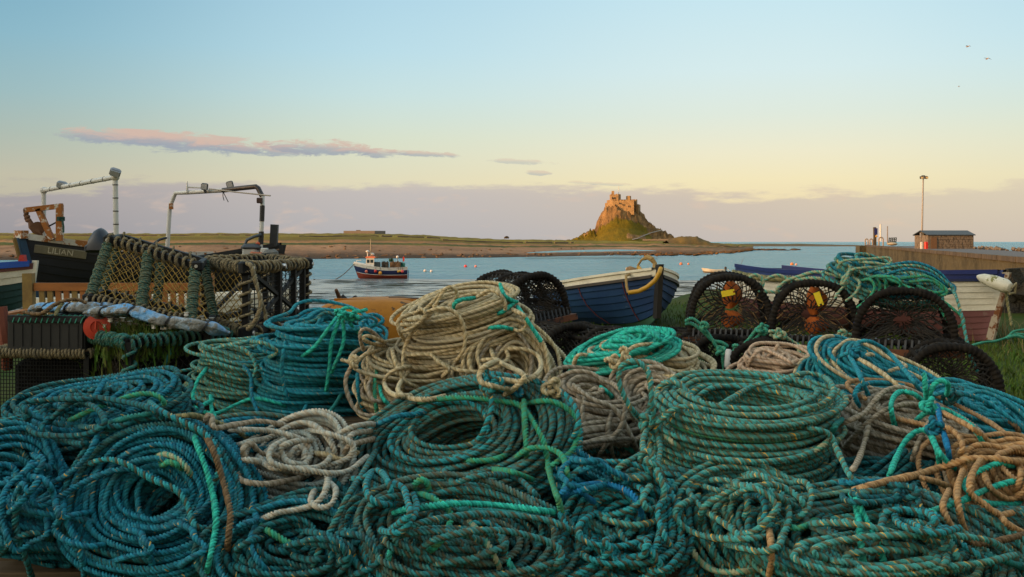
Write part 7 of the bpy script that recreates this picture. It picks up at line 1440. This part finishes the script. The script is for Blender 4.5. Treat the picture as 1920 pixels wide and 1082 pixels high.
# front row
coil('C2', 'blue coil cut off by the left edge', 22, 915, 2.9, 112, .8, 84, 90, 36, 14, 0, BLUE, [(DTEAL, .4)], 2, dome=.2)
coil('C3', 'big blue coil at the lower left, facing us with a black hole in its middle', 300, 940, 2.72, 178, .86, 116, 96, 56, 4, -10, BLUE, [(DTEAL, .2), (TEAL, .12)], 3, dome=.08, lump=.04, ecc=.03, wander=.8, stray=.06)
coil('C5', 'dark teal coil at the bottom edge, left of centre below the pale coil', 556, 1040, 2.55, 140, .8, 78, 82, 40, -2, 0, DTEAL, [(BLUE, .35)], 5, dome=.15)
coil('C25', 'shadowed dark teal coil under the tan rope end at the right', 1690, 955, 2.95, 112, .8, 70, 84, 40, 10, 0, DTEAL, [(TEAL, .3)], 25, dome=.2)
coil('C12', 'orange tan coil cut off by the right edge', 1892, 915, 2.85, 104, .9, 66, 74, 54, 10, 0, TAN, [(STONE, .25)], 12, dome=.15, wander=1.3, stray=.25)
coil('C7', 'wide grey teal coil at the bottom centre, crossed by turquoise rope', 862, 1030, 2.5, 196, .72, 140, 96, 34, 8, 0, GREY, [(TEAL, .4)], 7, dome=.25, lump=.05)
coil('C8', 'loose teal coil at the bottom, right of centre, topped by one bright blue loop', 1168, 1000, 2.6, 122, .85, 62, 92, 40, 0, 0, TEAL, [(BLUE, .12), (GREY, .2)], 8, dome=.15, wander=1.6, stray=.3)
coil('C9b', 'tumbled teal loops spilling below the big neat coil', 1420, 992, 2.66, 108, .8, 70, 66, 56, 4, 0, TEAL2, [(TEAL, .4)], 29, dome=.1, wander=1.8, stray=.35)
coil('C10', 'wide teal coil along the bottom right corner', 1672, 1046, 2.48, 236, .66, 150, 92, 26, 3, 0, TEAL2, [(GREY, .4)], 10, dome=.3)
# lower layer that fills the heap
for key, lab, px, py, Y, ra, m, sd in (('L1', 'buried teal coil under the pale coil and the big grey teal coil', 690, 965, 2.95, 130, DTEAL, 41), ('L2', 'buried blue coil in the gap right of the big grey teal coil', 1100, 915, 3.0, 120, BLUE, 42), ('L3', 'buried teal coil below the big neat coil', 1290, 960, 2.95, 140, TEAL, 43), ('L4', 'buried blue coil at the bottom left corner', 80, 1000, 2.8, 130, BLUE, 44), ('L5', 'buried teal coil behind the bottom right corner', 1830, 1000, 2.8, 130, GREY, 45), ('L6', 'buried blue coil behind the big blue coil and the pale coil', 430, 850, 3.1, 120, BLUE, 46), ('L7', 'buried stone coil behind the grey stone tangle', 1060, 850, 3.5, 110, STONE, 47), ('L8', 'buried teal coil in front of the stone grey tied coil', 1620, 930, 3.05, 130, DTEAL, 48), ('L9', 'buried blue coil at the left edge below the flat dark coil', 20, 830, 3.2, 110, TEAL, 49), ('L11', 'buried blue coil deep under the hollow of the big blue coil', 310, 985, 3.05, 120, DTEAL, 51), ('L10', 'buried teal coil at the bottom between centre coils', 1040, 1070, 2.6, 120, TEAL, 50)):
    coil(key, lab, px, py, Y, ra, .8, 84, 74, 28, 0, sd * 20, m, [(GREY, .2)], sd, dome=.2)
# ------------------------------------------------------------------ rope bundle draped over the creels and the white boat
coil('C24', 'hank of blue and green rope slung over the creels in front of the white boat', 1668, 530, 5.55, 92, .7, 78, 40, 16, 10, 0, TEAL2, [(BLUE, .3), (GREEN, .25)], 24, dome=.35, wander=1.0, stray=.2, d=.022)
lay_all(lambda k_: k_ not in BACK)
for key, px, py, mt, r in (('C6', 912, 712, TEAL, 1.0), ('C6', 940, 716, GREY, .9), ('C6', 925, 722, TEAL, .9), ('C9', 1212, 795, TEAL2, 1.0), ('C9', 1218, 868, TEAL2, 1.0), ('C1', 178, 792, BLUE, .9), ('C22', 640, 588, TURQ, .8), ('C22', 662, 592, TURQ, .8), ('C4', 612, 866, STONE, .9), ('C21', 664, 680, CREAM, .8), ('C11', 1742, 762, TURQ, .8), ('C11', 1752, 800, BLUE, .8), ('C16b', 1150, 678, CREAM, .9), ('C16b', 1172, 664, CREAM, .8), ('C14', 1785, 742, DTEAL, 1.0), ('C2', 72, 880, BLUE, 1.1), ('C13', 1605, 662, BLUE, .9), ('C5', 662, 1003, DTEAL, .9), ('C17', 1036, 728, CREAM, .9)):
    knot(key, px, py, mt, r, seed=px)
# random slack bights lying on the heap
rng = np.random.default_rng(77)
for key, mt, cx, cy, rx, ry, n in (('C3', BLUE, 250, 1010, 130, 55, 3), ('C5', DTEAL, 560, 1040, 110, 45, 7), ('C7', GREY, 860, 1030, 170, 50, 9), ('C8', TEAL, 1160, 1040, 100, 45, 6), ('C10', TEAL2, 1660, 1045, 200, 40, 9), ('C6', TEAL, 720, 930, 60, 60, 4), ('C1', DTEAL, 170, 790, 120, 45, 7), ('C9b', TEAL2, 1400, 960, 110, 60, 6), ('C4', PALE, 560, 860, 90, 40, 5), ('C2', BLUE, 50, 960, 60, 80, 4), ('L8', DTEAL, 1640, 920, 80, 25, 3), ('C25', TEAL, 1720, 960, 80, 40, 4), ('C20', CREAM, 960, 700, 70, 40, 3), ('C21', CREAM, 780, 720, 70, 40, 3), ('C12', TAN, 1880, 930, 50, 60, 4), ('L2', BLUE, 1110, 900, 70, 30, 4)):
    for k in range(n):
        a0 = rng.random() * 6.28; ln = rng.uniform(1.6, 4.0); k_ = rng.uniform(.5, 1.0); ox, oy = rng.normal() * rx * .25, rng.normal() * ry * .25
        pts = [(cx + ox + math.cos(a0 + ln * j / 5) * rx * k_ * (1 + .1 * rng.normal()), cy + oy + math.sin(a0 + ln * j / 5) * ry * k_ * (1 + .1 * rng.normal())) for j in range(6)]
        lay(key, 'slack_bight', pts, mt, off=1.2)
# --- short ropes lashing the creels, with the white toggle
def rope_thing(lab, runs, mat, d=.02, name='lashing_rope', cat='rope', knots=()):
    th = None
    p0 = P(*runs[0][0]); th = thing(name, lab, cat, p0)
    rope_obj('rope', [(catmull([tuple(P(*q)) for q in r]), 0, d, None) for r in runs], [mat], th, cloud=False)
    for k, (x, y, Y) in enumerate(knots): knot(th, x, y, mat, .8, Y=Y, seed=x, d=d)
    return th
LG = mat_rope('lashing_green', (.05, .36, .24), (.10, .34, .20), (.05, .30, .20), fleck=None)
rope_thing('sea green lashing rope slung in front of the left tagged creel', [[(1284, 603, 5.5), (1296, 597, 5.48), (1308, 603, 5.47), (1318, 613, 5.46), (1332, 632, 5.45), (1345, 652, 5.44), (1354, 661, 5.43)], [(1284, 608, 5.52), (1298, 607, 5.5), (1316, 620, 5.47), (1336, 638, 5.45), (1352, 642, 5.44), (1366, 651, 5.44)], [(1354, 661, 5.43), (1356, 680, 5.42), (1360, 705, 5.42)]], LG, knots=((1320, 612, 5.44), (1352, 658, 5.42)))
rope_thing('sea green lashing rope rising from the white toggle to the gap between the tagged creels', [[(1368, 662, 5.42), (1385, 655, 5.42), (1402, 638, 5.42), (1414, 624, 5.42), (1426, 612, 5.43), (1442, 613, 5.45)], [(1388, 657, 5.41), (1406, 643, 5.41), (1422, 630, 5.41), (1430, 622, 5.42), (1428, 608, 5.43)]], LG, knots=((1380, 656, 5.40), (1428, 618, 5.4)))
rope_thing('yellow green lashing rope slung in front of the middle tagged creel', [[(1440, 622, 5.35), (1455, 622, 5.35), (1470, 630, 5.34), (1492, 644, 5.33), (1512, 656, 5.32), (1530, 664, 5.3)], [(1442, 628, 5.36), (1462, 632, 5.35), (1484, 645, 5.33), (1505, 660, 5.31), (1518, 674, 5.3)]], OFFW, knots=((1462, 627, 5.32), (1508, 660, 5.3)))
rope_thing('yellow green lashing rope rising to the right plain creel', [[(1530, 664, 5.3), (1540, 650, 5.28), (1558, 636, 5.26), (1580, 628, 5.24), (1606, 628, 5.22)], [(1562, 638, 5.25), (1563, 648, 5.24), (1564, 660, 5.24)], [(1570, 636, 5.25), (1588, 634, 5.23), (1606, 634, 5.22)]], OFFW, knots=((1578, 630, 5.22),))
tg = MB(); a, b = P(1366.5, 655, 5.38), P(1363.5, 690, 5.36); tg.tube([a, a.lerp(b, .08), a.lerp(b, .92), b], [.012, .018, .018, .012], 12); o = tg.build('toggle', mat_plain('toggle_white', (.62, .60, .56), .45, bump=0), smooth=True); tag(o, 'white plastic toggle hanging on the sea green lashing below the creels', 'toggle')
o = rope_obj('loose_rope', [(catmull([tuple(P(*q)) for q in ((1822, 648, 8.5), (1845, 642, 8.6), (1865, 640, 8.7), (1885, 634, 8.8), (1900, 626, 8.9), (1925, 628, 8.9))]), 0, .022, None), (catmull([tuple(P(*q)) for q in ((1890, 636, 8.7), (1900, 622, 8.75), (1925, 618, 8.8))]), 0, .022, None), (catmull([tuple(P(*q)) for q in ((1885, 634, 8.65), (1905, 630, 8.7), (1925, 635, 8.7))]), 0, .03, None)], [LG], cloud=False); tag(o, 'sea green rope lying on the grass below the bow of the white boat', 'rope')
# --- on the white boat: rope fender, braided end, white fender and mooring line
sd = -1 if wb.gun(.5, -1).y < wb.gun(.5, 1).y else 1
def side(u, v, off=.05): return wb.w(wb.pt(u, v, sd, off))
rope_obj('rope_fender', [(np.array([tuple(side(u, .90 - .02 * math.sin(u * 9), .05)) for u in np.linspace(.0, .42, 60)]), 0, .085, None)], [OLIVE], wt, cloud=False)
rope_obj('rope_fender', [(np.array([tuple(side(u, .92, .05)) for u in np.linspace(.60, .86, 40)]), 0, .09, None)], [OLIVE], wt, cloud=False)
fd = thing('fender', 'long white fender with green scum hanging at the bow of the white boat', 'fender', side(.95, .85)); q0, q1 = P(1832, 518, 10.9), P(1896, 540, 10.55); ax_ = (q1 - q0)
mb = MB(); mb.tube([q0.lerp(q1, f) for f in (0, .06, .2, .5, .85, .97, 1)], [.012, .03, .055, .075, .075, .05, .02], 14); mb.build('body', paint('fender_white', (.68, .62, .50), (.55, .48, .30), .45, (.28, .25, .05), .58, 9), fd, smooth=True)
MB().tube([q1, q1 + Vector((.05, 0, .05)), q1 + Vector((.05, .02, -.05)), q1 + Vector((-.02, 0, -.06))], .014, 7).build('eye', paint('fender_eye', (.25, .2, .1), None, .6), fd, smooth=True)
o = rope_obj('mooring_rope', [(catmull([tuple(P(*q)) for q in ((1887, 535, 10.7), (1888, 560, 10.7), (1893, 590, 10.65), (1897, 612, 10.6))]), 0, .03, None)], [OLIVE], cloud=False); tag(o, 'short olive mooring rope hanging from the stem of the white boat', 'rope')
for pts, lb_ in (([(1398, 528, 5.75), (1412, 516, 5.75), (1425, 519, 5.75), (1431, 530, 5.74), (1428, 542, 5.74)], 'faded loop of rope above the gap between the tagged creels, leftmost of the loops there'), ([(1418, 541, 5.75), (1438, 523, 5.75), (1462, 517, 5.75), (1482, 530, 5.74), (1485, 543, 5.74), (1455, 548, 5.72), (1420, 545, 5.72)], 'wide faded loop of rope spanning the tops of the two tagged creels'), ([(1455, 545, 5.7), (1472, 528, 5.72), (1500, 518, 5.7), (1530, 510, 5.68), (1560, 515, 5.6), (1600, 525, 5.5)], 'faded rope running from the tagged creels up to the hank over the boat'), ([(1490, 525, 5.7), (1530, 522, 5.65), (1560, 530, 5.6), (1590, 545, 5.5)], 'short faded rope sagging over the middle tagged creel towards the hank')):
    o = rope_obj('loose_rope', [(catmull([tuple(P(*q)) for q in pts]), 0, .022, None)], [OFFW], cloud=False); tag(o, lb_, 'rope')
# dark rubble below the pier, behind the bow of the white boat
rnd = random.Random(31)
rk_ = rockfield('shore_rocks', [(1872 + rnd.random() * 120, 545 + rnd.random() * 70, 15 + rnd.random() * 3, .35 + rnd.random() * .35, .4, .22 + rnd.random() * .25) for _ in range(34)], ((.03, .025, .02), (.06, .05, .03)), 5, None); tag(rk_, kind='structure')
